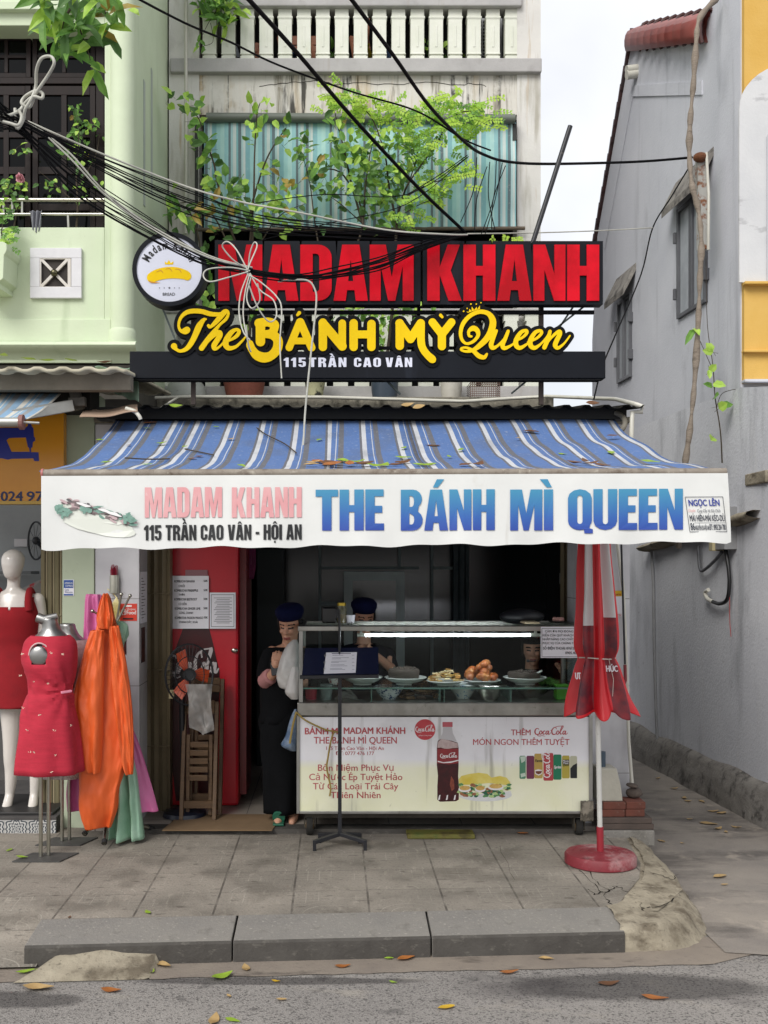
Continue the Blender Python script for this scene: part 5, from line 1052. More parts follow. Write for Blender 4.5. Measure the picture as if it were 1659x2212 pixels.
def fold_loft(name, mat, parent, rows, Y, depth, seed, n=90, nf=5, amp=.03, smooth=True, thick=.003):
    """hanging cloth: rows of (y, x_left, x_right) on the picture grid, turned into a folded closed sleeve of cloth"""
    rg = random.Random(seed); ph = [rg.uniform(0, 6.28) for _ in range(8)]; rws = smooth_path(rows, 9); mb = MB(); rings = []
    for y, xl, xr in rws:
        c_, w = (PX(xl, Y)+PX(xr, Y))/2, (PX(xr, Y)-PX(xl, Y))/2; t = (y-rows[0][0])/(rows[-1][0]-rows[0][0]); r = []
        for k in range(n):
            a = 2*math.pi*k/n; ca, sa = math.cos(a), math.sin(a)
            f = sum(math.sin(a*(nf+j*2)+ph[j]+t*(j-1)*1.3)*(1, .6, .35)[j] for j in range(3))*amp*(.35+t); f -= .034*abs(noise.noise(Vector((ca*1.7+seed, sa*1.7, y*.013))))+.012*abs(noise.noise(Vector((ca*3.4, sa*3.4+seed, y*.03))))-.014
            d = min(depth, w*.8)*(.6+.4*t); cr_ = noise.noise(Vector((ca*2, y*.02, seed)))*.012
            r.append(Vector((c_+w*ca*(1-abs(sa)*.0)+f*.25*sa, Y+d*sa*(1)+f*sa+cr_, PZ(y, Y)+.006*noise.noise(Vector((a*2, y*.01, seed))))))
        rings.append(r)
    mb.loft(rings, False, False); return mb.build(name, mat, parent, smooth=smooth, thick=thick)
ORG = pm('orange_nylon', '#dd6128', '#d0551f', 3, .55, bump=.4, bscale=11, stretch=(1, 1, .5)); PNK = pm('pink_vinyl', '#c9689c', '#b85a8c', 4, .4, bump=.25, bscale=14); GRP = pm('mint_poly', '#83ad92', '#a2c4ac', 6, .3, bump=.5, bscale=18, layers=[('#c3d9c8', (9, 9, 5), .58, .68, .5)])
oc = thing('raincoat', 'bright orange hooded raincoat hanging on the coat stand', 'raincoat', P(226, 1790, 6.8))
fold_loft('body', ORG, oc, [(1282, 224, 232), (1296, 219, 240), (1330, 212, 247), (1370, 206, 256), (1450, 182, 268), (1560, 172, 276), (1640, 172, 276), (1700, 172, 258), (1745, 172, 254), (1786, 186, 240)], 6.82, .10, 3, nf=2, amp=.022)
fold_loft('sleeve', ORG, oc, [(1362, 196, 224), (1400, 184, 224), (1460, 168, 224), (1515, 157, 223), (1580, 165, 222), (1640, 170, 219), (1668, 184, 216)], 6.72, .06, 5, nf=2, amp=.012)
fold_loft('sleeve', ORG, oc, [(1352, 236, 256), (1430, 240, 272), (1520, 248, 284), (1590, 256, 288), (1650, 266, 287), (1672, 274, 286)], 6.76, .05, 8, nf=2, amp=.012)
fold_loft('hood', ORG, oc, [(1284, 222, 233), (1300, 216, 239), (1335, 209, 246), (1358, 214, 242)], 6.76, .045, 9, nf=2, amp=.015)
pc = thing('raincoat', 'pink raincoat hanging behind the orange one, spreading out below it', 'raincoat', P(230, 1760, 7.05))
fold_loft('body', PNK, pc, [(1284, 188, 218), (1300, 184, 222), (1400, 180, 240), (1500, 175, 255), (1600, 165, 297), (1700, 145, 328), (1752, 146, 342)], 7.08, .06, 13, nf=6, amp=.03)
gc = thing('raincoat', 'translucent mint green plastic raincoat hanging at the back of the stand', 'raincoat', P(275, 1810, 6.98))
fold_loft('body', GRP, gc, [(1345, 248, 270), (1370, 246, 278), (1400, 248, 266), (1500, 252, 272), (1600, 255, 280), (1700, 248, 298), (1812, 236, 310)], 6.99, .06, 21, nf=6, amp=.03)
fold_loft('pouch', GRP, gc, [(1342, 246, 264), (1352, 244, 276), (1376, 246, 275), (1392, 250, 266)], 6.93, .03, 23, nf=3, amp=.008)
# things stuck on the pillars
def card(name, x0, x1, y0, y1, Y, mat, label, cat='sticker', dep=.003):
    t = thing(name, label, cat, (PX((x0+x1)/2, Y), Y, PZ(y1, Y))); mb = MB(); mb.box(PX(x0, Y), PX(x1, Y), Y-dep, Y-.0005, PZ(y1, Y), PZ(y0, Y)); mb.build('sheet', mat, t); return t
PAPER = pm('paper', '#ebeaf0', '#e2e1e8', 4, .7); INK = pm('ink', '#1d1d22', rough=.7)
def words_on(t, lines, Y, mat=INK, dep=.0045, name='lettering'):
    mb = MB(); f = on_plane(Y)
    for s, x0, x1, yb, h, *bo in lines: letters(mb, s, x0, x1, yb, h, 0, bo[0] if bo else 0, fn=lambda x, y, z=0: (PX(x, Y), Y-dep, PZ(y, Y)))
    return mb.build(name, mat, t, fixn=False)
t = card('sticker', 138, 160, 1252, 1287, FY-.011, PAPER, 'small blue and white card payment sticker on the mint pillar')
mb = MB(); mb.box(PX(139, FY), PX(159, FY), FY-.0155, FY-.014, PZ(1270, FY), PZ(1253, FY)); mb.build('blue_field', pm('royal', '#1f4f9c', rough=.5), t)
words_on(t, [('AMERICAN', 140, 157, 1261.5, 4, .02), ('EXPRESS', 142, 158, 1267.5, 4, .02)], FY-.0145, pm('white_ink', '#cfd6e2', rough=.6)); words_on(t, [('Cards', 140, 149, 1276, 4), ('Welcome', 140, 157, 1281, 4)], FY-.0115, pm('royal_ink', '#24427a', rough=.6))
mb = MB(); mb.box(PX(139, FY), PX(159, FY), FY-.016, FY-.0145, PZ(1286, FY), PZ(1283, FY)); mb.build('blue_band', MATS['royal'], t)
pl = thing('incense_holder', 'steel tube on the white tiled pillar holding red incense sticks', 'holder', P(247, 1283, FY))
mb = MB(); c_ = P(247, 1282, FY-.03); mb.lathe([(.03, 0), (.032, .002), (.032, .125)], c_, 16); mb.build('tube', STEEL, pl, smooth=True)
mb = MB(); rg = random.Random(4)
for k in range(40):
    a = rg.uniform(0, 6.28); r = rg.uniform(0, .024); d = Vector((math.cos(a)*r*1.3, math.sin(a)*r, rg.uniform(.16, .2))); mb.tube([c_+Vector((math.cos(a)*r, math.sin(a)*r, .05)), c_+d], .0022, 4)
mb.build('incense', pm('crimson', '#8f1030', '#6e0a22', 30, .9), pl)
t = card('sticker', 259, 296, 1304, 1341, FY, pm('shop_red', '#d4402f', rough=.4), 'red food delivery tag on the white tiled pillar')
words_on(t, [('Food', 274, 294, 1327, 8, .03), ('Shopee', 274, 293, 1318, 5, .0), ], FY, pm('tag_white', '#eadfdd', rough=.5))
mb = MB(); yq = FY-.0045
for a, b, c_, d in ((262, 263.2, 1316, 1328), (262, 272, 1316, 1317.5), (271, 272.2, 1316, 1328), (262, 272, 1327, 1328), (264, 266, 1319, 1323), (268, 270, 1319, 1323), (264.6, 265.4, 1323, 1327), (268.6, 269.4, 1323, 1327), (269, 285, 1307, 1311)): mb.box(PX(a, FY), PX(b, FY), yq-.0012, yq, PZ(d, FY), PZ(c_, FY))
mb.build('fork_emblem', MATS['tag_white'], t)
mb = MB(); mb.box(PX(266, FY), PX(288, FY), yq-.001, yq, PZ(1338, FY), PZ(1335, FY)); mb.build('band', INK, t)
t = card('sticker', 262, 273, 1355, 1414, FY, pm('maroon', '#4d1518', '#2c0c0f', 30, .5, lo=.45, hi=.55), 'narrow dark maroon drink sticker low on the white tiled pillar')
def side_card(name, y0, y1, z0, z1, mat, label):
    X0 = PX(301, FY)+.002; t = thing(name, label, 'sticker', (X0, (y0+y1)/2, z0)); mb = MB(); mb.box(X0-.001, X0+.002, y0, y1, z0, z1); mb.build('sheet', mat, t); return t
t = side_card('paper_notice', 7.43, 7.68, PZ(1345, 7.55), PZ(1235, 7.55), PAPER, 'white printed notice on the inner face of the tiled pillar')
mb = MB()
for k in range(14): z = PZ(1250+k*6.5, 7.55); mb.box(PX(301, FY)+.0035, PX(301, FY)+.0045, 7.46, 7.46+.06+.12*((k*7) % 5)/5, z, z+.005)
mb.build('print_lines', INK, t)
side_card('sticker', 7.47, 7.6, PZ(1430, 7.55), PZ(1355, 7.55), MATS['maroon'], 'dark drink sticker on the inner face of the tiled pillar')
mb = MB(); mb.tube([P(232, 1272, FY-.03), P(246, 1284, FY-.04), P(253, 1292, FY-.05)], .004, 5)
for k in range(9): mb.tube(smooth_path([P(252, 1290, FY-.05), P(250+k*2-8, 1310, FY-.06), P(254+k-4, 1345, FY-.05)], 4), .0035, 5)
mb.build('plastic_bag', pm('yellow_film', '#c9b25a', '#d8cf9a', 20, .35), label='twisted yellow plastic bag hung on the tiled pillar', cat='bag', smooth=True)
# ------------------------------------------------------------------ inside the open shop
def slat_gate(name, x0, x1, Y, z0, z1, mat, label, n):
    t = thing(name, label, 'gate', (PX((x0+x1)/2, Y), Y, z0)); w = (x1-x0)/n
    for i in range(n):
        a = x0+i*w; mb = MB(); mb.prismz([(PX(a, Y), Y+.025*(i % 2)), (PX(a+w*.93, Y), Y+.025*((i+1) % 2)), (PX(a+w*.93, Y), Y+.12), (PX(a, Y), Y+.12)], z0, z1)
        for z in (.5, 1.05, 1.6, 2.15): mb.tube([(PX(a, Y), Y-.004, z), (PX(a+w*.9, Y), Y-.004, z)], .004, 6)
        mb.build('slat', mat, t)
    return t
slat_gate('folding_gate', 316, 368, 7.75, .03, 2.78, pm('shop_gate', '#6b604a', '#7b6f57', 3, .55, layers=[('#3d3627', (7, 7, 1.5), .58, .74, .5)]), 'folded beige metal gate beside the red drinks cooler', 6)
slat_gate('folding_gate', 1218, 1246, 7.75, .03, 2.78, MATS['shop_gate'], 'narrow folded gate at the far side behind the closed parasol', 4)
COKE = pm('cooler_red', '#c01224', '#a81020', 1.5, .35)
fz = thing('drinks_cooler', 'tall red drinks cooler with a bottle picture, side-on beside the doorway', 'cooler', (PX(441, 7.9), 7.9, .03))
mb = MB(); FYc = 7.9; mb.box(PX(366, FYc), PX(515, FYc), FYc, 8.5, .035, 2.75); mb.build('cabinet', COKE, fz, bevel=.02)
ff = lambda x, y, z=0: (PX(x, FYc), FYc-.003-z, PZ(y, FYc))
mb = MB(); bott = [(395, 1358), (452, 1358), (463, 1400), (472, 1450), (474, 1500), (470, 1560), (462, 1640), (470, 1700), (460, 1730), (380, 1730), (370, 1640), (368, 1450), (380, 1400)]
mb.put(curve_mesh([[(a, -b) for a, b in bott]]), lambda x, y, z=0: ff(x, -y)); mb.build('bottle_print', pm('cola_print', '#2a0a0c', '#4a0d12', 3, .3), fz, fixn=False)
mb = MB(); mb.put(curve_mesh([[(a, -b) for a, b in [(366, 1422), (384, 1400), (462, 1400), (474, 1450), (474, 1500), (368, 1500)]]]), lambda x, y, z=0: (PX(x, FYc), FYc-.0045, PZ(-y, FYc))); mb.build('bottle_label', pm('label_dark', '#3c0d11', '#1c0608', 4, .3), fz, fixn=False)
CC = [[(0.30,.62,.03),(.24,.72,.035),(.14,.70,.05),(.06,.52,.065),(.05,.28,.07),(.12,.10,.06),(.24,.10,.04),(.34,.22,.03)],
      [(.44,.46,.045),(.37,.42,.05),(.34,.22,.06),(.38,.10,.05),(.46,.16,.05),(.50,.34,.05),(.44,.46,.04),(.5,.44,.02)],
      [(.70,.40,.03),(.66,.46,.045),(.58,.36,.055),(.56,.16,.06),(.62,.09,.045),(.70,.18,.03)],
      [(.90,.42,.05),(.82,.44,.05),(.75,.26,.06),(.77,.10,.05),(.85,.16,.05),(.93,.44,.05),(.90,.14,.055),(.97,.10,.04),(1.04,.26,.03)],
      [(1.06,.5,.03),(1.14,.52,.03)],
      [(1.42,.66,.03),(1.38,.84,.04),(1.26,.80,.05),(1.14,.54,.065),(1.14,.24,.07),(1.22,.08,.06),(1.34,.10,.04),(1.44,.24,.03)],
      [(1.54,.46,.045),(1.47,.42,.05),(1.43,.22,.06),(1.47,.09,.05),(1.55,.14,.05),(1.59,.34,.05),(1.54,.46,.04)],
      [(1.62,.22,.025),(1.76,.60,.035),(1.86,.92,.04),(1.80,.98,.04),(1.72,.70,.05),(1.66,.28,.055),(1.70,.10,.045),(1.78,.18,.03)],
      [(1.98,.42,.05),(1.90,.44,.05),(1.84,.26,.06),(1.86,.10,.05),(1.94,.16,.05),(2.02,.44,.05),(1.99,.14,.055),(2.06,.10,.04),(2.14,.24,.03)],
      [(.28,.08,.04),(.20,-.02,.03),(.34,-.10,.035),(.5,-.05,.03),(.7,-.12,.02)], [(1.26,.80,.03),(1.5,.95,.03),(1.72,.98,.03),(1.86,1.02,.02)]]
def cola(mb, x0, yb, w, h, fn, res=None, rot=0, bold=1.0):
    kx, ky = w/2.14, h; c_, s_ = math.cos(rot), math.sin(rot); st = []
    for q_ in CC:
        pts = []
        for x, y, r in q_: X_, Y_ = x*kx, -y*ky; pts.append((x0+X_*c_-Y_*s_, yb+X_*s_+Y_*c_, r*.62*bold*(kx+ky)/2))
        st.append(S(pts, per=5))
    strokes_on(mb, st, fn, res=res or max(.12, h/60))
mb = MB(); cola(mb, 366, 1458, 106, 58, lambda x, y, z=0: (PX(x, FYc), FYc-.006, PZ(y, FYc)), bold=1.5); mb.build('lettering', pm('cola_white', '#b9b2b2', rough=.5), fz, fixn=False)
mb = MB(); mb.ball((PX(507, FYc), FYc-.01, PZ(1405, FYc)), .022, 12, 8, (1.2, .5, .8)); mb.build('lock', STEEL, fz, smooth=True)
mb = MB(); mb.box(PX(515, FYc)+.002, PX(515, FYc)+.05, 8.0, 8.45, .1, 2.6); mb.build('side_frame', pm('dark_red', '#6b0b12', rough=.35), fz)
cl2 = thing('drinks_cooler', 'dark glass-doored cooler with a red lower panel standing just inside the doorway', 'cooler', (PX(530, 8.8), 8.8, .03))
xs = PX(523, 8.6)
mb = MB(); mb.box(xs-.5, xs, 8.55, 9.25, .035, 2.25); mb.build('cabinet', MATS['dark_red'], cl2, bevel=.01)
mb = MB(); mb.box(xs, xs+.012, 8.62, 9.18, .85, 2.1); mb.build('glass_door', pm('cooler_glass', '#0c1530', '#131c33', 2, .08, spec=.8), cl2)
mb = MB(); mb.box(xs+.013, xs+.03, 9.14, 9.19, .3, 2.2); mb.build('chrome_strip', STEEL, cl2)
for k in range(14): 
    mb = MB(); mb.ball((xs+.018, 8.68, .95+k*.075), .006, 8, 5); mb.build('shelf_light', pm('cold_led', '#cfd6ff', emit=1.2), cl2)
t = card('menu_sheet', 372, 451, 1244, 1358, 7.88, PAPER, 'tall white kombucha price list taped on the red cooler', 'menu')
words_on(t, [('KOMBUCHA BANANA', 377, 421, 1258, 5, .02), ('50K', 440, 449, 1257, 4.5, .02), ('CHUỐI', 386, 399, 1268, 4.5, .02), ('KOMBUCHA PINEAPPLE', 377, 428, 1278, 5, .02), ('50K', 440, 449, 1277, 4.5, .02), ('THƠM', 386, 399, 1287, 4.5, .02), ('KOMBUCHA BEETROOT', 377, 426, 1297, 5, .02), ('50K', 440, 449, 1296, 4.5, .02), ('CỦ DỀN', 386, 403, 1307, 4.5, .02), ('KOMBUCHA GINGER LIME', 378, 433, 1317, 5, .02), ('50K', 440, 449, 1316, 4.5, .02), ('GỪNG, CHANH', 387, 417, 1326, 4.5, .02), ('KOMBUCHA PASSION MANGO', 378, 439, 1337, 5, .02), ('50K', 440.5, 449, 1336, 4.5, .02), ('CHANH DÂY, XOÀI', 387, 427, 1346, 4.5, .02)], 7.88)
mb = MB(); mb.box(PX(400, 7.88), PX(448, 7.88), 7.885, 7.895, PZ(1246, 7.88), PZ(1231, 7.88)); mb.build('tape', pm('tape', '#8a5a62', rough=.3), t)
t = card('certificate', 453, 509, 1280, 1358, 7.88, PAPER, 'bordered white certificate taped on the red cooler', 'certificate')
mb = MB()
for i_, (k, x0, x1) in enumerate([(k, 462+((k*5) % 7)*1.2, 501-((k*3) % 6)*1.6) for k in range(16)]): mb.box(PX(x0, 7.88), PX(x1, 7.88), 7.8755, 7.8765, PZ(1292+k*3.6, 7.88), PZ(1291+k*3.6, 7.88))
for a, b, c_, d in ((456, 506, 1284, 1285), (456, 506, 1353, 1354), (456, 457, 1285, 1353), (505, 506, 1285, 1353)): mb.box(PX(a, 7.88), PX(b, 7.88), 7.8755, 7.8765, PZ(d, 7.88), PZ(c_, 7.88))
mb.build('print', pm('grey_ink', '#6a6a70', rough=.7), t)
# pedestal fan with orange blades
pf = thing('pedestal_fan', 'dark pedestal fan with orange blades in front of the red cooler', 'fan', (PX(392, 7.55), 7.55, .03))
FC = P(408, 1457, 7.5); DRK = pm('fan_black', '#15161a', rough=.45); mb = MB(); n_ = Vector((.25, -.95, .05)).normalized(); u_ = n_.cross(Vector((0, 0, 1))).normalized(); w_ = u_.cross(n_)
def cpt(a, r, d=0): return FC + u_*(math.cos(a)*r) + w_*(math.sin(a)*r*1.28) + n_*d
for r, d in ((.165, 0), (.165, .03), (.03, .06), (.1, .05)): mb.tube([cpt(2*math.pi*k/32, r, d) for k in range(33)], .004 if r < .16 else .006, 5)
for k in range(36): a = 2*math.pi*k/36; mb.tube([cpt(a, .03, .06), cpt(a, .1, .05), cpt(a, .165, .03), cpt(a, .165, 0), cpt(a, .04, -.07)], .0013, 4)
mb.build('cage', DRK, pf, smooth=True)
for k in range(3):
    mb = MB(); a0 = k*2.094+.4; mb.add([cpt(a0, .02), cpt(a0+.25, .09, .012), cpt(a0+.5, .145, .02), cpt(a0+1.0, .14, -.01), cpt(a0+1.1, .08, -.015), cpt(a0+.9, .02)], [(0,1,2,3,4,5)]); mb.build('blade', pm('orange_blade', '#b5421a', rough=.3), pf, thick=.003)
mb = MB(); mb.tube([FC+n_*.05, FC-n_*.16], .045, 14); mb.build('motor', DRK, pf, smooth=True)
mb = MB(); bx = PX(391, 7.55); mb.tube([(bx, 7.6, .05), (bx, 7.6, PZ(1520, 7.55))], .014, 10); mb.tube([(bx, 7.6, PZ(1580, 7.55)), (bx, 7.6, PZ(1480, 7.55))], .02, 10); mb.build('pole', DRK, pf, smooth=True)
mb = MB(); mb.lathe([(.001, .06), (.04, .06), (.1, .045), (.15, .03), (.155, .0)], (bx+.02, 7.6, .035), 28); mb.build('base', pm('fan_base', '#161b2b', rough=.35), pf, smooth=True)
# folded chairs leaning on the cooler
WOODC = pm('chair_wood', '#63492d', '#4a3622', 4, .55, stretch=(2, 2, 14), bump=.15)
def folded_chair(x0, x1, yt, yb, Y, label):
    t = thing('folding_chair', label, 'chair', (PX((x0+x1)/2, Y), Y, .035)); z0, z1 = .035, PZ(yt, Y); xa, xb = PX(x0, Y), PX(x1, Y)
    for a in (xa, xb):
        mb = MB(); mb.bar((a, Y-.1, z0), (a, Y+.1, z1), .028, .045); mb.build('leg', WOODC, t, bevel=.004)
        mb = MB(); a2 = a+(.035 if a == xa else -.035); mb.bar((a2, Y-.03, z0+.02), (a2, Y+.02, z1-.22), .026, .04); mb.build('leg', WOODC, t, bevel=.004)
    mb = MB(); H = z1-z0
    for f in (.36, .43, .50, .57, .64): mb.bar((xa+.05, Y-.1+.2*f-.035, z0+H*f), (xb-.05, Y-.1+.2*f-.035, z0+H*f), .04, .018, up=(0, 1, 0))
    mb.build('seat', WOODC, t, bevel=.003); mb = MB()
    for f in (.93, .985): mb.bar((xa+.015, Y-.1+.2*f-.02, z0+H*f), (xb-.015, Y-.1+.2*f-.02, z0+H*f), .05, .02, up=(0, 1, 0))
    mb.build('backrest', WOODC, t, bevel=.003); mb = MB(); mb.bar((xa+.015, Y-.1+.2*.13, z0+H*.13), (xb-.015, Y-.1+.2*.13, z0+H*.13), .05, .018, up=(0, 1, 0)); mb.build('stretcher', WOODC, t); return t
folded_chair(414, 478, 1470, 1735, 7.72, 'folded slatted wooden chair leaning on the cooler, outermost of the pair')
folded_chair(396, 466, 1520, 1740, 7.56, 'folded slatted wooden chair leaning on the cooler, hung with a clear bag')
mb = MB()
def bagf(u, v): x = 400+12*v+u*(58-10*v)+3*math.sin(u*9+v*5); y = 1478+v*110*(1-.25*abs(u-.6)); Y = 7.42+.02*math.sin(u*7)*math.cos(v*6)+.012*noise.noise(Vector((u*6, v*6, 0))); return (PX(x, Y), Y, PZ(y, Y))
mb.grid(bagf, 26, 26); mb.build('plastic_bag', pm('clear_film', '#9a9794', '#b7b4b0', 9, .25, alpha=.55, bump=.4, bscale=20), label='crumpled clear plastic bag draped over a folded chair', cat='bag', smooth=True)
t = card('switch_box', 366, 377, 1490, 1508, 7.6, pm('box_cream', '#a79c78', rough=.6), 'small cream switch box at the edge of the folded gate', 'switch', .03)
t = thing('cable_hank', 'hank of pink and purple cords hanging by the doorway', 'cord', P(540, 1250, 8.3)); mb = MB()
for k in range(7): mb.tube(smooth_path([P(533+k*3, 1185, 8.3), P(530+k*3.4, 1225, 8.28), P(534+k*2, 1250, 8.3), P(540+k*1.5, 1220, 8.32)], 5), .006, 5)
mb.build('loops', pm('purple_cord', '#7a2a52', '#5a2346', 20, .5), t, smooth=True)
mb = MB(); mb.box(PX(352, 7.2), PX(588, 7.2), 7.16, 7.62, .034, .04); mb.v = [(x+(.06*(y > 7.3)), y, z) for x, y, z in mb.v]
mb.build('cardboard_sheet', pm('cardboard', '#7d654a', '#6b563d', 4, .95), label='flattened brown cardboard sheet laid on the doorway threshold', cat='cardboard')
mb = MB(); mb.box(HX0+.3, HX1-.36, 7.22, 7.36, -.06, .032); mb.build('threshold', MATS['kerb_grime_and_shade'], house)  # dark kerb colour reused here to put the shade under the cart into the threshold
# back of the shop: partition with glazed white door
bp = thing('back_door', 'white framed glazed door in the dim back of the shop', 'door', (PX(808, 9.8), 9.8, .03)); Yb = 9.8
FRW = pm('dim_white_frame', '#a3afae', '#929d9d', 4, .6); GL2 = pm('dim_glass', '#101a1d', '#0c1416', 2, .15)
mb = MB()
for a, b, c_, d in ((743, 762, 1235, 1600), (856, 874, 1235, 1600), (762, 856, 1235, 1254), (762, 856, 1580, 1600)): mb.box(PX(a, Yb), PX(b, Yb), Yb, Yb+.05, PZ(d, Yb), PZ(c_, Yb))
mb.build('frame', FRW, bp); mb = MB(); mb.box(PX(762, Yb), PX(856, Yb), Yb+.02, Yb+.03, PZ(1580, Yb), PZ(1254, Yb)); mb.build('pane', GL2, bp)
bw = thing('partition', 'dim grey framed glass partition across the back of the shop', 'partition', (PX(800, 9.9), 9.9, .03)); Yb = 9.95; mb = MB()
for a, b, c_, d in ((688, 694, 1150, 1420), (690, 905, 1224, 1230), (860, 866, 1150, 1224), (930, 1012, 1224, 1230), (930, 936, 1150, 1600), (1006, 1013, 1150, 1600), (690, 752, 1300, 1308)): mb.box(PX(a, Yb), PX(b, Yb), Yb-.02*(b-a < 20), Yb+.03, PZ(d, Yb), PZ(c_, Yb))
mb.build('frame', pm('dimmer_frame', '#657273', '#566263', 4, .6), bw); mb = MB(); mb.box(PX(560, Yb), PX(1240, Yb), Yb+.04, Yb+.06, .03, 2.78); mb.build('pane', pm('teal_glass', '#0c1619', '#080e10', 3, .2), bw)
mb = MB()
def curt(u, v): x = 978+u*34; y = 1160+v*330; return (PX(x, 9.85), 9.85+.02*math.sin(u*16), PZ(y, 9.85))
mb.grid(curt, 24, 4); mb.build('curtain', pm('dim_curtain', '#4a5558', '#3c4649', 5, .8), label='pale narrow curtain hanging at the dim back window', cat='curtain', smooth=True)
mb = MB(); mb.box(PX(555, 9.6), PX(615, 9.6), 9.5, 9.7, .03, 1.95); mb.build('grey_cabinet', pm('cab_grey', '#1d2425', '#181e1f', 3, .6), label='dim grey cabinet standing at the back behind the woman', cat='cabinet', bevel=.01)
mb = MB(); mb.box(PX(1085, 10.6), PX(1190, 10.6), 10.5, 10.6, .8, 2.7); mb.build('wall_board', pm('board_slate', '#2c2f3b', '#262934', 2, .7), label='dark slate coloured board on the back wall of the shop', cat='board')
mb = MB(); mb.box(PX(1225, 8.2)-.04, PX(1225, 8.2)+.09, 8.2, 8.3, PZ(1262, 8.2), PZ(1238, 8.2)); mb.tube([(PX(1222, 8.2), 8.2, PZ(1262, 8.2)), (PX(1222, 8.2), 8.2, PZ(1330, 8.2))], .008, 6)
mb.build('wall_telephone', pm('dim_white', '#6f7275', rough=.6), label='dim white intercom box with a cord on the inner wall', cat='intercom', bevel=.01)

# ------------------------------------------------------------------ food cart
CY, CYB = 7.1, 7.78; cs = CY/FPX
ct = thing('food_cart', 'wheeled sandwich cart with a glass case and a faded printed front panel', 'cart', (PX(960, CY), 7.4, 0))
XL, XR = PX(642, CY), PX(1279, CY); ZBt, ZCt, ZT = PZ(1757, CY), PZ(1545, CY), PZ(1352, CY)
ALU = pm('cart_aluminium', '#a9a8a4', '#8d8c88', 6, .35, metal=.75, layers=[('#5c564c', (14, 14, 14), .6, .74, .5)]); SS = pm('cart_stainless', '#a3a19b', '#86847e', 9, .3, metal=.85, layers=[('#4d463b', (20, 20, 20), .62, .74, .5)])
m, n, l, b = nodes_of('cart_print'); x = NX(n, l); g = n.new('ShaderNodeNewGeometry'); s = n.new('ShaderNodeSeparateXYZ'); l.new(g.outputs['Position'], s.inputs[0])
r_ = n.new('ShaderNodeMapRange'); r_.inputs['From Min'].default_value = PZ(1660, CY); r_.inputs['From Max'].default_value = PZ(1640, CY); l.new(s.outputs[2], r_.inputs['Value'])
c = x.mix(x.noise(g.outputs['Position'], 2.5), hexc('#ecebee'), hexc('#dcdbdf')); low = x.mix(x.noise(g.outputs['Position'], 3), hexc('#e6e5cf'), hexc('#dcdcb4'))
c = x.mix(r_.outputs[0], low, c)
c = x.mix(x.m('MULTIPLY', x.noise(g.outputs['Position'], 1, .6, .74, sv=(16, 16, 1.3)), .55), c, hexc('#7d786c'))
c = x.mix(x.m('MULTIPLY', x.noise(g.outputs['Position'], 2.2, .56, .72), .4), c, hexc('#9c9a93')); c = x.mix(x.m('MULTIPLY', x.noise(g.outputs['Position'], 30, .68, .76), .6), c, hexc('#5d574c'))
l.new(c, b.inputs['Base Color']); b.inputs['Roughness'].default_value = .5; x.bump(x.noise(g.outputs['Position'], 9), .12, b, .01); CPR = m
mb = MB(); mb.box(XL+.012, XR-.012, CY, CY+.02, ZBt+.014, ZCt-.012); fp = mb.build('front_panel', CPR, ct)
mb = MB(); mb.box(XL, XL+.02, CY+.021, CYB, ZBt, ZCt); mb.box(XR-.02, XR, CY+.021, CYB, ZBt, ZCt); mb.box(XL+.02, XR-.02, CYB-.02, CYB, ZBt, ZCt); mb.box(XL+.02, XR-.02, CY+.021, CYB-.02, ZBt, ZBt+.02); mb.build('body', ALU, ct)
for a, b in ((XL-.004, XL+.016), (XR-.022, XR+.002)):
    mb = MB(); mb.box(a, b, CY-.012, CY+.02, ZBt, ZCt); mb.build('corner_trim', ALU, ct, bevel=.003)
for z in (ZBt-.002,):
    mb = MB(); mb.box(XL+.016, XR-.022, CY-.010, CY+.02, z, z+.018); mb.build('edge_trim', ALU, ct, bevel=.003)
mb = MB(); mb.box(XL+.001, XR-.03, CY-.02, CYB, ZCt-.002, PZ(1517, CY)); mb.build('counter', SS, ct, bevel=.006)
for xx in (XL+.02, XL+.3, XR-.34, XR-.04):
    for yy in ((CY+.03, CYB-.04) if xx in (XL+.02, XR-.04) else ()): pass
ZS = PZ(1517, CY)
for xx in (XL+.012, XR-.062):
    for yy in (CY-.012, CYB-.03): mb = MB(); mb.box(xx, xx+.026, yy, yy+.026, ZS, ZT-.03); mb.build('post', ALU, ct, bevel=.002)
mb = MB(); mb.box(XL+.005, XR-.032, CY-.018, CYB, ZT-.03, ZT-.004); mb.v = mb.v; 
tp = MB(); tp.box(XL+.005, XR-.032, CY-.018, CY+.05, ZT-.034, ZT); tp.box(XL+.005, XR-.032, CYB-.05, CYB, ZT-.034, ZT); tp.box(XL+.005, XL+.05, CY+.05, CYB-.05, ZT-.033, ZT-.001); tp.box(XR-.08, XR-.032, CY+.05, CYB-.05, ZT-.033, ZT-.001); tp.build('top_frame', SS, ct, bevel=.004)
def glassmat(name, tint, alpha_like):
    m = bpy.data.materials.new(name); m.use_nodes = True; n, l = m.node_tree.nodes, m.node_tree.links; n.remove(n['Principled BSDF'])
    t = n.new('ShaderNodeBsdfTransparent'); t.inputs[0].default_value = col(tint); gl = n.new('ShaderNodeBsdfGlossy'); gl.inputs['Roughness'].default_value = .03; fr_ = n.new('ShaderNodeFresnel'); fr_.inputs[0].default_value = 1.45
    mu = n.new('ShaderNodeMath'); mu.operation = 'MULTIPLY'; mu.inputs[1].default_value = alpha_like; l.new(fr_.outputs[0], mu.inputs[0])
    mx = n.new('ShaderNodeMixShader'); l.new(mu.outputs[0], mx.inputs[0]); l.new(t.outputs[0], mx.inputs[1]); l.new(gl.outputs[0], mx.inputs[2]); l.new(mx.outputs[0], n['Material Output'].inputs[0]); MATS[name] = m; return m
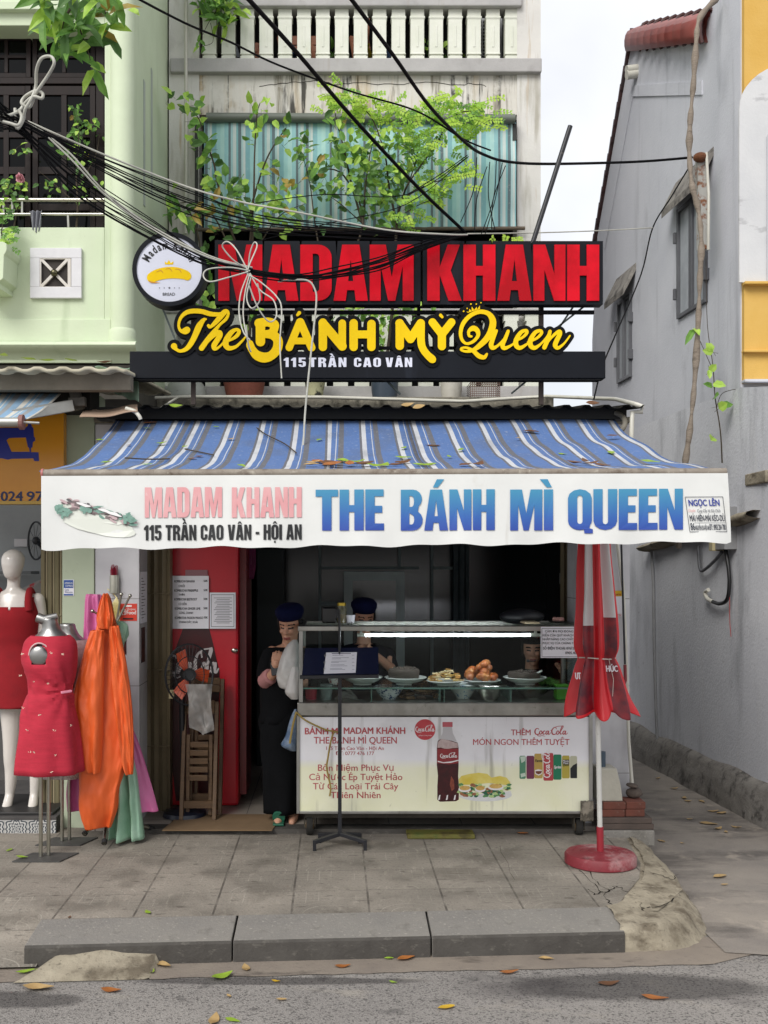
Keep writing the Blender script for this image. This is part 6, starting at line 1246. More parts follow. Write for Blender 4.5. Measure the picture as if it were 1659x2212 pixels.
CLR = glassmat('clear_glass', '#f3f8f6', .4); GEDGE = pm('glass_edge', '#67897f', '#7f9f96', 9, .15)
mb = MB(); mb.box(XL+.039, XR-.063, CY-.004, CY+.001, ZS+.001, ZT-.035); mb.build('front_glass', CLR, ct)
mb = MB(); mb.box(XL+.02, XL+.024, CY+.016, CYB-.032, ZS+.001, ZT-.035); mb.build('side_glass', CLR, ct); mb = MB(); mb.box(XR-.05, XR-.046, CY+.016, CYB-.032, ZS+.001, ZT-.035); mb.build('side_glass', CLR, ct)
mb = MB(); mb.box(XL+.051, XR-.081, CY+.051, CYB-.051, ZT-.014, ZT-.008); mb.build('top_glass', CLR, ct)
ZSH = PZ(1486, CY); mb = MB(); mb.box(XL+.03, XR-.06, CY+.012, CYB-.12, ZSH-.008, ZSH); mb.build('glass_shelf', CLR, ct)
mb = MB(); mb.box(XL+.03, XR-.06, CY+.006, CY+.0115, ZSH-.009, ZSH+.001); mb.build('shelf_edge', GEDGE, ct)
for xx in (803, 951, 960, 1105):
    mb = MB(); mb.box(PX(xx, CY)-.002, PX(xx, CY)+.002, CY+.012, CYB-.14, ZS+.001, ZSH-.0085); mb.build('glass_divider', GEDGE, ct)
mb = MB(); zt = PZ(1373, CY); mb.tube([(PX(790, CY), CY+.06, zt), (PX(1148, CY), CY+.06, zt)], .0095, 14); mb.build('tube_light', pm('lit_tube', '#f4f6ff', emit=22.0), ct, smooth=True)
for a, b in ((772, 789), (1149, 1172)):
    mb = MB(); mb.tube([(PX(a, CY), CY+.06, zt), (PX(b, CY), CY+.06, zt)], .013, 12); mb.box(PX((a+b)/2, CY)-.008, PX((a+b)/2, CY)+.008, CY+.05, CY+.07, zt+.01, ZT-.035); mb.build('tube_holder', pm('holder_white', '#c9c9c4', rough=.4), ct, smooth=True)
def caster(xc, yc, big):
    r = .075 if big else .055; mb = MB(); rings = [[(xc+dx, yc+rr*math.cos(2*math.pi*k/24), r+rr*math.sin(2*math.pi*k/24)) for k in range(24)] for dx, rr in ((-.022, r*.8), (-.022, r*.95), (-.012, r), (.012, r), (.022, r*.95), (.022, r*.8))]
    mb.loft(rings); w = mb.build('wheel', pm('tyre', '#1a1917', '#2a2825', 9, .9), ct, smooth=50)
    mb = MB(); mb.loft([[(xc+dx, yc+r*.5*math.cos(2*math.pi*k/16), r+r*.5*math.sin(2*math.pi*k/16)) for k in range(16)] for dx in (-.026, .026)]); mb.build('rim', pm('rim_rust', '#8a6a3c', '#4d453a', 20, .6), w, smooth=50)
    mb = MB()
    for s in (-1, 1): mb.box(xc+s*.034-.004, xc+s*.034+.004, yc-.03, yc+.03, r-.02, ZBt)
    mb.build('fork', pm('fork_grime', '#4c463c', '#302c26', 12, .8), ct)
caster(PX(668, 7.05), 7.2, True); caster(PX(1257, 7.1), 7.2, False); caster(PX(690, 7.7), 7.7, True); caster(PX(1240, 7.7), 7.7, False)
mb = MB(); mb.box(XL+.05, XR-.05, CY+.05, CY+.09, ZBt-.04, ZBt-.001); mb.box(XL+.05, XR-.05, CYB-.09, CYB-.05, ZBt-.04, ZBt-.001); mb.build('chassis', MATS['fork_grime'], ct)
mb = MB()
def grime(u, v): x = 1252+u*28; y = 1728+v*44; return (PX(x, CY), CY-.016-.03*(1-u)*v*noise.noise(Vector((u*6, v*6, 1)))-.01, PZ(y, CY)+.006*noise.noise(Vector((u*9, v*9, 3))))
mb.grid(grime, 8, 10); mb.build('corner_wrap', pm('grimy_wrap', '#857d70', '#4a443b', 22, .8, lo=.42, hi=.58), ct, smooth=True, thick=.003)
# printing on the front panel (layers a fraction of a millimetre proud of each other)
dl = [0]
def pl_(dy): return lambda x, y, z=0: (PX(x, CY), CY-.0006-dy, PZ(y, CY))
def prt(name, mat, fnc, dy): mb = MB(); fnc(mb, pl_(dy)); return mb.build(name, mat, fp, fixn=False)
CRED = pm('cart_red', '#a83a41', '#b5565b', 12, .55, lo=.4, hi=.6)
def T(s, x0, x1, yb, h, bo=.012): return lambda m, f: letters(m, s, x0, x1, yb, h, 0, bo, fn=f)
for args in [('BÁNH MÌ', 659, 734, 1586, 13.5, .035), ('MADAM KHÁNH', 743, 875, 1585, 13.5, .035), ('THE BÁNH MÌ QUEEN', 678, 857, 1606, 14, .018), ('115 Trần Cao Vân - Hội An', 705, 829, 1620, 7.5, .012), ('ĐT: 0777 476 177', 725, 808, 1631, 7.5, .012), ('Bốn Niệm Phục Vụ', 687, 850, 1665, 13.5), ('Cả Nước Ép Tuyệt Hảo', 668, 869, 1685, 13.5), ('Từ Các Loại Trái Cây', 676, 860, 1705, 13.5), ('Thiên Nhiên', 714, 822, 1724, 13.5), ('THÊM', 1104, 1146, 1588, 12, .02), ('MÓN NGON THÊM TUYỆT', 1022, 1230, 1609, 12.5, .014)]:
    prt('lettering', CRED, T(*args), .0004)
prt('cola_lettering', CRED, lambda m, f: cola(m, 1154, 1588, 72, 20, f, bold=1.25), .0004)
def dsc(cx, cy, rx, ry=None, n=36): return [(cx+rx*math.cos(2*math.pi*k/n), cy+(ry or rx)*math.sin(2*math.pi*k/n)) for k in range(n)]
def pg(pts): return lambda m, f: m.put(curve_mesh([[(a, -b) for a, b in pts]]), lambda x, y, z=0: f(x, -y))
prt('cola_disc', pm('disc_red', '#b22a35', '#c04a50', 9, .5), pg(dsc(918, 1576, 22.5)), .0004)
CWH = pm('print_white2', '#dcd8d8', rough=.55)
prt('cola_lettering', CWH, lambda m, f: (cola(m, 897, 1581, 42, 15, f, bold=1.2), letters(m, 'UỐNG CÙNG MÓN', 904, 933, 1590, 2.2, 0, .0, fn=f)), .0008)
z3 = lambda x, y: ((1320+x*.34961)*.6636, (2330+y*.34961)*.6636)      # enlarged view of the panel -> grid
Z3 = lambda pts: [z3(*p) for p in pts]
prt('bottle_print', pm('cola_dark', '#2b0d10', '#471318', 30, .3), pg(Z3([(292, 300), (300, 235), (330, 210), (440, 235), (485, 250), (495, 300), (494, 480), (490, 560), (498, 660), (496, 780), (470, 795), (320, 800), (296, 780), (296, 660), (302, 560), (292, 460)])), .0004)
prt('bottle_shoulder', pm('print_glass', '#a98f8c', '#c3b3b0', 30, .4), pg(Z3([(296, 298), (304, 240), (335, 214), (400, 228), (440, 242), (484, 255), (492, 298), (440, 300), (380, 310), (330, 296)])), .0008)
prt('bottle_neck', pm('neck_grey', '#b9b6b8', rough=.5), pg(Z3([(350, 104), (432, 104), (440, 160), (478, 240), (430, 232), (335, 214), (318, 222), (345, 160)])), .0006)
prt('bottle_cap', pm('cap_pink', '#b5565f', rough=.5), pg(Z3([(344, 58), (438, 58), (438, 104), (344, 104)])), .0007)
prt('bottle_label', pm('label_red', '#8f2a30', '#7c2026', 30, .5), pg(Z3([(296, 306), (494, 306), (494, 440), (400, 452), (294, 440)])), .001)
prt('cola_lettering', CWH, lambda m, f: cola(m, *z3(322, 392), 37, 12, f, bold=1.3), .0014)
prt('label_wave', CWH, pg(Z3([(300, 418), (350, 432), (430, 424), (494, 408), (494, 418), (420, 438), (350, 440), (300, 428)])), .0014)
prt('bottle_glint', pm('print_glint', '#6b2a22', '#8f4a33', 50, .4), pg(Z3([(425, 560), (450, 600), (455, 680), (430, 700), (412, 640)])), .0008)
for k_ in (-1, 0, 1): prt('bottle_foot', CWH, pg(Z3([(395+k_*72-20, 785), (395+k_*72-10, 740), (395+k_*72+2, 735), (395+k_*72-4, 780)])), .0009)
prt('plate_print', pm('plate_white', '#d5d5d5', '#c3c4c4', 20, .5), pg(Z3([(498, 745)] + [(740+250*math.cos(R(a)), 735-62*math.sin(R(a))) for a in range(190, 375, 9)] + [(980, 700)])), .0004)
prt('bread_print', pm('bread_yellow', '#cbb43c', '#d8ca70', 12, .6), pg(Z3([(495, 590), (520, 560), (600, 540), (680, 530), (760, 540), (800, 575), (880, 560), (940, 575), (975, 620), (970, 650), (780, 625), (640, 640), (500, 645)])), .0006)
rg = random.Random(8)
def salad(cols, n, ry, y0, y1, sz):
    def fn(m, f):
        for k in range(n):
            cx, cy = rg.uniform(505, 970), rg.uniform(y0, y1); q_ = rg.uniform(.6, 1)*sz; d_ = k*.000012
            pts = [(cx+q_*(1+rg.uniform(-.4, .4))*math.cos(2*math.pi*j/9), cy+q_*ry*(1+rg.uniform(-.4, .4))*math.sin(2*math.pi*j/9)) for j in range(9)]
            m.mi = rg.randrange(cols); m.add([(lambda w: (w[0], w[1]-d_, w[2]))(f(*z3(*p))) for p in pts], [tuple(range(9))])
    return fn
mats_ = [pm('salad_green', '#5f8f55', '#2f6b45', 40, .6), pm('salad_dark', '#1f5a40', rough=.6), pm('salad_light', '#a5bf7e', rough=.6), pm('meat_print', '#7a4a33', '#a06a48', 40, .6)]
def sal(m, f): salad(4, 90, .6, 640, 750, 26)(m, f)
prt('filling_print', mats_, sal, .0008)
for cx, cy, w in ((550, 672, 58), (695, 672, 50), (840, 655, 72)):
    prt('egg_print', CWH, pg(Z3(dsc(cx, cy+12, w, 26, 20))), .0024); prt('topping_print', pm('topping', '#b58a3f', '#d0b06a', 40, .6), pg(Z3(dsc(cx, cy, w*.85, 22, 14))), .0027)
for cx, w, h, y0, cc, tx in ((1090, 58, 215, 372, '#4c8064', None), (1162, 72, 215, 372, '#6b2a4a', None), (1238, 78, 230, 352, '#b0934a', 'Fanta'), (1330, 92, 258, 346, '#a83a40', 'Coca-Cola'), (1414, 76, 235, 360, '#12704f', 'Sprite'), (1492, 70, 212, 370, '#a99a3e', 'Splash'), (1564, 66, 208, 374, '#b3b29a', None)):
    prt('can_print', pm('can'+str(cx), cc, cc, 3, .5), pg(Z3([(cx-w/2, y0+12), (cx-w/2+8, y0), (cx+w/2-8, y0), (cx+w/2, y0+12), (cx+w/2, y0+h-10), (cx+w/2-8, y0+h), (cx-w/2+8, y0+h), (cx-w/2, y0+h-10)])), .0006+(.0002 if cx == 1330 else 0))
    if tx == 'Coca-Cola':
        a_, b_ = z3(cx+18, y0+232); prt('cola_lettering', CWH, lambda m, f: cola(m, a_, b_, 62, 19, f, rot=-math.pi/2, bold=1.2), .0013)
    elif tx:
        a_, b_ = z3(cx-w*.42, y0+h*(.34 if tx == 'Fanta' else .55 if tx == 'Sprite' else .46)); prt('can_word', INK if tx == 'Fanta' else CWH if tx == 'Sprite' else pm('olive_ink', '#4a4a20', rough=.6), (lambda tx, a_, b_, w: lambda m, f: letters(m, tx, a_, a_+w*.28*.7, b_, 6, 0, .03, .25, fn=f))(tx, a_, b_, w), .0012)
prt('can_panel', pm('can_dark', '#14181a', rough=.5), pg(Z3([(1534, 490), (1560, 460), (1597, 440), (1597, 580), (1536, 580)])), .0012)
prt('can_panel', MATS['can_dark'], pg(Z3([(1462, 408), (1524, 408), (1524, 452), (1462, 452)])), .0012); prt('can_word', CWH, lambda m, f: (letters(m, 'Minute', *[z3(1466, 0)[0], z3(1520, 0)[0]], z3(0, 428)[1], 4, 0, .02, fn=f), letters(m, 'Maid', *[z3(1470, 0)[0], z3(1514, 0)[0]], z3(0, 448)[1], 4, 0, .02, fn=f)), .0016)
prt('can_leaf', pm('can_light', '#b9c9b9', rough=.5), pg(Z3([(1066, 380), (1118, 376), (1112, 420), (1080, 440)])), .0012); prt('can_leaf', MATS['can_light'], pg(Z3([(1070, 540), (1112, 530), (1118, 560), (1076, 574)])), .0012)
prt('can_swirl', CWH, pg(Z3([(1204, 505), (1236, 498), (1272, 505), (1270, 540), (1238, 556), (1206, 540)])), .0012); prt('can_swirl', pm('cola_amber', '#6b3a20', rough=.5), pg(Z3([(1210, 515), (1270, 512), (1264, 535), (1238, 545), (1214, 535)])), .0016)
# straw-coloured cord tied round the corner
pipe('twine', [(640, 1538, 7.07), (660, 1556, 7.06), (700, 1575, 7.06), (722, 1580, 7.06), (734, 1583, 6.88), (722, 1582, 7.06), (715, 1600, 7.07), (708, 1640, 7.07), (706, 1660, 7.07), (714, 1700, 7.07), (712, 1720, 7.07)], .006, pm('twine', '#a08a4a', '#8a7338', 20, .8), 'straw yellow twine tied from the cart corner to the menu stand', 'twine', per=4)
pipe('twine', [(640, 1538, 7.07), (632, 1570, 7.06), (626, 1606, 7.05)], .007, MATS['twine'], 'short loose end of straw yellow twine at the cart corner', 'twine', per=4)
# ------------------------------------------------------------------ food, bowls and things on the cart
CERAM = pm('ceramic_white', '#cdd0cb', '#bfc3bd', 6, .2); STEELB = pm('bowl_steel', '#b3b1ab', '#94928c', 6, .22, metal=1)
def bowl(name, x, y, w, h, z0, Y, mat, label, cat='bowl', foot=.45, group=None):
    r = w*Y/FPX/2; t = thing(name, label, cat, (PX(x, Y), Y, z0+.0005), group); mb = MB()
    mb.lathe([(.001, .0), (r*foot, 0), (r*foot, .006), (r*.8, h*.55), (r, h), (r*.97, h+.003), (r*.76, h*.6), (r*foot*.9, .012), (.001, .011)], (PX(x, Y), Y, z0+.0005), 36); mb.build('shell', mat, t, smooth=60); return t
YP = CY+.22; rgf = random.Random(21)
def heap_on(x, y, rx, h, z, Y, n, sz, shape, seed):
    rg = random.Random(seed); mb = MB()
    for k in range(n):
        a, r = rg.uniform(0, 6.28), math.sqrt(rg.random()); c = Vector((PX(x, Y)+rx*r*math.cos(a), Y+rx*r*.8*math.sin(a), z+h*(1-r*r)*rg.uniform(.3, 1))); R_ = Matrix.Rotation(rg.uniform(0, 6.28), 3, 'Z') @ Matrix.Rotation(rg.uniform(-.7, .7), 3, 'X')
        q = MB()
        if shape == 'strip': q.box(-sz*1.6, sz*1.6, -sz*.5, sz*.5, -sz*.25, sz*.25)
        else: q.ball((0, 0, 0), sz, 10, 7, (1, .8, .75))
        for v in q.v: pass
        mb.mi = rg.randrange(3); mb.add([c + R_ @ Vector((v[0]+(.25*sz*v[2]/sz), v[1], v[2]+(0 if shape != 'strip' else 4*v[0]**2))) for v in q.v], q.f)
    return mb
b1 = bowl('serving_plate', 783, 1470, 88, .05, ZSH, YP, CERAM, 'white shallow bowl behind the menu board on the glass shelf', 'plate')
b2 = bowl('serving_plate', 876, 1470, 92, .048, ZSH, YP, CERAM, 'white bowl carrying a round grey-brown pâté cake, next to the menu board', 'plate')
b3 = bowl('serving_plate', 962, 1470, 82, .03, ZSH, YP-.05, CERAM, 'white plate heaped with pale yellow omelette strips', 'plate')
b4 = bowl('serving_plate', 1041, 1470, 82, .032, ZSH, YP-.02, CERAM, 'white plate heaped with glazed orange pork chunks', 'plate')
b5 = bowl('serving_plate', 1134, 1470, 94, .048, ZSH, YP, CERAM, 'white bowl of dark pâté with a small white spoon', 'plate')
PATE = pm('pate', '#4f453d', '#3f362f', 9, .8, bump=.4)
for x, r, h, lb in ((872, .108, .075, 'round grey-brown pâté cake with crumbled top in a white bowl'), (1132, .112, .055, 'low dark pâté mound in the white bowl near the parasol')):
    mb = MB(); z = ZSH+.03; mb.lathe([(r*.82, 0), (r*.95, .012), (r, h*.8), (r*.93, h), (.001, h+.004)], (PX(x, YP), YP, z), 30)
    for k in range(26): a, q = rgf.uniform(0, 6.28), r*.75*math.sqrt(rgf.random()); mb.ball((PX(x, YP)+q*math.cos(a), YP+q*math.sin(a), z+h+.004), rgf.uniform(.006, .012), 7, 5)
    mb.build('pate_cake', PATE, label=lb, cat='food', smooth=50)
heap_on(962, 0, .115, .085, ZSH+.03, YP-.05, 90, .011, 'strip', 3).build('omelette_strips', [pm('egg_a', '#c9a65a', rough=.6), pm('egg_b', '#dcc9a0', rough=.6), pm('egg_c', '#a87a3a', rough=.6)], label='heap of pale yellow omelette strips on a white plate', cat='food')
heap_on(1038, 0, .10, .13, ZSH+.04, YP-.02, 26, .036, 'lump', 9).build('pork_chunks', [pm('pork_a', '#b0622b', '#8f4420', 20, .3), pm('pork_b', '#8a3a24', '#c07a3a', 16, .3), pm('pork_c', '#9a4f45', '#b3792f', 14, .3)], label='pile of glazed orange and red pork chunks on a white plate', cat='food', smooth=60)
mb = MB(); mb.tube([(PX(1150, YP), YP-.05, ZSH+.07), (PX(1166, YP), YP-.08, ZSH+.1)], .006, 8); mb.build('spoon', CERAM, label='small white spoon sticking out of the pâté bowl', cat='spoon', smooth=True)
mb = MB()
for k in range(150):
    a = rgf.uniform(0, 6.28); r = .07*math.sqrt(rgf.random()); c = Vector((PX(1187, YP)+r*math.cos(a), YP+r*.6*math.sin(a), ZSH+.004+.045*(1-r/.07))); d = Vector((rgf.uniform(-1, 1), rgf.uniform(-1, 1), rgf.uniform(-.2, .8))).normalized()*.022; e = d.orthogonal().normalized()*.003; mb.add([c-d, c+e, c+d, c-e], [(0,1,2,3)])
mb.build('herbs', pm('herb_green', '#3f6b2c', '#5c8a3c', 30, .7), label='bunch of green herbs at the end of the glass shelf', cat='herbs', fixn=False)
YD = CY+.16
mb = MB(); mb.lathe([(.001, 0), (.036, 0), (.042, .082), (.039, .082), (.034, .005), (.001, .004)], (PX(672, YD), YD, ZS+.001), 20); mb.build('plastic_cup', pm('cup_red', '#a32a3c', rough=.4), label='red plastic cup in the lower corner of the glass case', cat='cup', smooth=50)
mb = MB(); mb.lathe([(.001, 0), (.034, 0), (.046, .10), (.044, .10), (.032, .005), (.001, .004)], (PX(705, YD), YD, ZS+.001), 20); mb.build('plastic_cup', pm('cup_clear', '#8f9a98', rough=.2, alpha=.6), label='tall clear plastic cup beside the red cup in the glass case', cat='cup', smooth=50)
mb = MB(); mb.lathe([(.001, 0), (.03, 0), (.045, .04), (.047, .058), (.044, .058), (.001, .01)], (PX(722, YP), YP, ZSH+.0005), 22); cp = mb.build('tea_bowl', pm('bowl_dots', '#d4d0cc', '#8f2f33', 55, .25, lo=.58, hi=.6), label='small white bowl with red dots at the end of the glass shelf', cat='bowl', smooth=50)
mb = MB()
def bg2(u, v): return (PX(722+u*56+v*6, YD), YD+.04*math.sin(u*5)+.03*v, ZS+.002+.085*v*(math.sin(math.pi*min(1, u*1.15+.05)))*(.7+.3*noise.noise(Vector((u*5, v*4, 0)))))
mb.grid(bg2, 24, 14); mb.build('plastic_bag', MATS['clear_film'], label='crumpled clear bag lying inside the glass case', cat='bag', smooth=True)
BLUEW = pm('blue_white_china', '#c3c6c8', '#33476b', 48, .25, lo=.5, hi=.56)
bowl('patterned_bowl', 840, 0, 66, .085, ZS+.001, YD, BLUEW, 'blue and white patterned bowl in the lower glass case'); bowl('patterned_bowl', 1000, 0, 66, .095, ZS+.001, YD+.05, pm('flower_china', '#c9cbc8', '#6b86a0', 40, .25, lo=.56, hi=.6), 'white bowl with faint flowers beside the steel bowl')
bowl('steel_bowl', 1058, 0, 74, .10, ZS+.001, YD-.03, STEELB, 'shiny steel mixing bowl standing at the front of the glass case'); bowl('steel_bowl', 1150, 0, 84, .09, ZS+.001, YD+.08, STEELB, 'wider steel bowl near the green box in the glass case')
mb = heap_on(905, 0, .15, .11, ZS+.01, YD+.06, 110, .02, 'strip', 33); mb.build('dried_meat', [pm('dried_a', '#4f3a2a', rough=.8), pm('dried_b', '#6d5238', rough=.8), pm('dried_c', '#3a2a20', rough=.8)], label='brown heap of shredded meat in the lower glass case', cat='food')
mb = MB(); mb.box(PX(1199, YD), PX(1228, YD), YD-.05, YD+.06, ZS+.001, ZS+.10); mb.build('green_box', pm('lime_plastic', '#4f9a2c', '#458f26', 4, .4), label='bright green plastic box in the lower glass case', cat='box', bevel=.008)
JT = ZT+.0005
jr = thing('glass_jar', 'glass jar with a gold lid standing on top of the cart', 'jar', (PX(736, 7.45), 7.45, JT)); c_ = (PX(738, 7.45), 7.45, JT)
mb = MB(); mb.lathe([(.001, 0), (.032, 0), (.034, .01), (.034, .10), (.028, .115), (.028, .122)], c_, 20); mb.build('glass', pm('jar_glass', '#6b6a58', '#7a7558', 9, .1, alpha=.65), jr, smooth=50)
mb = MB(); mb.lathe([(.001, .002), (.029, .002), (.03, .06), (.001, .062)], c_, 18); mb.build('contents', pm('jar_nuts', '#9a7238', '#7d5828', 60, .7), jr, smooth=50); mb = MB(); mb.lathe([(.031, .12), (.031, .14), (.001, .141)], c_, 20); mb.build('lid', pm('gold_lid', '#b39a3c', rough=.3, metal=.8), jr, smooth=50)
mb = MB(); mb.box(PX(696, 7.5), PX(726, 7.5), 7.42, 7.55, JT, JT+.11); mb.build('black_box', pm('glossy_black', '#0c0c10', rough=.2), label='glossy black box on top of the cart beside the jar', cat='box', bevel=.01)
cpx = card('paper_cup', 752, 753, 1340, 1341, 7.4, PAPER, 'white printed paper cup on the cart top in front of the second cook', 'cup'); mb = MB(); mb.lathe([(.001, 0), (.026, 0), (.034, .055), (.031, .055), (.001, .01)], (PX(757, 7.45), 7.45, JT), 18); mb.build('cup', PAPER, cpx, smooth=50)
bpy.data.objects.remove([o for o in cpx.children if o.name.startswith('sheet')][0])
words_on(cpx, [('KÈ', 751, 762, 1352, 7, .03)], 7.415, dep=.0)
mb = MB(); mb.lathe([(.001, 0), (.05, 0), (.06, .012), (.001, .012)], (PX(1203, 7.5), 7.5, JT), 20)
dsh = mb.build('dish', pm('dark_dish', '#23201e', rough=.4), label='small dark dish of pink garlic bulbs on the cart top', cat='dish', smooth=50)
mb = MB()
for dx, dy in ((0, 0), (.03, .01), (-.02, .015), (.012, -.02)): mb.ball((PX(1205, 7.5)+dx, 7.5+dy, JT+.022), .017, 10, 7)
mb.build('garlic', pm('garlic_pink', '#c79a8f', '#b07f77', 20, .5), label='pink garlic bulbs lying in the dark dish', cat='garlic', smooth=True)
mb = MB(); mb.box(PX(1128, 7.4), PX(1160, 7.4), 7.3, 7.5, JT, JT+.014); mb.build('wood_block', pm('pale_wood', '#b3a488', '#9d8d70', 8, .7), label='flat pale wooden block on the cart top', cat='board', bevel=.003)
mb = MB(); mb.ball((PX(1130, 7.5), 7.55, JT+.04), .16, 18, 10, (1, .6, .35)); mb.build('black_bag', pm('black_bag', '#101116', rough=.5), label='slumped black bag lying at the rear of the cart top', cat='bag', smooth=True)
# notice hanging at the corner of the cart glass
t = card('notice_sheet', 1168, 1252, 1354, 1421, CY-.02, PAPER, 'white bordered thank-you notice taped to the cart glass', 'notice'); NY = CY-.02
words_on(t, [('CẢM ƠN MỌI ĐÓNG GÓP', 1177, 1254, 1366, 4.6, .012), ('KIẾN CỦA QUÝ KHÁCH', 1172, 1238, 1374.5, 4.6, .012), ('NHẰM NÂNG CAO CHẤT L', 1172, 1243, 1383, 4.6, .012), ('PHỤC VỤ CỦA CHÚNG TÔI', 1172, 1244, 1391.5, 4.6, .012), ('SỐ ĐIỆN THOẠI: 0767.06', 1173, 1244, 1403, 5.6, .02), ('0905.404', 1221, 1248, 1413, 5.6, .02)], NY)
mb = MB()
for a, b, c_, d in ((1170, 1252, 1357, 1357.8), (1170, 1252, 1418, 1418.8), (1170, 1170.8, 1357.8, 1418)): mb.box(PX(a, NY), PX(b, NY), NY-.0045, NY-.0035, PZ(d, NY), PZ(c_, NY))
mb.build('border', INK, t)

# ------------------------------------------------------------------ menu stand
ms = thing('menu_stand', 'black metal menu stand with a four-footed base in front of the cart', 'stand', (PX(733, 6.88), 6.88, 0)); MYs = 6.88; BLM = pm('black_metal', '#14151a', '#1d1e24', 6, .45, layers=[('#6d6659', (30, 30, 30), .64, .74, .5)])
mxx = PX(734, MYs); mb = MB(); mb.box(mxx-.012, mxx+.012, MYs-.012, MYs+.012, .075, PZ(1460, MYs)); mb.build('pole', BLM, ms)
mb = MB(); mb.tube(smooth_path([(mxx, MYs+.01, PZ(1462, MYs)), (mxx-.002, MYs+.03, PZ(1400, MYs)), (mxx-.002, MYs+.03, PZ(1345, MYs)), (mxx-.006, MYs+.03, PZ(1322, MYs)), (mxx-.014, MYs+.03, PZ(1318, MYs)), (mxx-.02, MYs+.03, PZ(1335, MYs))], 5), .008, 8); mb.build('hook', BLM, ms, smooth=True)
for dx, dy in ((-.16, -.09), (.16, -.08), (-.13, .10), (.13, .09)):
    mb = MB(); e = Vector((mxx+dx, MYs+dy, .055)); mb.bar((mxx, MYs, .085), e, .03, .024); mb.bar(e+Vector((0, 0, .012)), e-Vector((0, 0, .055)), .022, .022); mb.build('foot', BLM, ms, bevel=.002)
n0 = P(652, 1458, MYs-.03); n1 = P(818, 1456, MYs-.03); up = Vector((0, .07, .165))
mb = MB(); mb.add([n0, n1, n1+up, n0+up+Vector((.02, 0, 0)), n0+Vector((0, .012, -.004)), n1+Vector((0, .012, -.004)), n1+up+Vector((0, .012, -.004)), n0+up+Vector((.02, .012, -.004))], [(0,1,2,3),(7,6,5,4),(0,4,5,1),(1,5,6,2),(2,6,7,3),(3,7,4,0)]); mb.build('board', pm('navy_gloss', '#14172e', '#1a1e38', 3, .12, spec=.8), ms)
mb = MB(); mb.bar(n0+Vector((-.012, -.012, -.012)), n1+Vector((0, -.012, -.012)), .036, .022); mb.build('ledge', BLM, ms, bevel=.002)
ex, ey = (n1-n0).normalized(), up.normalized(); w0 = (n1-n0).length
mn = thing('menu_card', 'white spiral-bound menu resting on the black stand', 'menu', n0)
nn = ex.cross(ey).normalized()
def mf(u, v, d=0): return n0+ex*(w0*u)+up*v+(nn if nn.y < 0 else -nn)*(.003+d)
mb = MB(); a = [mf(.285, .03), mf(.70, .05), mf(.72, .82), mf(.315, .82)]; mb.add(a+[p+Vector((0, .003, 0)) for p in a], [(0,1,2,3),(7,6,5,4),(0,4,5,1),(1,5,6,2),(2,6,7,3),(3,7,4,0)]); mb.build('sheet', PAPER, mn)
mb = MB()
def q4(u0, u1, v0, v1): mb.add([mf(u0, v0, .001), mf(u1, v0, .001), mf(u1, v1, .001), mf(u0, v1, .001)], [(0,1,2,3)])
q4(.39, .64, .765, .79)
for k in range(14):
    if k % 3: q4(.36+.003*k, .36+.003*k+.1+.14*((k*5) % 7)/7, .13+k*.044, .14+k*.044); 
    if k % 3 == 1: q4(.655, .685, .13+k*.044, .14+k*.044)
mb.build('print', pm('ink_violet', '#4f4d68', rough=.7), mn)
mb = MB()
for v in (.2, .45, .7): mb.tube([mf(.29+.02*v+.012*math.cos(a), v+.03*math.sin(a), .002+.002*math.sin(a)) for a in [k*.7 for k in range(9)]], .0012, 5)
mb.build('binder_ring', STEEL, mn, smooth=True)

# ------------------------------------------------------------------ closed parasol
UYp = 6.5; pr = thing('parasol', 'closed red and white parasol tied with cord on a round red base', 'parasol', (PX(1297, UYp), UYp, 0))
bx = PX(1297, UYp); REDB = pm('red_base', '#6f1f28', '#812731', 5, .6, bump=.2, layers=[('#a58483', (7, 7, 7), .48, .66, .75), ('#3f1c1e', (12, 12, 12), .58, .7, .6)])
mb = MB(); mb.lathe([(.001, 0), (.205, 0), (.213, .006), (.213, .05), (.203, .065), (.165, .070), (.16, .066), (.12, .072), (.115, .068), (.075, .074), (.07, .07), (.03, .076), (.001, .076)], (bx, UYp, .001), 48); mb.build('base', REDB, pr, smooth=35)
top_ = Vector((PX(1281, UYp), UYp, 2.42)); bot_ = Vector((bx, UYp, .07)); ax_ = top_-bot_
mb = MB(); mb.tube([bot_, bot_+ax_*.065], .021, 14); mb.build('sleeve', pm('sleeve_red', '#8c1f2b', rough=.5), pr, smooth=True)
mb = MB(); mb.tube([bot_+ax_*.06, top_], .0155, 14); mb.build('pole', pm('pole_white', '#c9c8c4', '#b9b8b3', 9, .4, layers=[('#6b5f4f', (20, 20, 20), .66, .74, .6)]), pr, smooth=True)
NP = 16; rows = [(2.36, .015), (2.2, .05), (2.0, .075), (1.85, .085), (1.6, .10), (1.4, .112), (1.3, .112), (1.245, .098), (1.2, .115), (1.1, .145), (1.02, .168), (.97, .182), (.93, .188)]
rws = smooth_path([(z, r) for z, r in rows], 4); n = 128; mb = MB(); rings = []; rgp = random.Random(12)
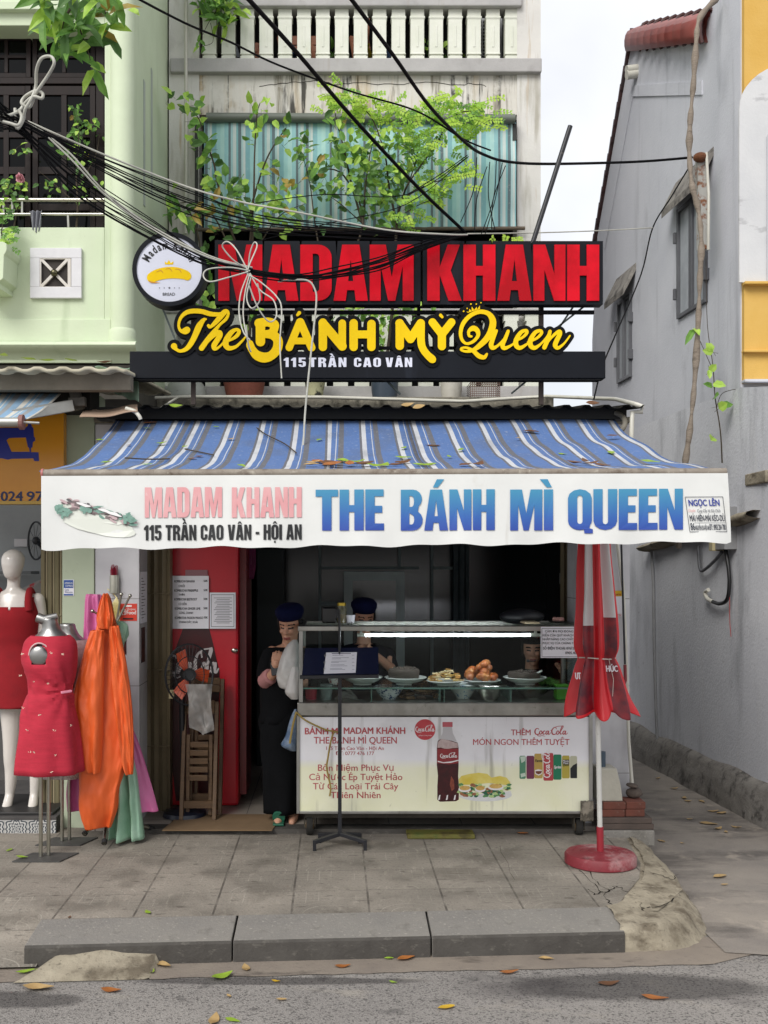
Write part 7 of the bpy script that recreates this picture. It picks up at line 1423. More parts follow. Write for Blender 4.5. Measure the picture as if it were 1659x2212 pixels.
for z, r in rws:
    f = (z-.07)/(2.42-.07); c_ = bot_+ax_*f; ring = []; low = max(0, (1.24-z)/.36)
    for k in range(n):
        a = 2*math.pi*k/n; pl = .5+.5*math.cos(NP/2*a); pl2 = .5+.5*math.cos(NP*a)
        rr_ = r*(.62+.42*pl+.10*pl2*(1-low)) + low*.05*noise.noise(Vector((math.cos(a)*3, math.sin(a)*3, z*5)))+.012*noise.noise(Vector((math.cos(a)*5, math.sin(a)*5, z*3)))
        dz = -.05*low*pl + .03*low*noise.noise(Vector((math.cos(a)*2, math.sin(a)*2, 7)))
        ring.append(Vector((c_.x+rr_*math.cos(a)*1.06+.03*low*math.cos(a)*(math.cos(a) > 0), c_.y+rr_*math.sin(a)*.9, z+dz)))
    rings.append(ring)
mb.loft(rings, False, False); nr = len(rings)
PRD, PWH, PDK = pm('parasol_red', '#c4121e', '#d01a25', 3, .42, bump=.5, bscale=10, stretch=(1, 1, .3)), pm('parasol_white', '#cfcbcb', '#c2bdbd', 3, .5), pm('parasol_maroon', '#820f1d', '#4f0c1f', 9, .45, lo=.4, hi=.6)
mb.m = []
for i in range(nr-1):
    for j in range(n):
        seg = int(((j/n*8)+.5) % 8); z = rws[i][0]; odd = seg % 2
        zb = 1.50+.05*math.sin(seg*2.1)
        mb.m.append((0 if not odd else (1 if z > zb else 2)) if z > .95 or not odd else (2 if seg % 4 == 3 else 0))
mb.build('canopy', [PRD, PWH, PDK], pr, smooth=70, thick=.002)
mb = MB(); c_ = bot_+ax_*((1.245-.07)/2.35); mb.tube([c_+Vector((.108*math.cos(a), .095*math.sin(a), .004*math.sin(a*2))) for a in [2*math.pi*k/30 for k in range(31)]], .004, 6); mb.tube([c_+Vector((.05, -.09, 0)), c_+Vector((.07, -.12, -.12)), c_+Vector((.065, -.12, -.22))], .002, 5); mb.build('tie_cord', pm('cord_white', '#c4bdb4', rough=.8), pr, smooth=True)
mb = MB()
for s, x0, x1, yb, h in (('HÚC', 1298, 1322, 1446, 12), ('UT', 1233, 1244, 1462, 13)): letters(mb, s, x0, x1, yb, h, 0, .04, fn=lambda x, y, z=0: (PX(x, UYp), UYp-.135-(y-1446)*.001-.02*(x < 1280)+.04*(x < 1280), PZ(y, UYp)))
mb.build('lettering', pm('parasol_print', '#d9cfd2', rough=.5), pr, fixn=False)

# ------------------------------------------------------------------ people
SKIN = pm('skin', '#c99a80', '#bb8a71', 9, .55, sub=.1); LIP = pm('lips', '#8f4a45', rough=.5); BROW = pm('brow', '#1c1513', rough=.8); EYE = pm('eye', '#2a211e', rough=.3); NAVY = pm('navy_cap', '#090e2c', '#0c1238', 6, .9, spec=.15); BLK = pm('black_cloth', '#08090b', '#0e0f12', 5, .9, spec=.15); HAIRM = pm('black_hair', '#0d0b0a', rough=.6); NAVS = pm('navy_shirt', '#0a0d16', '#0f121d', 5, .9, spec=.15)
def head_into(mb, c, yaw, tilt, roll=0, s=1.0):
    M = Matrix.Translation(c) @ Matrix.Rotation(yaw, 4, 'Z') @ Matrix.Rotation(tilt, 4, 'X') @ Matrix.Rotation(roll, 4, 'Y') @ Matrix.Scale(s, 4)
    q = MB(); q.loft([ell((0, o), rx, ry, z, 22) for z, rx, ry, o in ((-.118, .012, .014, -.068), (-.112, .026, .026, -.064), (-.095, .042, .048, -.045), (-.07, .055, .070, -.022), (-.04, .064, .086, -.008), (0, .072, .094, 0), (.04, .075, .098, .004), (.075, .070, .09, .008), (.10, .050, .066, .010), (.115, .02, .028, .012))], True, True)
    for p in ((0, -.094, -.006, .011), (0, -.101, -.022, .0125), (0, -.105, -.033, .0135), (-.011, -.096, -.036, .009), (.011, -.096, -.036, .009), (0, -.09, .03, .014), (-.02, -.092, -.072, .010), (0, -.094, -.068, .0115), (.02, -.092, -.072, .010), (0, -.092, -.080, .011), (-.033, -.078, -.025, .022), (.033, -.078, -.025, .022), (0, -.083, -.105, .018)): q.ball(p[:3], p[3], 10, 7)
    for s_ in (-1, 1): q.ball((s_*.076, .012, -.01), .026, 10, 8, (.35, .6, 1.15))
    mb.add([M @ Vector(v) for v in q.v], q.f); return M
def face_paint(M, cloth):
    I = M.inverted()
    def f(p):
        q = I @ p
        if -.125 < q.z < .13 and abs(q.x) < .11 and abs(q.y) < .13:
            if q.y < -.055:
                ax_ = abs(q.x)
                if abs(ax_-.032) < .016 and abs(q.z+.001) < .0052: return 2
                if .012 < ax_ < .056 and abs(q.z-(.022-.9*(ax_-.034)**2*8)) < .0046: return 3
                if abs(q.x) < .024 and -.084 < q.z < -.064 and q.y < -.085: return 1
            return 0
        return cloth(p)
    return f
def cap_on(M, par, mat):
    q = MB(); q.loft([ell((0, .008), rx, ry, z, 30, fold=fo, nf=11) for z, rx, ry, fo in ((.048, .083, .107, 0), (.066, .089, .113, 0), (.085, .098, .12, .01), (.112, .098, .118, .015), (.135, .078, .096, .01), (.146, .045, .055, 0), (.149, .002, .002, 0))], False, True)
    mb = MB(); mb.add([M @ Vector(v) for v in q.v], q.f); mb.build('cap', mat, par, smooth=True, thick=.003)
    q = MB(); q.ball((0, .05, -.005), .085, 16, 10, (.98, .75, 1.0)); q.ball((0, .11, -.02), .045, 12, 8)
    for s_ in (-1, 1): q.tube([(s_*.074, -.02, .05), (s_*.08, -.015, .01), (s_*.078, -.005, -.05)], [.012, .012, .006], 8)
    mb = MB(); mb.add([M @ Vector(v) for v in q.v], q.f); mb.build('hair', HAIRM, par, smooth=True)
def hand_into(mb, w, d, side, curl=.6, s=1.0):
    """palm and five separate fingers from wrist point w pointing along d; side = thumb direction"""
    d = Vector(d).normalized(); t = (Vector(side) - d*Vector(side).dot(d)).normalized(); nrm = d.cross(t).normalized(); w = Vector(w)
    mb.ball(w+d*.045*s, .036*s, 12, 8, (1, 1, 1)); mb.tube([w, w+d*.03*s, w+d*.075*s], [.024*s, .03*s, .03*s], 10)
    for i, ln in enumerate((.072, .08, .075, .058)):
        b = w+d*.078*s+t*(.03-.02*i)*s; a = curl*.5; p1 = b+(d*math.cos(a)+nrm*math.sin(a))*ln*.45*s; a = curl*1.2; p2 = p1+(d*math.cos(a)+nrm*math.sin(a))*ln*.33*s; a = curl*1.9; p3 = p2+(d*math.cos(a)+nrm*math.sin(a))*ln*.25*s
        mb.tube([b-d*.02*s, b, p1, p2, p3], [.0085*s, .0085*s, .008*s, .0075*s, .006*s], 8); mb.ball(p3, .006*s, 8, 6)
    b = w+d*.02*s+t*.028*s; mb.tube([b, b+(d*.6+t*.8)*.035*s, b+(d*.95+t*.5)*.062*s+nrm*.015*s], [.012*s, .0095*s, .0075*s], 8); mb.ball(b+(d*.95+t*.5)*.062*s+nrm*.015*s, .0075*s, 8, 6)
# woman standing in the doorway
Y1 = 7.48; p1 = thing('person', 'woman in navy cap and black clothes looking down at a phone beside the cart', 'person', (PX(606, Y1), Y1, .035))
A = lambda x, y, dy=0: (PX(x, Y1), Y1+dy, PZ(y, Y1))
mb = MB(); M1 = head_into(mb, Vector(A(627, 1349, -.03)), R(-15), R(13), 0, .98)
limb(mb, [(*A(628, 1370, .02), .05), (*A(624, 1400, .03), .055)])
mb.loft([ell((PX(x, Y1), Y1+dy), rx, ry, PZ(y, Y1), 26) for x, y, rx, ry, dy in ((624, 1392, .05, .05, .03), (622, 1402, .13, .075, .03), (619, 1418, .165, .10, .02), (616, 1450, .155, .12, .01), (613, 1490, .135, .11, .01), (610, 1530, .15, .12, .01), (608, 1560, .165, .13, .01), (607, 1580, .15, .12, .01))], True, True)
limb(mb, [(*A(588, 1412), .055), (*A(578, 1450, -.03), .05), (*A(577, 1466, -.07), .042)]); limb(mb, [(*A(577, 1466, -.07), .042), (*A(590, 1454, -.15), .033), (*A(597, 1440, -.19), .026)])
hand_into(mb, A(597, 1440, -.19), (.15, -.25, .8), (1, 0, .2), .9, .95)
limb(mb, [(*A(652, 1412), .055), (*A(660, 1460, .0), .048), (*A(648, 1480, -.09), .038)]); limb(mb, [(*A(648, 1480, -.09), .038), (*A(625, 1458, -.17), .028)]); hand_into(mb, A(625, 1458, -.17), (-.5, -.2, .5), (0, 0, 1), .8, .95)
for x0, x1, dy in ((592, 604, -.02), (624, 634, .03)):
    limb(mb, [(*A(x0, 1570, dy), .09), (*A((x0+x1)/2, 1650, dy), .065), (*A(x1, 1745, dy), .042)]); limb(mb, [(*A(x1, 1750, dy), .04), (*A(x1-1, 1763, dy-.06), .036), (*A(x1-2, 1769, dy-.14), .022)])
def cl1(p): return 0 if (p.z > PZ(1398, Y1) or p.z < PZ(1738, Y1) or (p.y < Y1-.06 and PZ(1485, Y1) < p.z)) else 4
remesh(mb, 'body', [SKIN, LIP, EYE, BROW, BLK], p1, .0055, 4, face_paint(M1, cl1)); cap_on(M1, p1, NAVY)
mb = MB(); loftz(mb, dense([(PZ(1540, Y1), PX(610, Y1), Y1, .145, .125, 0, 5), (PZ(1600, Y1), PX(608, Y1), Y1, .145, .14, .03, 6, 1), (PZ(1680, Y1), PX(609, Y1), Y1, .135, .14, .06, 5, 2), (PZ(1752, Y1), PX(610, Y1), Y1, .125, .13, .09, 5, 2.4)], 4), 60); mb.build('trousers', BLK, p1, smooth=True, thick=.004)
mb = MB(); loftz(mb, dense([(PZ(1398, Y1), PX(622, Y1), Y1+.03, .10, .075, 0, 5), (PZ(1410, Y1), PX(620, Y1), Y1+.02, .165, .098, 0, 5), (PZ(1450, Y1), PX(616, Y1), Y1+.01, .172, .135, .01, 6, 1), (PZ(1500, Y1), PX(612, Y1), Y1+.01, .16, .13, .02, 6, 2), (PZ(1560, Y1), PX(609, Y1), Y1+.01, .155, .14, .03, 7, 2)], 4), 60); mb.build('shirt', BLK, p1, smooth=True, thick=.004)
mb = MB(); mb.tube(smooth_path([A(587, 1410), A(576, 1440, -.03), A(574, 1462, -.06)], 4), .062, 14); mb.build('sleeve', BLK, p1, smooth=True)
mb = MB(); mb.tube(smooth_path([A(576, 1468, -.05), A(578, 1464, -.09), A(588, 1455, -.14)], 4), [.06]*4+[.055]*4+[.04], 16); mb.build('cuff', pm('pink_cuff', '#b5807f', '#a57170', 8, .8), p1, smooth=True)
mb = MB(); mb.tube([A(606, 1752, -.07), A(604, 1757, -.13)], .045, 12, 1.0); mb.v = [(x, y, z if z > .05 else .05) for x, y, z in mb.v]; mb.box(PX(593, Y1), PX(616, Y1), Y1-.20, Y1+.06, .0365, .052); mb.build('sandal', pm('sandal_green', '#1f5a45', rough=.4), p1, bevel=.004)
mb = MB(); a = Vector(A(596, 1424, -.21)); mb.bar(a, a+Vector((.012, -.01, -.09)), .058, .009, up=(0, 1, 0)); mb.build('phone', pm('phone_black', '#0b0b0d', rough=.15), label='dark phone held by the woman in the doorway', cat='phone', bevel=.003)
# white bags hanging at the cart corner
def sack(name, rows, Y, depth, mat, seed, label, cat='bag'):
    rg = random.Random(seed); rings = []
    for y, xl, xr in smooth_path(rows, 5):
        c_, w = (PX(xl, Y)+PX(xr, Y))/2, (PX(xr, Y)-PX(xl, Y))/2
        rings.append([Vector((c_+w*math.cos(a)*(1+.10*noise.noise(Vector((math.cos(a)*2.4, y*.045, seed)))), Y+min(depth, w)*math.sin(a)*(1+.25*noise.noise(Vector((math.sin(a)*3, y*.06, seed+3)))), PZ(y, Y))) for a in [2*math.pi*k/44 for k in range(44)]])
    mb = MB(); mb.loft(rings, True, True); return mb.build(name, mat, label=label, cat=cat, smooth=True)
BAGW = pm('white_film', '#c9c7c4', '#b5b2ae', 7, .35, bump=.8, bscale=16, layers=[('#5f5c5a', (12, 12, 12), .66, .74, .4)])
sack('plastic_bag', [(1382, 632, 642), (1396, 618, 646), (1430, 604, 648), (1460, 597, 648), (1482, 602, 646), (1488, 612, 640)], 7.22, .09, BAGW, 4, 'full white plastic bag hanging by the cart corner in front of the woman')
sack('plastic_bag', [(1440, 632, 644), (1470, 620, 648), (1495, 616, 648), (1510, 628, 646)], 7.14, .06, BAGW, 7, 'smaller white plastic bag hanging low against the cart post')
sack('plastic_bag', [(1532, 636, 642), (1550, 628, 642), (1590, 616, 642), (1610, 608, 640), (1622, 628, 640)], 7.2, .05, pm('blue_film', '#4a607d', '#8a99ab', 12, .35, bump=.6, bscale=18, lo=.4, hi=.65), 9, 'blue patterned plastic bag hanging under the twine knot')
# cook behind the cart, looking down
def cook(X_, Y_, zc, label, yaw, tilt, seated, arms, hat, skin=SKIN, collar=.03):
    t = thing('person', label, 'person', (X_, Y_, .035)); mb = MB(); M = head_into(mb, Vector((X_, Y_-.02, zc)), yaw, tilt)
    sz = zc-.24; limb(mb, [(X_, Y_+.01, zc-.07, .05), (X_, Y_+.03, zc-.2, .055)])
    mb.loft([ell((X_, Y_+.03), rx, ry, sz+dz, 26) for dz, rx, ry in ((.04, .05, .05), (.02, .14, .08), (-.04, .19, .11), (-.18, .175, .125), (-.34, .15, .115), (-.46, .17, .13), (-.56, .17, .13))], True, True)
    hz = sz-.52
    for s in (-1, 1):
        if seated: limb(mb, [(X_+s*.09, Y_+.03, hz, .085), (X_+s*.1, Y_-.3, hz+.0, .07)]); limb(mb, [(X_+s*.1, Y_-.3, hz, .062), (X_+s*.1, Y_-.28, .12, .042), (X_+s*.1, Y_-.36, .07, .03)])
        else: limb(mb, [(X_+s*.09, Y_+.03, hz, .09), (X_+s*.09, Y_, hz*.52, .065), (X_+s*.09, Y_+.02, .12, .045)]); limb(mb, [(X_+s*.09, Y_+.02, .1, .042), (X_+s*.1, Y_-.12, .07, .03)])
        el, wr = arms[0 if s < 0 else 1]; sh = Vector((X_+s*.185, Y_+.03, sz-.04)); limb(mb, [(*sh, .052), (*((sh+Vector(el))/2), .047), (*el, .04)]); limb(mb, [(*el, .04), (*wr, .027)]); d_ = (Vector(wr)-Vector(el)).normalized(); hand_into(mb, wr, d_, (-s*.6, 0, .8), .7)
    cut = [Vector(a[0]) for a in arms]
    def cl(p):
        if p.z > sz+collar: return 0
        for (el, wr) in arms:
            e, w_ = Vector(el), Vector(wr); tt = (p-e).dot(w_-e)/(w_-e).length_squared
            if tt > -.1 and ((p-e)-(w_-e)*max(0, tt)).length < .1*(1 if tt < 1 else 1.6) and tt > .15: return 0
        return 4
    remesh(mb, 'body', [skin, LIP, EYE, BROW, NAVS], t, .006, 4, face_paint(M, cl)); cap_on(M, t, hat)
    mb = MB(); loftz(mb, dense([(sz+.035, X_, Y_+.03, .09, .07, 0, 5), (sz+.015, X_, Y_+.03, .16, .095, 0, 5), (sz-.05, X_, Y_+.03, .20, .122, .01, 6, 1), (sz-.2, X_, Y_+.03, .19, .14, .02, 6, 2), (sz-.5, X_, Y_+.03, .19, .15, .03, 7, 2)], 4), 60); mb.build('shirt', NAVS, t, smooth=True, thick=.004); return t
Y2 = 8.25; x2 = PX(786, Y2)
cook(x2, Y2, PZ(1334, Y2), 'cook in navy cap and dark shirt looking down behind the gold-lidded jar', R(8), R(10), False, [((x2-.22, Y2-.06, 1.02), (x2-.03, Y2-.27, 1.14)), ((x2+.23, Y2-.05, 1.0), (x2+.06, Y2-.27, 1.15))], NAVY)
Y3 = 8.35; x3 = PX(1150, Y3)
cook(x3, Y3, PZ(1402, Y3), 'cook with a chin microphone seen through the glass case, seated low behind it', R(-10), R(2), True, [((x3-.2, Y3-.12, .72), (x3-.1, Y3-.34, .72)), ((x3+.26, Y3-.05, .8), (x3+.2, Y3-.2, .98))], BLK, collar=.085)
mb = MB(); mb.tube(smooth_path([(x3+.07, Y3-.02, PZ(1412, Y3)), (x3+.0, Y3-.12, PZ(1424, Y3)), (x3-.055, Y3-.14, PZ(1424, Y3))], 5), .004, 6); mb.ball((x3-.06, Y3-.14, PZ(1424, Y3)), .012, 8, 6); mb.build('headset_microphone', pm('mic_grey', '#55585c', rough=.5), label='grey headset microphone at the chin of the seated cook', cat='microphone', smooth=True)
mb = MB(); mb.lathe([(.001, .03), (.15, .03), (.15, .06), (.12, .1), (.12, .4), (.17, .42), (.17, .45), (.001, .45)], (x3, Y3+.03, .005), 20); mb.build('stool', pm('stool_blue', '#1f2b4a', rough=.5), label='dark blue plastic stool under the seated cook', cat='stool', smooth=40)

# ------------------------------------------------------------------ things by the right pillar and on the alley wall
BRK = pm('old_brick', '#7a4436', '#5f3a30', 6, .9, bump=.5, layers=[('#a08d80', (14, 14, 14), .6, .72, .6)])
mb = MB(); mb.box(PX(1290, 7.25), PX(1412, 7.15), 7.12, 7.75, -.06, .045); mb.build('step', CONC, kind='structure', bevel=.01)
for k, (z0, z1, xa, xb) in enumerate(((.046, .085, 1295, 1412), (.0855, .125, 1300, 1408))): mb = MB(); mb.box(PX(xa, 7.15), PX(xb, 7.15), 7.14, 7.5, z0, z1); mb.build('stone_slab', pm('dark_stone', '#5d5049', '#483f3a', 5, .9, bump=.4), label=('dark stone slab on the step, bottom of the two', 'dark stone slab on the step, upper of the two under the bricks')[k], cat='slab', bevel=.006)
for k, (xa, xb, z) in enumerate(((1300, 1350, .126), (1352, 1394, .126), (1303, 1352, .176), (1354, 1396, .176))): mb = MB(); mb.box(PX(xa, 7.16), PX(xb, 7.16), 7.16+.01*(k % 2), 7.34, z, z+.049); mb.build('brick', BRK, label=('worn red brick by the parasol pole, lower course', 'worn red brick at the alley end, lower course', 'worn red brick by the parasol pole, upper course', 'worn red brick at the alley end, upper course')[k], cat='brick', bevel=.006)
mb = MB(); z = .226; mb.loft([[(PX(a, 7.2)+dx, y, zz_) for a, dx, y in ((1290, 0, 7.18), (xr, 0, 7.18), (xr, 0, 7.36), (1290, 0, 7.36))] for xr, zz_ in ((1344, z), (1340, z+.1), (1331, z+.22))]); mb.build('concrete_block', pm('pale_block', '#b9b5a8', '#a8a497', 5, .9, bump=.3), label='pale tapered concrete block on the bricks behind the parasol', cat='block', bevel=.008)
mb = MB(); mb.tube([(PX(1300, 7.25), 7.26, z+.22), (PX(1300, 7.25), 7.26, z+.32)], .028, 16); mb.build('pipe_stub', pm('blue_grey_pvc', '#3f4f5d', rough=.4), label='short blue-grey pipe stub on top of the concrete block', cat='pipe', smooth=60)
for k, (a, b, c_, d) in enumerate(((1352, 1390, .226, .29), (1352, 1380, .29, .32))):
    mb = MB(); mb.ball(((PX(a, 7.3)+PX(b, 7.3))/2, 7.3, (c_+d)/2), (PX(b, 7.3)-PX(a, 7.3))/2, 14, 9, (1, .9, (d-c_)/(PX(b, 7.3)-PX(a, 7.3)))); mb.v = [tuple(Vector(v)+noise.noise_vector(Vector(v)*14)*.012) for v in mb.v]; mb.build('rubble_stone', pm('dark_rubble', '#453b36', '#5d534b', 9, .95, bump=.5), label=('dark lump of rubble on the bricks by the drain pipe', 'flat grey stone on top of the rubble lump')[k], cat='stone', smooth=True)
pipe('drain_pipe', [(1332, 1165, 7.35), (1346, 1270, 7.35), (1352, 1400, 7.35), (1358, 1600, 7.35), (1367, 1710, 7.32)], .012, PVC, 'thin white pipe running down the corner of the white tiled pillar')
pipe('crank_rod', [(1342, 1172, 7.1), (1350, 1435, 7.05)], .007, BLM, 'black awning crank rod with a red handle hanging by the tiled pillar', 'rod'); pipe('crank_handle_grip', [(1350, 1436, 7.05), (1351, 1470, 7.05), (1347, 1480, 7.03)], .011, pm('grip_red', '#7a2a30', rough=.6), 'dark red crank handle at the lower end of the black rod', 'handle')
t = card('sticker', 1320, 1343, 1281, 1331, FY, PAPER, 'white and yellow notice sticker on the tiled pillar behind the parasol'); mb = MB(); mb.box(PX(1320, FY), PX(1343, FY), FY-.0045, FY-.003, PZ(1288, FY), PZ(1276, FY)); mb.build('yellow_band', pm('band_yellow', '#d9b021', rough=.5), t)
words_on(t, [('com', 1321, 1341, 1286, 5, .03)], FY-.0015, pm('band_red', '#a3301f', rough=.5)); words_on(t, [('422 252', 1322, 1342, 1330, 4, .02)], FY, MATS['band_red'])
# ------------------------------------------------------------------ greenery
def leafmat(name, c1, c2, tr=.35):
    m = pm(name, c1, c2, 12, .5, lo=.35, hi=.65, detail=3); n, l = m.node_tree.nodes, m.node_tree.links; b = n['Principled BSDF']
    t = n.new('ShaderNodeBsdfTranslucent'); src = b.inputs['Base Color'].links[0].from_socket; l.new(src, t.inputs[0]); mx = n.new('ShaderNodeMixShader'); mx.inputs[0].default_value = tr
    l.new(b.outputs[0], mx.inputs[1]); l.new(t.outputs[0], mx.inputs[2]); l.new(mx.outputs[0], n['Material Output'].inputs[0]); return m
def leaf(mb, p, d, up, L_, W, droop=.25, fold=.25):
    d = d.normalized(); s = d.cross(up); s = s.normalized() if s.length > 1e-4 else d.orthogonal().normalized(); u = s.cross(d)
    q = lambda a, w, h: p + d*(a*L_) + s*(w*W) + u*(h*L_ - droop*a*a*L_)
    v = [q(0, 0, 0), q(.33, 0, -.02), q(.7, 0, -.02), q(1, 0, 0), q(.27, .46, fold*.3), q(.68, .44, fold*.25), q(.27, -.46, fold*.3), q(.68, -.44, fold*.25)]
    mb.add(v, [(0,4,1),(4,5,2,1),(5,3,2),(0,1,6),(1,2,7,6),(2,3,7)])
def rv(rg): return Vector((rg.uniform(-1, 1), rg.uniform(-1, 1), rg.uniform(-1, 1)))
GM = [leafmat('leaf_mid', '#5a8a38', '#7aa64c'), leafmat('leaf_light', '#9fc84a', '#b9d866'), leafmat('leaf_dark', '#466a34', '#5b8042'), leafmat('leaf_dry', '#b09a48', '#8a7434')]
TWIG = pm('twig', '#332b21', '#453b2e', 14, .9)
BYEL = [leafmat('leaf_yellowgreen', '#b0d442', '#c6e068', .5), leafmat('leaf_lime', '#98c446', '#add455', .5), GM[0], GM[3]]
def plant(name, label, cat, Y, stems, clusters, seed, mats=GM, group=None, base=None, dy=.25):
    """stems: [([(x,y)...], r)]; clusters: (x, y, rx, ry, n, leaf size m, style, mat weights)"""
    rg = random.Random(seed); b0 = base or P(*stems[0][0][0], Y); t = thing(name, label, cat, b0, group); mb = MB()
    for pts, r in stems:
        ps = smooth_path([tuple(P(x, y, Y+(0 if i == 0 else rg.uniform(-dy, dy)*.5))) for i, (x, y) in enumerate(pts)], 5); k = len(ps); mb.tube(ps, [max(.0025, r*(1-.75*i/k)) for i in range(k)], 6)
    lm = MB()
    for (x, y, rx, ry, n, ls, style, wts) in clusters:
        n = int(n*(.78 if style == 'o' else 1.15)); c = P(x, y, Y); sx, sz = rx*Y/FPX, ry*Y/FPX; i = 0
        while i < n:
            o = Vector((rg.gauss(0, .5)*sx, rg.uniform(-dy, dy), rg.gauss(0, .5)*sz)); p = c+o
            d = (Vector((o.x*.8, -.3, o.z*.4))+rv(rg)*.35).normalized(); d.z -= .15; lm.mi = rg.choices(range(len(mats)), wts)[0]
            if style == 'o':
                mb.tube([p-d*ls*.5, p], .0016, 4); leaf(lm, p, d, Vector((0, -1.3, .5))+rv(rg)*.7, ls*rg.uniform(.75, 1.4), ls*rg.uniform(.55, .8), rg.uniform(.1, .45)); i += 1
            elif style == 'l':
                leaf(lm, p, d, Vector((0, -1.3, .5))+rv(rg)*.7, ls*rg.uniform(.8, 1.35), ls*.42, rg.uniform(.2, .6)); i += 1
            else:                                # feathery compound leaf
                ax = (Vector((rg.uniform(-1, 1), -.35, rg.uniform(-.35, .45)))).normalized(); LL = ls*rg.uniform(3.2, 5); q = [p+ax*(LL*k/6)+Vector((0, 0, -.05*LL*(k/6)**2*4)) for k in range(7)]; mb.tube(q, .0014, 4); sd_ = ax.cross(Vector((0, -1, .5))).normalized()
                for k in range(1, 7):
                    for s in (-1, 1): leaf(lm, q[k], (sd_*s+ax*.35+rv(rg)*.25), Vector((0, -1, .5))+rv(rg)*.5, ls*rg.uniform(.85, 1.3), ls*.62, .15)
                i += 6
    mb.build('stem', TWIG, t); lm.build('foliage', list(mats), t, fixn=False); return t
PY_ = 10.07; Zp = PZ(857, 9.85)+.002
def pot(name, x0, x1, ytop, mat, label, cat='plant pot', tp=.74, rim=True):
    Y = PY_; c = (PX((x0+x1)/2, Y), Y, Zp); r = (x1-x0)*Y/FPX/2; h = PZ(ytop, Y)-Zp; mb = MB()
    mb.lathe([(.001, 0), (r*tp, 0), (r*(tp+.1), h*.3), (r*.97, h*.8)]+([(r*1.03, h*.82), (r*1.05, h)] if rim else [(r, h)])+[(r*.93, h), (r*.9, h*.86), (.001, h*.85)], c, 32); return mb.build(name, mat, label=label, cat=cat, smooth=40)
pot('terracotta_pot', 478, 577, 796, pm('terracotta', '#6d3a2f', '#824a3b', 6, .85, bump=.3, layers=[('#9b7a6b', (9, 9, 9), .6, .74, .5), ('#3c2a24', (7, 7, 12), .6, .72, .5)]), 'large round terracotta pot on the terrace ledge behind the base board')
pot('flower_pot', 655, 706, 800, pm('mossy_pot', '#a8a684', '#2f302a', 9, .9, lo=.5, hi=.58, bump=.3), 'pale pot blotched with black moss on the terrace ledge', tp=.62)
pot('plastic_bucket', 800, 862, 800, pm('dark_bucket', '#2f3a47', '#3c4855', 6, .5), 'dark blue-grey plastic bucket used as a planter on the ledge', 'bucket', tp=.82)
pot('flower_pot', 950, 1000, 800, pm('white_pot', '#bdb9b0', '#a39f95', 5, .7, layers=[('#6c675c', (8, 8, 3), .6, .74, .5)]), 'dirty white pot on the terrace ledge left of the wire basket', tp=.8)
mb = MB(); wx0, wx1, wz0, wz1, wy0, wy1 = PX(1015, 9.98), PX(1078, 9.98), Zp, PZ(828, 9.98), 9.93, 10.2
for i in range(15): f = i/14; mb.tube([(wx0+(wx1-wx0)*f, wy0, wz0), (wx0+(wx1-wx0)*f, wy0, wz1), (wx0+(wx1-wx0)*f, wy1, wz1)], .0035, 4)
for i in range(8): f = i/7; z = wz0+(wz1-wz0)*f; mb.tube([(wx0, wy1, z), (wx0, wy0, z), (wx1, wy0, z), (wx1, wy1, z)], .0035, 4)
mb.build('wire_basket', pm('rusty_wire', '#5c4a42', '#6f5a50', 12, .8), label='rusty wire mesh basket on the terrace ledge', cat='basket')
mb = MB(); mb.box(PX(480, 9.93), PX(548, 9.93), 9.86, 9.95, PZ(880, 9.87), PZ(862, 9.87)); mb.build('rubble_stone', BRK, label='broken red brick under the terracotta pot', cat='brick', bevel=.006)
mb = MB(); mb.ball((PX(395, 9.9), 10.1, Zp+.05), .2, 20, 10, (1, .6, .9)); mb.build('white_tub', pm('cracked_white', '#aeb0aa', '#8f938c', 4, .6, layers=[('#4c4d48', (9, 9, 9), .62, .7, .6)]), label='cracked white tub at the green house end of the terrace', cat='tub', smooth=True)
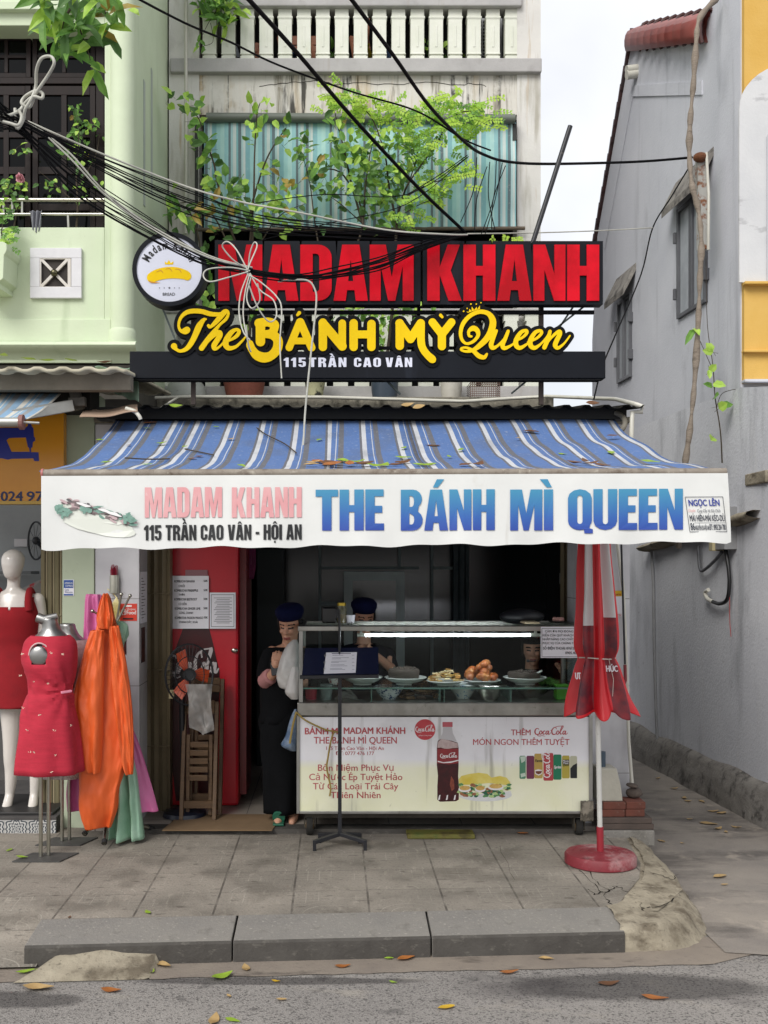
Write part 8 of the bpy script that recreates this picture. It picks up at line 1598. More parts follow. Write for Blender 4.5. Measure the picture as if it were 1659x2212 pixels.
plant('potted_plant', 'leggy shrub growing out of the terracotta pot in front of the blind', 'plant', 9.95, [([(530, 800), (540, 700), (545, 515), (541, 463), (556, 400), (581, 333), (618, 276)], .02), ([(541, 520), (548, 430), (550, 333), (555, 250), (562, 222)], .012), ([(540, 600), (500, 500), (470, 395), (462, 354), (440, 290), (425, 250), (385, 228)], .013), ([(543, 560), (600, 470), (660, 440)], .008), ([(535, 640), (470, 480), (420, 440), (380, 440)], .01)],
      [(392, 226, 30, 12, 16, .1, 'o', (2, 5, 1, 0)), (425, 262, 14, 22, 12, .11, 'o', (4, 3, 2, 0)), (420, 300, 16, 18, 9, .11, 'o', (4, 2, 2, 0)), (452, 325, 14, 34, 14, .12, 'o', (4, 2, 3, 0)), (458, 362, 20, 22, 10, .11, 'o', (4, 2, 2, 0)), (475, 398, 46, 20, 24, .10, 'o', (4, 3, 2, 0)), (512, 416, 34, 30, 26, .10, 'o', (4, 2, 3, .3)), (505, 450, 34, 24, 20, .10, 'o', (4, 2, 3, .3)), (556, 235, 22, 16, 10, .11, 'o', (1, 6, 0, 0)), (585, 252, 12, 22, 6, .12, 'l', (1, 5, 0, 0)), (540, 262, 18, 10, 6, .09, 'o', (2, 5, 0, 0)), (548, 300, 16, 40, 9, .09, 'o', (2, 4, 1, 0)), (585, 360, 20, 26, 10, .11, 'o', (2, 4, 1, .5)), (615, 300, 22, 22, 9, .11, 'o', (3, 3, 1, 1)), (620, 400, 22, 12, 8, .10, 'o', (1, 0, 0, 5)), (625, 455, 34, 30, 24, .10, 'o', (3, 4, 2, .4)), (590, 430, 34, 24, 16, .1, 'o', (3, 4, 2, .3)), (560, 480, 50, 20, 24, .1, 'o', (4, 2, 3, .5)), (470, 500, 30, 16, 10, .1, 'o', (3, 2, 3, 1)), (510, 545, 40, 30, 16, .1, 'o', (3, 2, 4, .5))], 5, base=P(530, 800, 10.07))
plant('potted_plant', 'branch of big drooping leaves, one yellowing, beside the round sign', 'plant', 9.6, [([(420, 600), (432, 540), (420, 480), (400, 448), (372, 438)], .01), ([(420, 480), (450, 462)], .005)], [(378, 434, 18, 10, 5, .15, 'l', (3, 2, 2, 0)), (395, 470, 22, 22, 12, .15, 'l', (3, 1, 3, .6)), (430, 468, 26, 14, 12, .14, 'l', (1, 1, 0, 5)), (380, 492, 10, 12, 4, .14, 'l', (2, 0, 3, 0)), (435, 540, 22, 22, 10, .12, 'l', (2, 1, 3, 1)), (450, 600, 18, 40, 12, .11, 'o', (3, 1, 3, .3)), (455, 650, 30, 16, 18, .09, 'o', (4, 2, 3, 0)), (440, 690, 20, 20, 8, .09, 'o', (4, 2, 3, 0))], 8, base=P(420, 600, 10.0))
plant('potted_plant', 'leafy mid-green shrub with oval leaves growing from the mossy pot', 'plant', 9.95, [([(682, 805), (720, 640), (784, 484), (743, 380), (696, 364)], .016), ([(784, 484), (760, 400), (743, 322), (727, 260), (717, 205)], .012), ([(700, 600), (680, 480), (670, 400), (655, 340)], .009), ([(784, 484), (790, 400), (800, 330), (815, 280)], .01), ([(784, 484), (735, 440), (690, 410)], .006)],
      [(720, 205, 22, 14, 10, .09, 'o', (2, 5, 0, 0)), (730, 262, 22, 16, 10, .09, 'o', (3, 3, 1, .4)), (722, 296, 18, 16, 9, .09, 'o', (2, 1, 5, .4)), (655, 330, 22, 28, 22, .085, 'o', (4, 2, 3, 0)), (646, 305, 14, 14, 8, .08, 'o', (4, 2, 2, 0)), (690, 362, 44, 14, 26, .09, 'o', (2, 0, 6, .5)), (672, 385, 30, 20, 16, .09, 'o', (3, 1, 4, .4)), (705, 410, 26, 20, 16, .08, 'o', (4, 2, 2, .2)), (752, 330, 40, 26, 40, .085, 'o', (5, 3, 2, 0)), (790, 360, 50, 44, 80, .085, 'o', (5, 3, 2, 0)), (772, 415, 50, 32, 60, .08, 'o', (5, 2, 3, 0)), (826, 305, 40, 26, 40, .08, 'o', (4, 5, 1, 0)), (850, 360, 40, 34, 50, .08, 'o', (5, 3, 2, 0)), (838, 425, 50, 40, 60, .08, 'o', (5, 2, 3, 0)), (800, 455, 50, 26, 34, .08, 'o', (4, 2, 4, 0)), (680, 470, 20, 10, 6, .1, 'o', (2, 0, 5, 0)), (790, 670, 50, 20, 34, .09, 'o', (4, 4, 2, 0)), (830, 700, 30, 30, 26, .09, 'o', (4, 4, 2, 0)), (820, 745, 22, 26, 18, .09, 'o', (4, 3, 2, 0)), (880, 672, 40, 16, 20, .09, 'o', (3, 5, 1, 0)), (715, 690, 16, 16, 6, .08, 'o', (4, 2, 2, 0)), (555, 690, 20, 30, 12, .09, 'o', (4, 3, 2, 0))], 15, base=P(682, 805, 10.07))
plant('potted_plant', 'feathery yellow-green shrub with fine leaflets growing from the dark bucket', 'plant', 9.9, [([(832, 805), (850, 640), (857, 484), (870, 430), (883, 395), (935, 322), (982, 250), (1028, 240)], .016), ([(857, 484), (840, 400), (831, 333), (800, 250), (750, 215)], .012), ([(870, 430), (920, 400), (970, 385), (1000, 378)], .007), ([(883, 395), (900, 340), (905, 290)], .007), ([(860, 470), (910, 440), (960, 425)], .006)],
      [(738, 218, 40, 20, 90, .038, 'f', (6, 3, 0, 0)), (775, 240, 44, 18, 110, .038, 'f', (6, 4, 1, 0)), (825, 252, 50, 20, 130, .038, 'f', (5, 5, 2, 0)), (870, 272, 36, 16, 80, .036, 'f', (5, 5, 2, 0)), (985, 232, 50, 18, 140, .04, 'f', (6, 4, 1, 0)), (1030, 256, 34, 22, 90, .04, 'f', (6, 4, 1, 0)), (1000, 280, 44, 16, 70, .038, 'f', (5, 5, 2, 0)), (940, 262, 40, 20, 100, .038, 'f', (5, 5, 2, 0)), (905, 310, 44, 26, 110, .036, 'f', (3, 5, 4, 0)), (900, 350, 34, 26, 70, .036, 'f', (2, 5, 5, 0)), (945, 332, 34, 14, 50, .036, 'f', (3, 5, 4, 0)), (950, 398, 40, 22, 80, .036, 'f', (6, 4, 2, 0)), (985, 384, 34, 16, 50, .036, 'f', (5, 4, 2, 0)), (930, 425, 40, 18, 60, .036, 'f', (4, 5, 3, 0)), (895, 455, 36, 24, 60, .034, 'f', (2, 5, 5, 0)), (870, 480, 26, 14, 30, .034, 'f', (2, 4, 5, 0)), (1096, 520, 26, 7, 26, .034, 'f', (5, 4, 1, 0))], 25, BYEL, base=P(832, 805, 10.07))
# hanging vine on the top balcony, street tree spray, balcony roses, ferns
plant('hanging_vine', 'green vine tumbling over the top balcony rail at the green house end', 'vine', 10.36, [([(470, -25), (468, 20), (450, 50), (438, 75)], .006), ([(440, -20), (455, 20)], .005), ([(455, 50), (460, 90), (436, 100)], .003)], [(460, -5, 60, 10, 26, .12, 'l', (4, 4, 1, 0)), (485, 15, 30, 20, 22, .14, 'l', (4, 4, 1, 0)), (470, 38, 22, 16, 12, .14, 'l', (4, 3, 1, 0)), (495, 40, 14, 24, 7, .14, 'l', (4, 3, 1, 0)), (440, 10, 26, 14, 12, .12, 'l', (4, 4, 1, 0)), (432, 96, 12, 6, 6, .08, 'l', (4, 3, 1, 0))], 31, dy=.12)
plant('tree_branch', 'spray of big street tree leaves drooping in from above the green house', 'branch', 6.0, [([(190, -60), (170, -10), (140, 40), (130, 80)], .012), ([(200, -60), (220, -10), (228, 30)], .01), ([(160, 20), (175, 70), (190, 110), (195, 130)], .007), ([(140, 20), (118, 60)], .005)], [(150, 0, 60, 20, 16, .15, 'l', (5, 2, 3, 0)), (118, 30, 26, 20, 10, .15, 'l', (5, 1.5, 3, 0)), (125, 70, 22, 20, 8, .14, 'l', (5, 2, 3, 0)), (165, 50, 30, 26, 12, .15, 'l', (5, 2, 3, 0)), (180, 90, 22, 16, 9, .13, 'l', (5, 2, 3, .1)), (190, 122, 14, 12, 6, .13, 'l', (5, 2, 3, .2)), (215, 10, 30, 22, 12, .14, 'l', (5, 2, 2, .3)), (230, 45, 14, 18, 8, .14, 'l', (4, 3, 1, 2)), (150, 100, 16, 14, 6, .13, 'l', (5, 1, 3, 0)), (258, 4, 10, 8, 4, .12, 'l', (3, 4, 1, 0))], 41, dy=.2)
rz = plant('rose_bush', 'spindly rose bush with one pink bloom on the green house balcony', 'rose', 8.85, [([(165, 491), (168, 440), (165, 380), (170, 300), (165, 240)], .01), ([(170, 400), (205, 340), (215, 290)], .006), ([(30, 491), (40, 440), (45, 400)], .008), ([(165, 440), (120, 400), (85, 370)], .005)], [(168, 245, 14, 16, 18, .05, 'o', (4, 1, 3, .6)), (190, 280, 28, 22, 34, .05, 'o', (4, 1, 3, .6)), (170, 290, 20, 30, 24, .05, 'o', (4, 1, 3, .4)), (155, 330, 30, 22, 36, .05, 'o', (4, 1, 3, .4)), (178, 380, 24, 40, 26, .05, 'o', (4, 1, 3, 0)), (105, 400, 26, 16, 16, .05, 'o', (5, 2, 2, 0)), (50, 328, 20, 10, 10, .05, 'o', (5, 2, 2, 0)), (25, 400, 36, 22, 40, .05, 'o', (5, 3, 1, 0)), (35, 430, 30, 14, 20, .05, 'o', (5, 3, 1, 0)), (215, 400, 14, 14, 10, .05, 'o', (4, 1, 3, 0))], 51, dy=.08)
rg = random.Random(3); mb = MB(); c = P(44, 386, 8.78)
for k in range(26): d = rv(rg); d.y -= .8; leaf(mb, c+rv(rg)*.008, d, rv(rg), .042, .045, -.3)
mb.build('rose_bloom', pm('rose_pink', '#d9a3ab', '#c98a96', 20, .6), rz, fixn=False)
plant('fern', 'drooping ferns in the planter box at the edge of the green house', 'fern', 8.62, [([(5, 535), (4, 500), (8, 470)], .008), ([(8, 535), (20, 515)], .003)], [(4, 490, 18, 20, 50, .028, 'f', (4, 3, 2, 0)), (14, 525, 22, 14, 60, .026, 'f', (4, 4, 1, 0)), (4, 450, 14, 20, 24, .05, 'o', (4, 3, 1, 0))], 61, dy=.1)
mb = MB()
def rag(u, v): y = 458+v*(48-16*abs(u-.55)); x = 66+u*27+v*(6-u*10); return (PX(x, 8.78), 8.78-.025+.018*math.sin(u*17+v*3)*(1-.3*v), PZ(y, 8.78))
mb.grid(rag, 26, 14); mb.build('hanging_cloth', pm('grey_rag', '#6e6f76', '#83848a', 8, .95, bump=.3), label='grey rag hung over the lower balcony bar of the green house', cat='cloth', smooth=True, thick=.004)
plant('creeping_vine', 'thin creeper with bright leaves climbing the grey alley wall', 'vine', 8.55, [([(1560, 1000), (1556, 930), (1545, 860), (1540, 790), (1528, 700), (1525, 560)], .006), ([(1548, 880), (1560, 850), (1592, 840)], .003), ([(1540, 800), (1505, 720)], .003)], [(1548, 885, 6, 8, 3, .12, 'o', (3, 5, 0, 0)), (1540, 948, 6, 8, 2, .13, 'o', (3, 5, 0, 0)), (1545, 760, 10, 6, 3, .10, 'o', (3, 5, 0, 0)), (1503, 712, 6, 8, 2, .13, 'l', (2, 6, 0, 0)), (1540, 850, 6, 30, 4, .09, 'o', (3, 5, 0, 0)), (1530, 800, 8, 16, 3, .08, 'o', (3, 5, 0, 0))], 71, dy=.03)
# ------------------------------------------------------------------ things on the top balcony
WD2 = pm('terrace_wood', '#8a5a42', '#7a4d38', 6, .7, stretch=(2, 2, 9))
for k, (a, b, lb) in enumerate(((540, 566, 'brown folding chair behind the top balcony rail, leaning beside the first gap'), (604, 660, 'brown slatted chair with a blue seat cloth behind the top balcony rail'), (672, 706, 'brown slatted chair back showing behind the middle of the top balcony rail'), (760, 800, 'brown plank chair leg tilted behind the top balcony rail'))):
    t = thing('wooden_chair', lb, 'chair', P((a+b)/2, 128, 11.2)); Yc_ = 11.2; zt = 80 if k else 95
    for xa, xb in ((a, a+10), (b-10, b)): mb = MB(); mb.bar(P(xb, 140, Yc_), P(xa, zt, Yc_+.1), .05, .03); mb.build('leg', WD2, t)
    mb = MB(); mb.bar(P(a+2, zt+8, Yc_+.06), P(b-8, zt+8, Yc_+.06), .09, .02, up=(0, 1, 0)); mb.bar(P(a+3, zt+26, Yc_+.04), P(b-6, zt+26, Yc_+.04), .06, .02, up=(0, 1, 0)); mb.build('backrest', WD2, t)
    if k == 1: mb = MB(); mb.box(PX(a+6, Yc_), PX(b-4, Yc_), Yc_+.1, Yc_+.3, PZ(104, Yc_), PZ(92, Yc_)); mb.build('seat_cloth', pm('blue_cloth', '#2b4f8a', rough=.9), t)
au = thing('air_conditioner', 'white air conditioner outdoor unit with a grid guard on the top balcony', 'air conditioner', P(1058, 130, 10.9)); Ya = 10.9
mb = MB(); mb.box(PX(1028, Ya), PX(1086, Ya), Ya, Ya+.25, PZ(130, Ya), PZ(38, Ya)); mb.build('casing', pm('ac_white', '#c3c5c6', '#b1b4b5', 4, .5), au, bevel=.01)
mb = MB(); mb.box(PX(1033, Ya), PX(1066, Ya), Ya-.004, Ya-.001, PZ(124, Ya), PZ(45, Ya)); mb.build('opening', pm('ac_dark', '#23272a', rough=.7), au); mb = MB()
for k in range(11): y = 46+k*7.6; mb.bar((PX(1032, Ya), Ya-.012, PZ(y, Ya)), (PX(1067, Ya), Ya-.012, PZ(y, Ya)), .014, .008)
for k in range(5): x = 1033+k*8.2; mb.bar((PX(x, Ya), Ya-.018, PZ(45, Ya)), (PX(x, Ya), Ya-.018, PZ(123, Ya)), .014, .008)
mb.build('guard', MATS['ac_white'], au)
br = thing('broom', 'broom with a yellow plastic bag tied on, behind the top balcony rail', 'broom', P(793, 130, 10.95)); mb = MB(); mb.tube([P(793, 125, 10.95), P(797, 40, 11.0)], .012, 8); mb.build('handle', WD2, br)
mb = MB(); c = P(793, 130, 10.92); mb.lathe([(.05, 0), (.07, .04), (.04, .09), (.02, .13), (.03, .16)], c, 14); mb.build('bag', pm('yellow_bag', '#c9b22a', '#b39a1f', 14, .4, bump=.4), br, smooth=True)
mb = MB(); mb.ball(P(832, 118, 11.0), .09, 14, 9, (.7, .6, 1.2)); mb.v = [tuple(Vector(v)+noise.noise_vector(Vector(v)*16)*.02) for v in mb.v]; mb.build('plastic_bag', pm('blue_bag', '#4a6fae', '#7d97c2', 14, .35, bump=.4), label='crumpled blue plastic bag behind the top balcony rail', cat='bag', smooth=True)
for k, (x, y, r) in enumerate(((913, 105, 16), (955, 118, 20), (985, 122, 14), (718, 115, 14))): plant('small_plant', ('small bushy plant standing tall between top balcony balusters', 'low bright plant spilling over the top balcony ledge', 'tiny plant by the air conditioner on the top balcony', 'small plant beside the broom end of the chairs on the top balcony')[k], 'plant', 10.72, [([(x, 131), (x, y)], .006)], [(x, y-(14 if k == 0 else 0), r, r*.8, 14, .09, 'o', (4, 4, 2, 0)), (x, y+10, r, 8, 8, .08, 'o', (4, 4, 2, 0))], 80+k, dy=.1)
mb = MB(); mb.bar(P(480, 120, 11.3), P(480, 30, 11.3), .12, .08); mb.build('balcony_post', pm('dark_green_post', '#2f2f22', rough=.8), label='dark post behind the first balusters of the top balcony', cat='post')
pipe('grey_pole', [(515, 128, 11.1), (492, 60, 11.3)], .03, pm('pole_grey', '#7d8389', rough=.5), 'leaning grey plastic pole behind the top balcony balusters', 'pole')
# ------------------------------------------------------------------ poles, trunk, conduits on the alley side
pipe('black_pole', [(1150, 527, 7.3), (1232, 272, 7.3)], .0165, BLM, 'black pole slanting up from behind the red letter sign', 'pole')
pipe('liana_trunk', [(1550, -5, 8.75), (1512, 38, 8.65), (1504, 90, 8.6), (1498, 180, 8.6), (1491, 260, 8.6), (1489, 330, 8.6), (1495, 400, 8.55), (1508, 450, 8.55), (1515, 520, 8.5), (1512, 600, 8.5), (1508, 700, 8.5), (1500, 830, 8.5), (1490, 930, 8.5), (1479, 1010, 8.5), (1470, 1110, 8.6), (1466, 1180, 8.9)], [.021+.006*math.sin(i*1.7)+.004*math.sin(i*.63) for i in range(76)], pm('trunk_bark', '#776c60', '#8d8276', 5, .95, stretch=(1, 1, 3), bump=.7, layers=[('#4b4239', (8, 8, 26), .58, .68, .6)]), 'long bare woody trunk winding up the corner of the grey alley wall', 'trunk', n=10, per=5)
rp = thing('bracket_post', 'rusty flaking steel bracket post fixed high on the alley wall', 'post', P(1516, 540, 8.8)); mb = MB(); mb.bar(P(1519, 540, 8.8), P(1515, 332, 8.8), .085, .07); mb.build('post', pm('rusty_paint', '#a8a7a2', '#7d5136', 9, .85, lo=.52, hi=.6, bump=.4), rp, bevel=.004)
mb = MB(); mb.ball(P(1513, 340, 8.75), .05, 12, 8, (1.2, 1, .8)); mb.build('clamp', pm('rust', '#5f3b26', '#7a4a2c', 16, .9), rp); mb = MB(); mb.tube([P(1526, 330, 8.72), P(1531, 420, 8.72), P(1530, 540, 8.72)], .012, 8); mb.build('conduit', PVC, rp, smooth=True)
for k, (y, lb) in enumerate(((147, 'upper short vent pipe poking out high on the alley wall'), (158, 'lower short vent pipe poking out high on the alley wall'))):
    Yv = 8427/(1376-VX+117.5); a = Vector((WX(Yv)+.05, Yv, PZ(y, Yv))); mb = MB(); mb.tube([a, a+Vector((-.16, -.02, -.03))], .045, 14); mb.build('vent_pipe', MATS['white_pvc'], label=lb, cat='pipe', smooth=50)
def wallp(x, y, off=.03):
    Y = 8427/(x-VX+117.5); q = P(x, y, Y); q.x -= off; return q
def wpipe(name, pts, r, mat, label, cat='conduit', off=.03, per=1):
    ps = [wallp(x, y, off) for x, y in pts]; mb = MB(); mb.tube([Vector(q) for q in smooth_path([tuple(p) for p in ps], per)] if per > 1 else ps, r, 8); return mb.build(name, mat, label=label, cat=cat, smooth=60)
CG = pm('conduit_grey', '#77787a', '#8b8b8c', 6, .6)
wpipe('wall_conduit', [(1414, 1188), (1418, 1260), (1420, 1400), (1424, 1540), (1427, 1605)], .014, CG, 'thin grey conduit running down the alley wall')
wpipe('cable', [(1521, 1180), (1524, 1225), (1532, 1232), (1556, 1212), (1573, 1192)], .014, pm('grey_cable', '#5d5e62', '#3f4044', 20, .5), 'grey cable sagging from the ledge to the junction box on the alley wall', 'cable', .05, 5)
wpipe('cable', [(1580, 1185), (1587, 1225), (1589, 1262), (1584, 1295), (1568, 1304), (1553, 1300)], .016, pm('cable_black', '#121214', rough=.5), 'thick black cable looping below the junction box on the alley wall', 'cable', .05, 6); wpipe('cable', [(1553, 1300), (1541, 1293), (1536, 1280), (1543, 1274)], .017, PVC, 'curled white end of the cable on the alley wall', 'cable', .05, 5)
wpipe('wire', [(1588, 1225), (1587, 1330), (1590, 1375)], .003, MATS['red_wire'], 'thin red wire dangling down the alley wall', 'wire', .04, 4)
mb = MB(); a, b = wallp(1570, 1095, 0), wallp(1590, 1185, 0); mb.box(a.x-.09, a.x+.05, b.y-.02, a.y+.02, PZ(1187, 8.6), PZ(1095, 8.6)); mb.build('cable_trunking', CG, label='grey upright metal trunking on the alley wall behind the valance end', cat='trunking', bevel=.003)
mb = MB(); a = wallp(1562, 1180, .06); mb.box(a.x-.05, a.x+.06, a.y-.06, a.y+.02, PZ(1190, 8.75), PZ(1172, 8.75)); mb.build('junction_box', MATS['box_cream'], label='small cream junction box under the trunking on the alley wall', cat='box', bevel=.004)
# ------------------------------------------------------------------ overhead cables
CB = pm('cable_jet', '#08080a', '#111114', 20, .7, spec=.1); CW = pm('white_cable', '#b9b8ae', '#a3a298', 9, .45); rgc = random.Random(77)
mb_ = None
def cable(pts, r, mat, label, group=None, jit=0, n=6, per=6):
    ps = [tuple(P(x+rgc.uniform(-jit, jit), y+rgc.uniform(-jit, jit), Y)) for x, y, Y in pts]; mb = MB(); mb.tube([Vector(q) for q in smooth_path(ps, per)], r, n); return mb.build('cable', mat, label=label, cat='cable', smooth=60, group=group)
cable([(520, -20, 4.6), (640, 112, 5.2), (760, 252, 5.9), (900, 402, 6.6), (1003, 500, 7.0)], .0105, CB, 'thick black cable slanting across the blind down to the red letter sign', n=8)
cable([(745, -20, 4.8), (850, 120, 5.4), (930, 232, 6.0), (1010, 312, 6.8), (1050, 336, 7.2), (1095, 349, 7.5), (1170, 354, 7.8), (1300, 352, 8.2), (1400, 348, 8.5), (1495, 340, 8.7)], .0098, CB, 'thick black cable sweeping from the top to the bracket post on the alley wall', n=8)
cable([(275, -15, 5.0), (400, 50, 5.4), (500, 92, 5.8), (600, 140, 6.2), (760, 198, 6.6), (900, 240, 6.9), (1000, 300, 7.1), (1060, 325, 7.2)], .006, CB, 'thin dark cable crossing the top balcony band')
cable([(60, 262, 6.1), (215, 330, 6.2), (400, 402, 6.4), (520, 436, 6.5), (640, 458, 6.6), (830, 496, 6.8), (960, 506, 6.9), (1010, 507, 7.0)], .0055, CW, 'pale cable forming the top edge of the upper cable fan')
cable([(1010, 505, 7.0), (1150, 503, 7.6), (1300, 498, 8.2), (1410, 492, 8.6)], .0045, CW, 'thin white cable stretched from the red letter sign to the alley wall')
cable([(1488, 362, 8.6), (1450, 425, 8.6), (1410, 492, 8.6), (1385, 592, 8.5), (1330, 722, 8.0), (1300, 795, 7.7), (1283, 862, 7.4)], .0055, CB, 'thin black cable dropping from the bracket post past the alley windows')
UP = 'thin black cable in the upper fan spreading over the round sign'; LOW = 'thin black cable in the tight lower bundle tied across the red letters'; MID = 'thin black cable fanning out over the first red word'
for k in range(10):
    f = k/9; cable([(-10, 215+50*f, 5.8), (60, 268+8*f, 6.0), (215, 338+30*f, 6.2), (400, 412+46*f, 6.4), (560, 462+40*f, 6.55), (760, 488+26*f, 6.75), (900, 505+10*f, 6.9), (1005, 505+4*f, 7.0)], .0034, CB, UP, 'upper fan of cables', 4)
for k in range(12):
    f = k/11; cable([(-10, 205+80*f, 5.8), (50, 280+14*f, 6.0), (140, 345+58*f, 6.1), (215, 400+58*f, 6.2), (330, 480+42*f, 6.35), (440, 548+24*f, 6.45), (540, 582+8*f, 6.5), (600, 594+6*f, 6.55)], rgc.choice([.0024, .003, .0036]), CB, LOW, 'lower bundle of cables', 4)
for k in range(9):
    f = k/8; cable([(540, 580+14*f, 6.5), (640, 594+12*f, 6.6), (730, 580+22*f, 6.7), (820, 555+26*f, 6.8), (900, 528+18*f, 6.9), (1005, 500+6*f, 7.0)], .0042, CB, MID, 'cables fanning over the red sign', 4)
for k, (a, b) in enumerate((((60, 262), 2), ((80, 275), 3))): cable([(a[0], a[1], 6.05), (150, 330+10*k, 6.1), (230, 418+6*k, 6.2), (330, 490+6*k, 6.35), (450, 552+4*k, 6.43), (545, 578, 6.48)], .0052, CW, ('pale grey cable running along the lower bundle, upper strand', 'pale grey cable running along the lower bundle, lower strand')[k])
for k, (a, b) in enumerate((((1058, 350), (1070, 500)), ((1085, 352), (1048, 505)), ((1072, 348), (1040, 505)), ((1092, 358), (1062, 500)), ((1030, 340), (995, 480)), ((1052, 360), (1025, 500)), ((1010, 335), (880, 420)))): cable([(*a, 7.3), ((a[0]+b[0])/2+rgc.uniform(-12, 12), (a[1]+b[1])/2, 7.2), (*b, 7.05)], .0032, CB, 'fine black tail wire hanging from the thick cable to the sign top', 'tail wires over the sign')
for k, (a, b, c_) in enumerate((((545, 440), (700, 420), (880, 420)), ((560, 520), (720, 480), (880, 440)))): cable([(*a, 6.6), (*b, 6.8), (*c_, 7.1), (1012, 338, 7.2)], .003, CB, ('fine wire climbing across the blind to the thick cable, steeper one', 'fine wire climbing across the blind to the thick cable, lower one')[k])
z1 = lambda x, y, Y=6.4: (x*.36, y*.36, Y)
cable([z1(-20, 690, 5.9), z1(60, 690, 5.9), z1(120, 660, 5.95), z1(150, 620, 5.95), z1(200, 580, 5.9), z1(250, 590, 5.9), z1(255, 560, 5.9), z1(215, 545, 5.9), z1(150, 580, 5.95), z1(130, 620, 5.95), z1(180, 640, 5.95), z1(215, 560, 5.9), z1(290, 450, 5.85), z1(325, 380, 5.8), z1(305, 340, 5.8), z1(250, 350, 5.8), z1(220, 420, 5.85), z1(215, 520, 5.9), z1(190, 590, 5.9), z1(150, 660, 5.92), z1(140, 720, 5.95), z1(100, 770, 5.95), z1(90, 650, 5.95)], .009, CW, 'thick pale hose knotted in a tall loop at the green house', n=8)
cable([z1(-20, 720, 5.85), z1(60, 740, 5.85), z1(110, 750, 5.85), z1(130, 700, 5.87), z1(110, 660, 5.87)], .009, CW, 'short thick pale hose end below the tall loop', n=8)
COILS = [[(1480, 1610), (1400, 1560), (1335, 1480), (1365, 1450), (1420, 1500), (1485, 1620)], [(1490, 1610), (1500, 1520), (1525, 1455), (1542, 1480), (1500, 1580), (1480, 1640)], [(1500, 1625), (1380, 1605), (1250, 1615), (1220, 1655), (1260, 1690), (1370, 1665), (1490, 1630)],
         [(1490, 1640), (1445, 1760), (1435, 1880), (1460, 1990), (1500, 2040)], [(1500, 1640), (1470, 1760), (1460, 1900), (1490, 2060), (1505, 2110), (1490, 2070), (1478, 1950)], [(1500, 1640), (1560, 1740), (1640, 1800), (1660, 1880), (1640, 1925), (1600, 1920), (1540, 1830), (1490, 1700)], [(1490, 1650), (1560, 1690), (1660, 1780), (1690, 1860), (1680, 2060), (1690, 2270)], [(1510, 1650), (1480, 1780), (1510, 1850), (1560, 1800), (1545, 1700)]]
LB = ['white cable loop standing up over the first red letter, taller side', 'white cable loop standing up over the first red letter, narrow one', 'white cable loop reaching sideways from the tie to the round sign', 'white cable hanging from the tie down past the yellow script', 'white cable hanging from the tie in a long narrow loop', 'white cable loop swinging over the first yellow block letter', 'white cable end dangling past the yellow letters to the base board', 'short white cable loop just under the tie']
for pts, lb in zip(COILS, LB): cable([z1(x, y, 6.45-.03*i) for i, (x, y) in enumerate(pts)], .0044, CW, lb, n=7)
cable([(600, 608, 6.6), (660, 605, 6.6), (680, 625, 6.6), (683, 660, 6.6), (672, 760, 6.6), (660, 880, 6.6), (655, 965, 6.55)], .006, CW, 'white cord hanging in front of the sign down onto the awning')
mb = MB()
for q in ((537, 582), (523, 580), (1004, 500), (190, 432)): mb.ball(P(*q, 6.5 if q[0] < 900 else 7.0), .022, 10, 7, (1.3, 1, .8))
mb.v = mb.v[:len(mb.v)//4]; mb.f = [f for f in mb.f if max(f) < len(mb.v)]; mb.m = mb.m[:len(mb.f)]; mb.build('cable_tie', CB, label='dark knot tying the cable bundle over the first red letter', cat='cable tie', smooth=True)
# ------------------------------------------------------------------ fallen leaves
DL = {'tan': leafmat('fallen_tan', '#b79a6a', '#9b7f52', .1), 'orange': leafmat('fallen_orange', '#a86a35', '#8a5228', .1), 'green': leafmat('fallen_green', '#7f9c2f', '#94b03c', .1), 'yellow': leafmat('fallen_yellow', '#c9a52c', '#b89024', .1), 'brown': leafmat('fallen_brown', '#6d4a30', '#553824', .1)}
def fallen(p, L_, kind, label, group, seed, nrm=Vector((0, 0, 1))):
    rg = random.Random(seed); a = rg.uniform(0, 6.28); mb = MB(); d = Vector((math.cos(a), math.sin(a)*.8, 0)); d = d - nrm*d.dot(nrm); s = d.cross(nrm).normalized(); d.normalize(); W = L_*rg.uniform(.36, .52); c1, c2 = rg.uniform(.01, .12), rg.uniform(.01, .10)
    vs = []; nu = 7
    for i in range(nu+1):
        t = i/nu; w = W*.5*math.sin(math.pi*min(1, t*1.02+.01))**.75*(1.15-.3*t)
        for k in (-1, 0, 1): vs.append(p + d*(t-.5)*L_ + s*k*w + nrm*(.004+L_*(c1*(2*t-1)**2+c2*abs(k)*math.sin(math.pi*t)+.012*math.sin(t*9+k))))
    mb.add(vs, [(i*3+k, i*3+k+1, i*3+k+4, i*3+k+3) for i in range(nu) for k in (0, 1)]); mb.build('fallen_leaf', DL[kind], label=label, cat='leaf', group=group, smooth=True, fixn=False)
g6 = lambda x, y: (.5*x, 1758.5+.5*y); g7 = lambda x, y: (829.5+.5*x, 1758.5+.5*y); g5 = lambda x, y: (1161.3+.36*x, 1161.3+.36*y)
GR = 'fallen leaves on the ground'
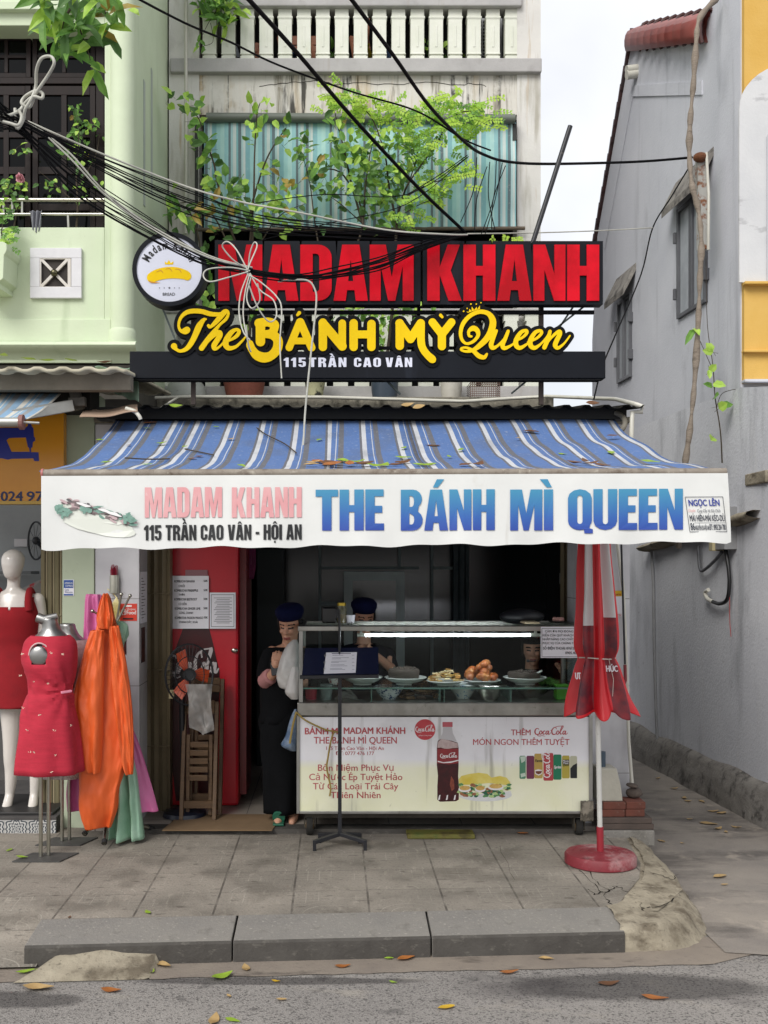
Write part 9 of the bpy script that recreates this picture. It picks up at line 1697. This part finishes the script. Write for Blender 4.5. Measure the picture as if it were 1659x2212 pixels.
for i, (q, z, L_, kd, lb) in enumerate([(g6(45, 635), -.12, .075, 'green', 'green leaf lying on the ramp left of the kerb end'), (g6(108, 688), -.126, .09, 'green', 'pointed green leaf in the gutter before the mortar wedge'), (g6(174, 678), -.126, .07, 'green', 'small green leaf against the mortar wedge'), (g6(165, 757), -.13, .15, 'tan', 'large tan leaf on the road below the mortar wedge'), (g6(480, 765), -.13, .10, 'orange', 'orange-brown leaf on the road near the wedge toe'), (g6(703, 657), -.126, .11, 'tan', 'curled tan leaf against the kerb beside the mortar wedge'), (g6(638, 665), -.126, .06, 'green', 'green leaf tucked at the wedge edge, upper one'), (g6(655, 684), -.126, .06, 'green', 'green leaf tucked at the wedge edge, lower one'), (g6(960, 705), -.126, .12, 'green', 'big bright green leaf in the damp gutter'), (g6(1062, 668), -.126, .09, 'tan', 'pale tan leaf in the gutter past the kerb joint'), (g6(1192, 725), -.13, .045, 'yellow', 'small yellow leaf at the road edge under the middle kerb stone'), (g6(990, 790), -.13, .04, 'tan', 'tiny tan leaf on the road below the damp patch'), (g6(1215, 805), -.13, .05, 'tan', 'small tan leaf on the road in the middle'), (g6(1480, 660), -.126, .08, 'orange', 'rolled reddish leaf in the gutter under the second kerb stone'), (g6(925, 893), -.13, .12, 'tan', 'large tan leaf at the bottom edge of the road'), (g6(1005, 893), -.13, .08, 'green', 'green leaf beside the large tan one at the road bottom'), (g6(640, 428), .001, .06, 'green', 'dark green leaf on the paving by the kerb'), (g6(300, 448), .001, .035, 'brown', 'brown scrap of leaf at the corner of the first kerb stone'), (g6(40, 158), .001, .07, 'green', 'green leaf on the paving by the patterned tiles'), (g6(95, 190), .01, .09, 'green', 'green leaf on the torso stand base'), (g6(520, 128), .001, .05, 'tan', 'tan leaf under the mint raincoat'),
     (g7(95, 628), -.126, .10, 'orange', 'curled orange leaf against the middle kerb stone'), (g7(20, 627), -.126, .05, 'green', 'small green leaf next to the curled orange one'), (g7(540, 685), -.126, .10, 'orange', 'flat orange leaf at the gutter edge under the last kerb stone'), (g7(700, 628), -.126, .075, 'tan', 'tan crumpled leaf under the kerb hole'), (g7(40, 730), -.13, .045, 'green', 'yellowish green leaf scrap on the road'), (g7(268, 840), -.13, .085, 'yellow', 'bright yellow leaf alone on the road'), (g7(970, 735), -.13, .11, 'brown', 'flat brown leaf on the dark damp road patch'), (g7(1170, 797), -.13, .12, 'orange', 'long orange-brown leaf low on the road by the alley'), (g7(1450, 273), -.122, .11, 'tan', 'wide tan leaf on the alley mouth'), (g7(1470, 308), -.122, .05, 'tan', 'small tan leaf right below the wide one in the alley'), (g7(1198, 118), -.122, .07, 'tan', 'tan leaf by the step at the alley edge'), (g7(595, 87), .001, .09, 'orange', 'orange-brown leaf on the paving before the cart caster'), (g7(195, 105), .001, .14, 'brown', 'big crumpled brown leaf under the front of the cart'), (g7(250, 42), .001, .05, 'tan', 'pale leaf scrap in the dark under the cart'), (g7(460, 55), .001, .04, 'tan', 'tiny pale scrap in the dark under the cart near the caster'), (g7(945, 100), .08, .05, 'brown', 'dark leaf on the parasol base by the sleeve')]+
     [(g5(x, y), -.122, l_, 'tan', 'dry tan leaf on the alley floor along the grey wall') for x, y, l_ in ((820, 1508, .09), (880, 1565, .09), (902, 1585, .07), (985, 1586, .09), (1050, 1645, .10), (1102, 1656, .1), (1025, 1718, .14), (910, 1693, .05), (870, 1836, .04), (1085, 1748, .09), (720, 1447, .07), (1190, 1740, .08), (600, 1312, .1), (580, 1300, .08), (1130, 1770, .05))]): fallen(G(*q, z), L_, kd, lb, GR, 100+i)
def awn_at(x, y):
    lo, hi = 0, 1
    for _ in range(30):
        m = (lo+hi)/2; Y = AY0+(AY1-AY0)*m; z = AZ0+(AZ1-AZ0)*m-.085*math.sin(math.pi*m); yy = VY-(z-CAM)*FPX/Y
        lo, hi = (m, hi) if yy < y else (lo, m)
    return P(x, y, Y)+Vector((0, 0, .008))
AN = Vector((0, -.28, .96)).normalized(); GA = 'fallen leaves on the awning'; rga = random.Random(19)
rest = [(x+rga.uniform(-10, 10), rga.uniform(1000, 1011), rga.choice(['brown', 'brown', 'orange', 'green', 'tan']), rga.uniform(.08, .14)) for x in (668, 682, 695, 707, 718, 730, 742, 757, 770, 785, 800, 815, 830, 848, 880, 905, 925, 1010, 1030, 1240, 1262, 1280, 1300, 1395)]
for i, (x, y, kd, L_) in enumerate([(322, 917, 'orange', .1), (319, 914, 'brown', .06), (318, 929, 'green', .05), (216, 955, 'green', .06), (348, 962, 'green', .08), (278, 966, 'brown', .04), (466, 926, 'green', .05), (498, 953, 'tan', .06), (400, 969, 'green', .05), (230, 1004, 'green', .07), (317, 1008, 'green', .06), (522, 1011, 'green', .08), (415, 995, 'brown', .06), (430, 991, 'brown', .05), (690, 954, 'green', .07), (1146, 936, 'brown', .11), (1325, 945, 'brown', .09), (935, 967, 'brown', .09), (995, 976, 'green', .08), (872, 972, 'green', .06), (870, 993, 'green', .1), (970, 991, 'green', .06), (1215, 985, 'green', .06), (1320, 982, 'green', .09), (1118, 950, 'tan', .04)]+rest):
    if y > 1011: continue
    where = 'caught along the front bar of the striped awning' if y > 996 else 'lying part way up the striped awning'
    fallen(awn_at(x, y), L_, kd, {'green': 'yellow-green', 'tan': 'pale tan', 'brown': 'curled brown', 'orange': 'orange-brown', 'yellow': 'yellow'}[kd]+' leaf '+where, GA, 300+i, AN)
for i, (pts, lb) in enumerate((([(270, 996), (320, 999), (367, 998)], 'dark twig lying straight on the awning near its green house end'), ([(555, 930), (575, 945), (615, 965), (640, 985)], 'thin crooked twig on the middle of the awning'), ([(400, 977), (440, 985), (462, 990)], 'short twig on the awning by two brown leaves'))): mb = MB(); mb.tube([awn_at(*q)+Vector((0, 0, .01)) for q in smooth_path(pts, 4)], .004, 5); mb.build('twig', TWIG, label=lb, cat='twig')
for i, (x, y, kd, lb) in enumerate(((28, 782, 'green', 'green leaf on the tailor shop roofing sheet, nearest its end'), (80, 790, 'green', 'green leaf lodged in the tailor shop roofing sheet'), (120, 793, 'green', 'green leaf on the sheet ridge by the conduit'), (170, 792, 'green', 'leaf on the tailor roofing sheet beside the mint tarpaulin'), (240, 797, 'brown', 'brown leaf at the mint tarpaulin edge'))): fallen(P(x, y, 7.2)+Vector((0, -.2, .0)), .11, kd, lb, 'fallen leaves on the tailor shop roof', 500+i)
for i, (x, y, kd, lb) in enumerate(((380, 878, 'green', 'green leaf on the dark sheet by the terracotta pot'), (905, 880, 'tan', 'shrivelled tan leaf hanging at the dark sheet edge'), (880, 876, 'tan', 'dry tufted leaf on the dark sheet above the stripes'), (1280, 872, 'brown', 'reddish curled leaf at the far end of the dark sheet'))): fallen(P(x, y, 7.03), .09, kd, lb, 'fallen leaves on the dark roofing sheet', 520+i, Vector((0, -.7, .7)))
mb = MB(); a = G(950, 1806, .02)
mb.box(PX(880, a.y), PX(1026, a.y), a.y, a.y+.22, .004, .03); mb.box(PX(880, a.y), PX(1026, a.y), a.y-.012, a.y-.001, .004, .022); mb.build('tray', pm('green_tray', '#4c5a26', '#7a6a2c', 9, .7, layers=[('#23261a', (9, 9, 9), .5, .64, .7)]), label='grimy green and yellow flat tray pushed under the cart', cat='tray', bevel=.004)
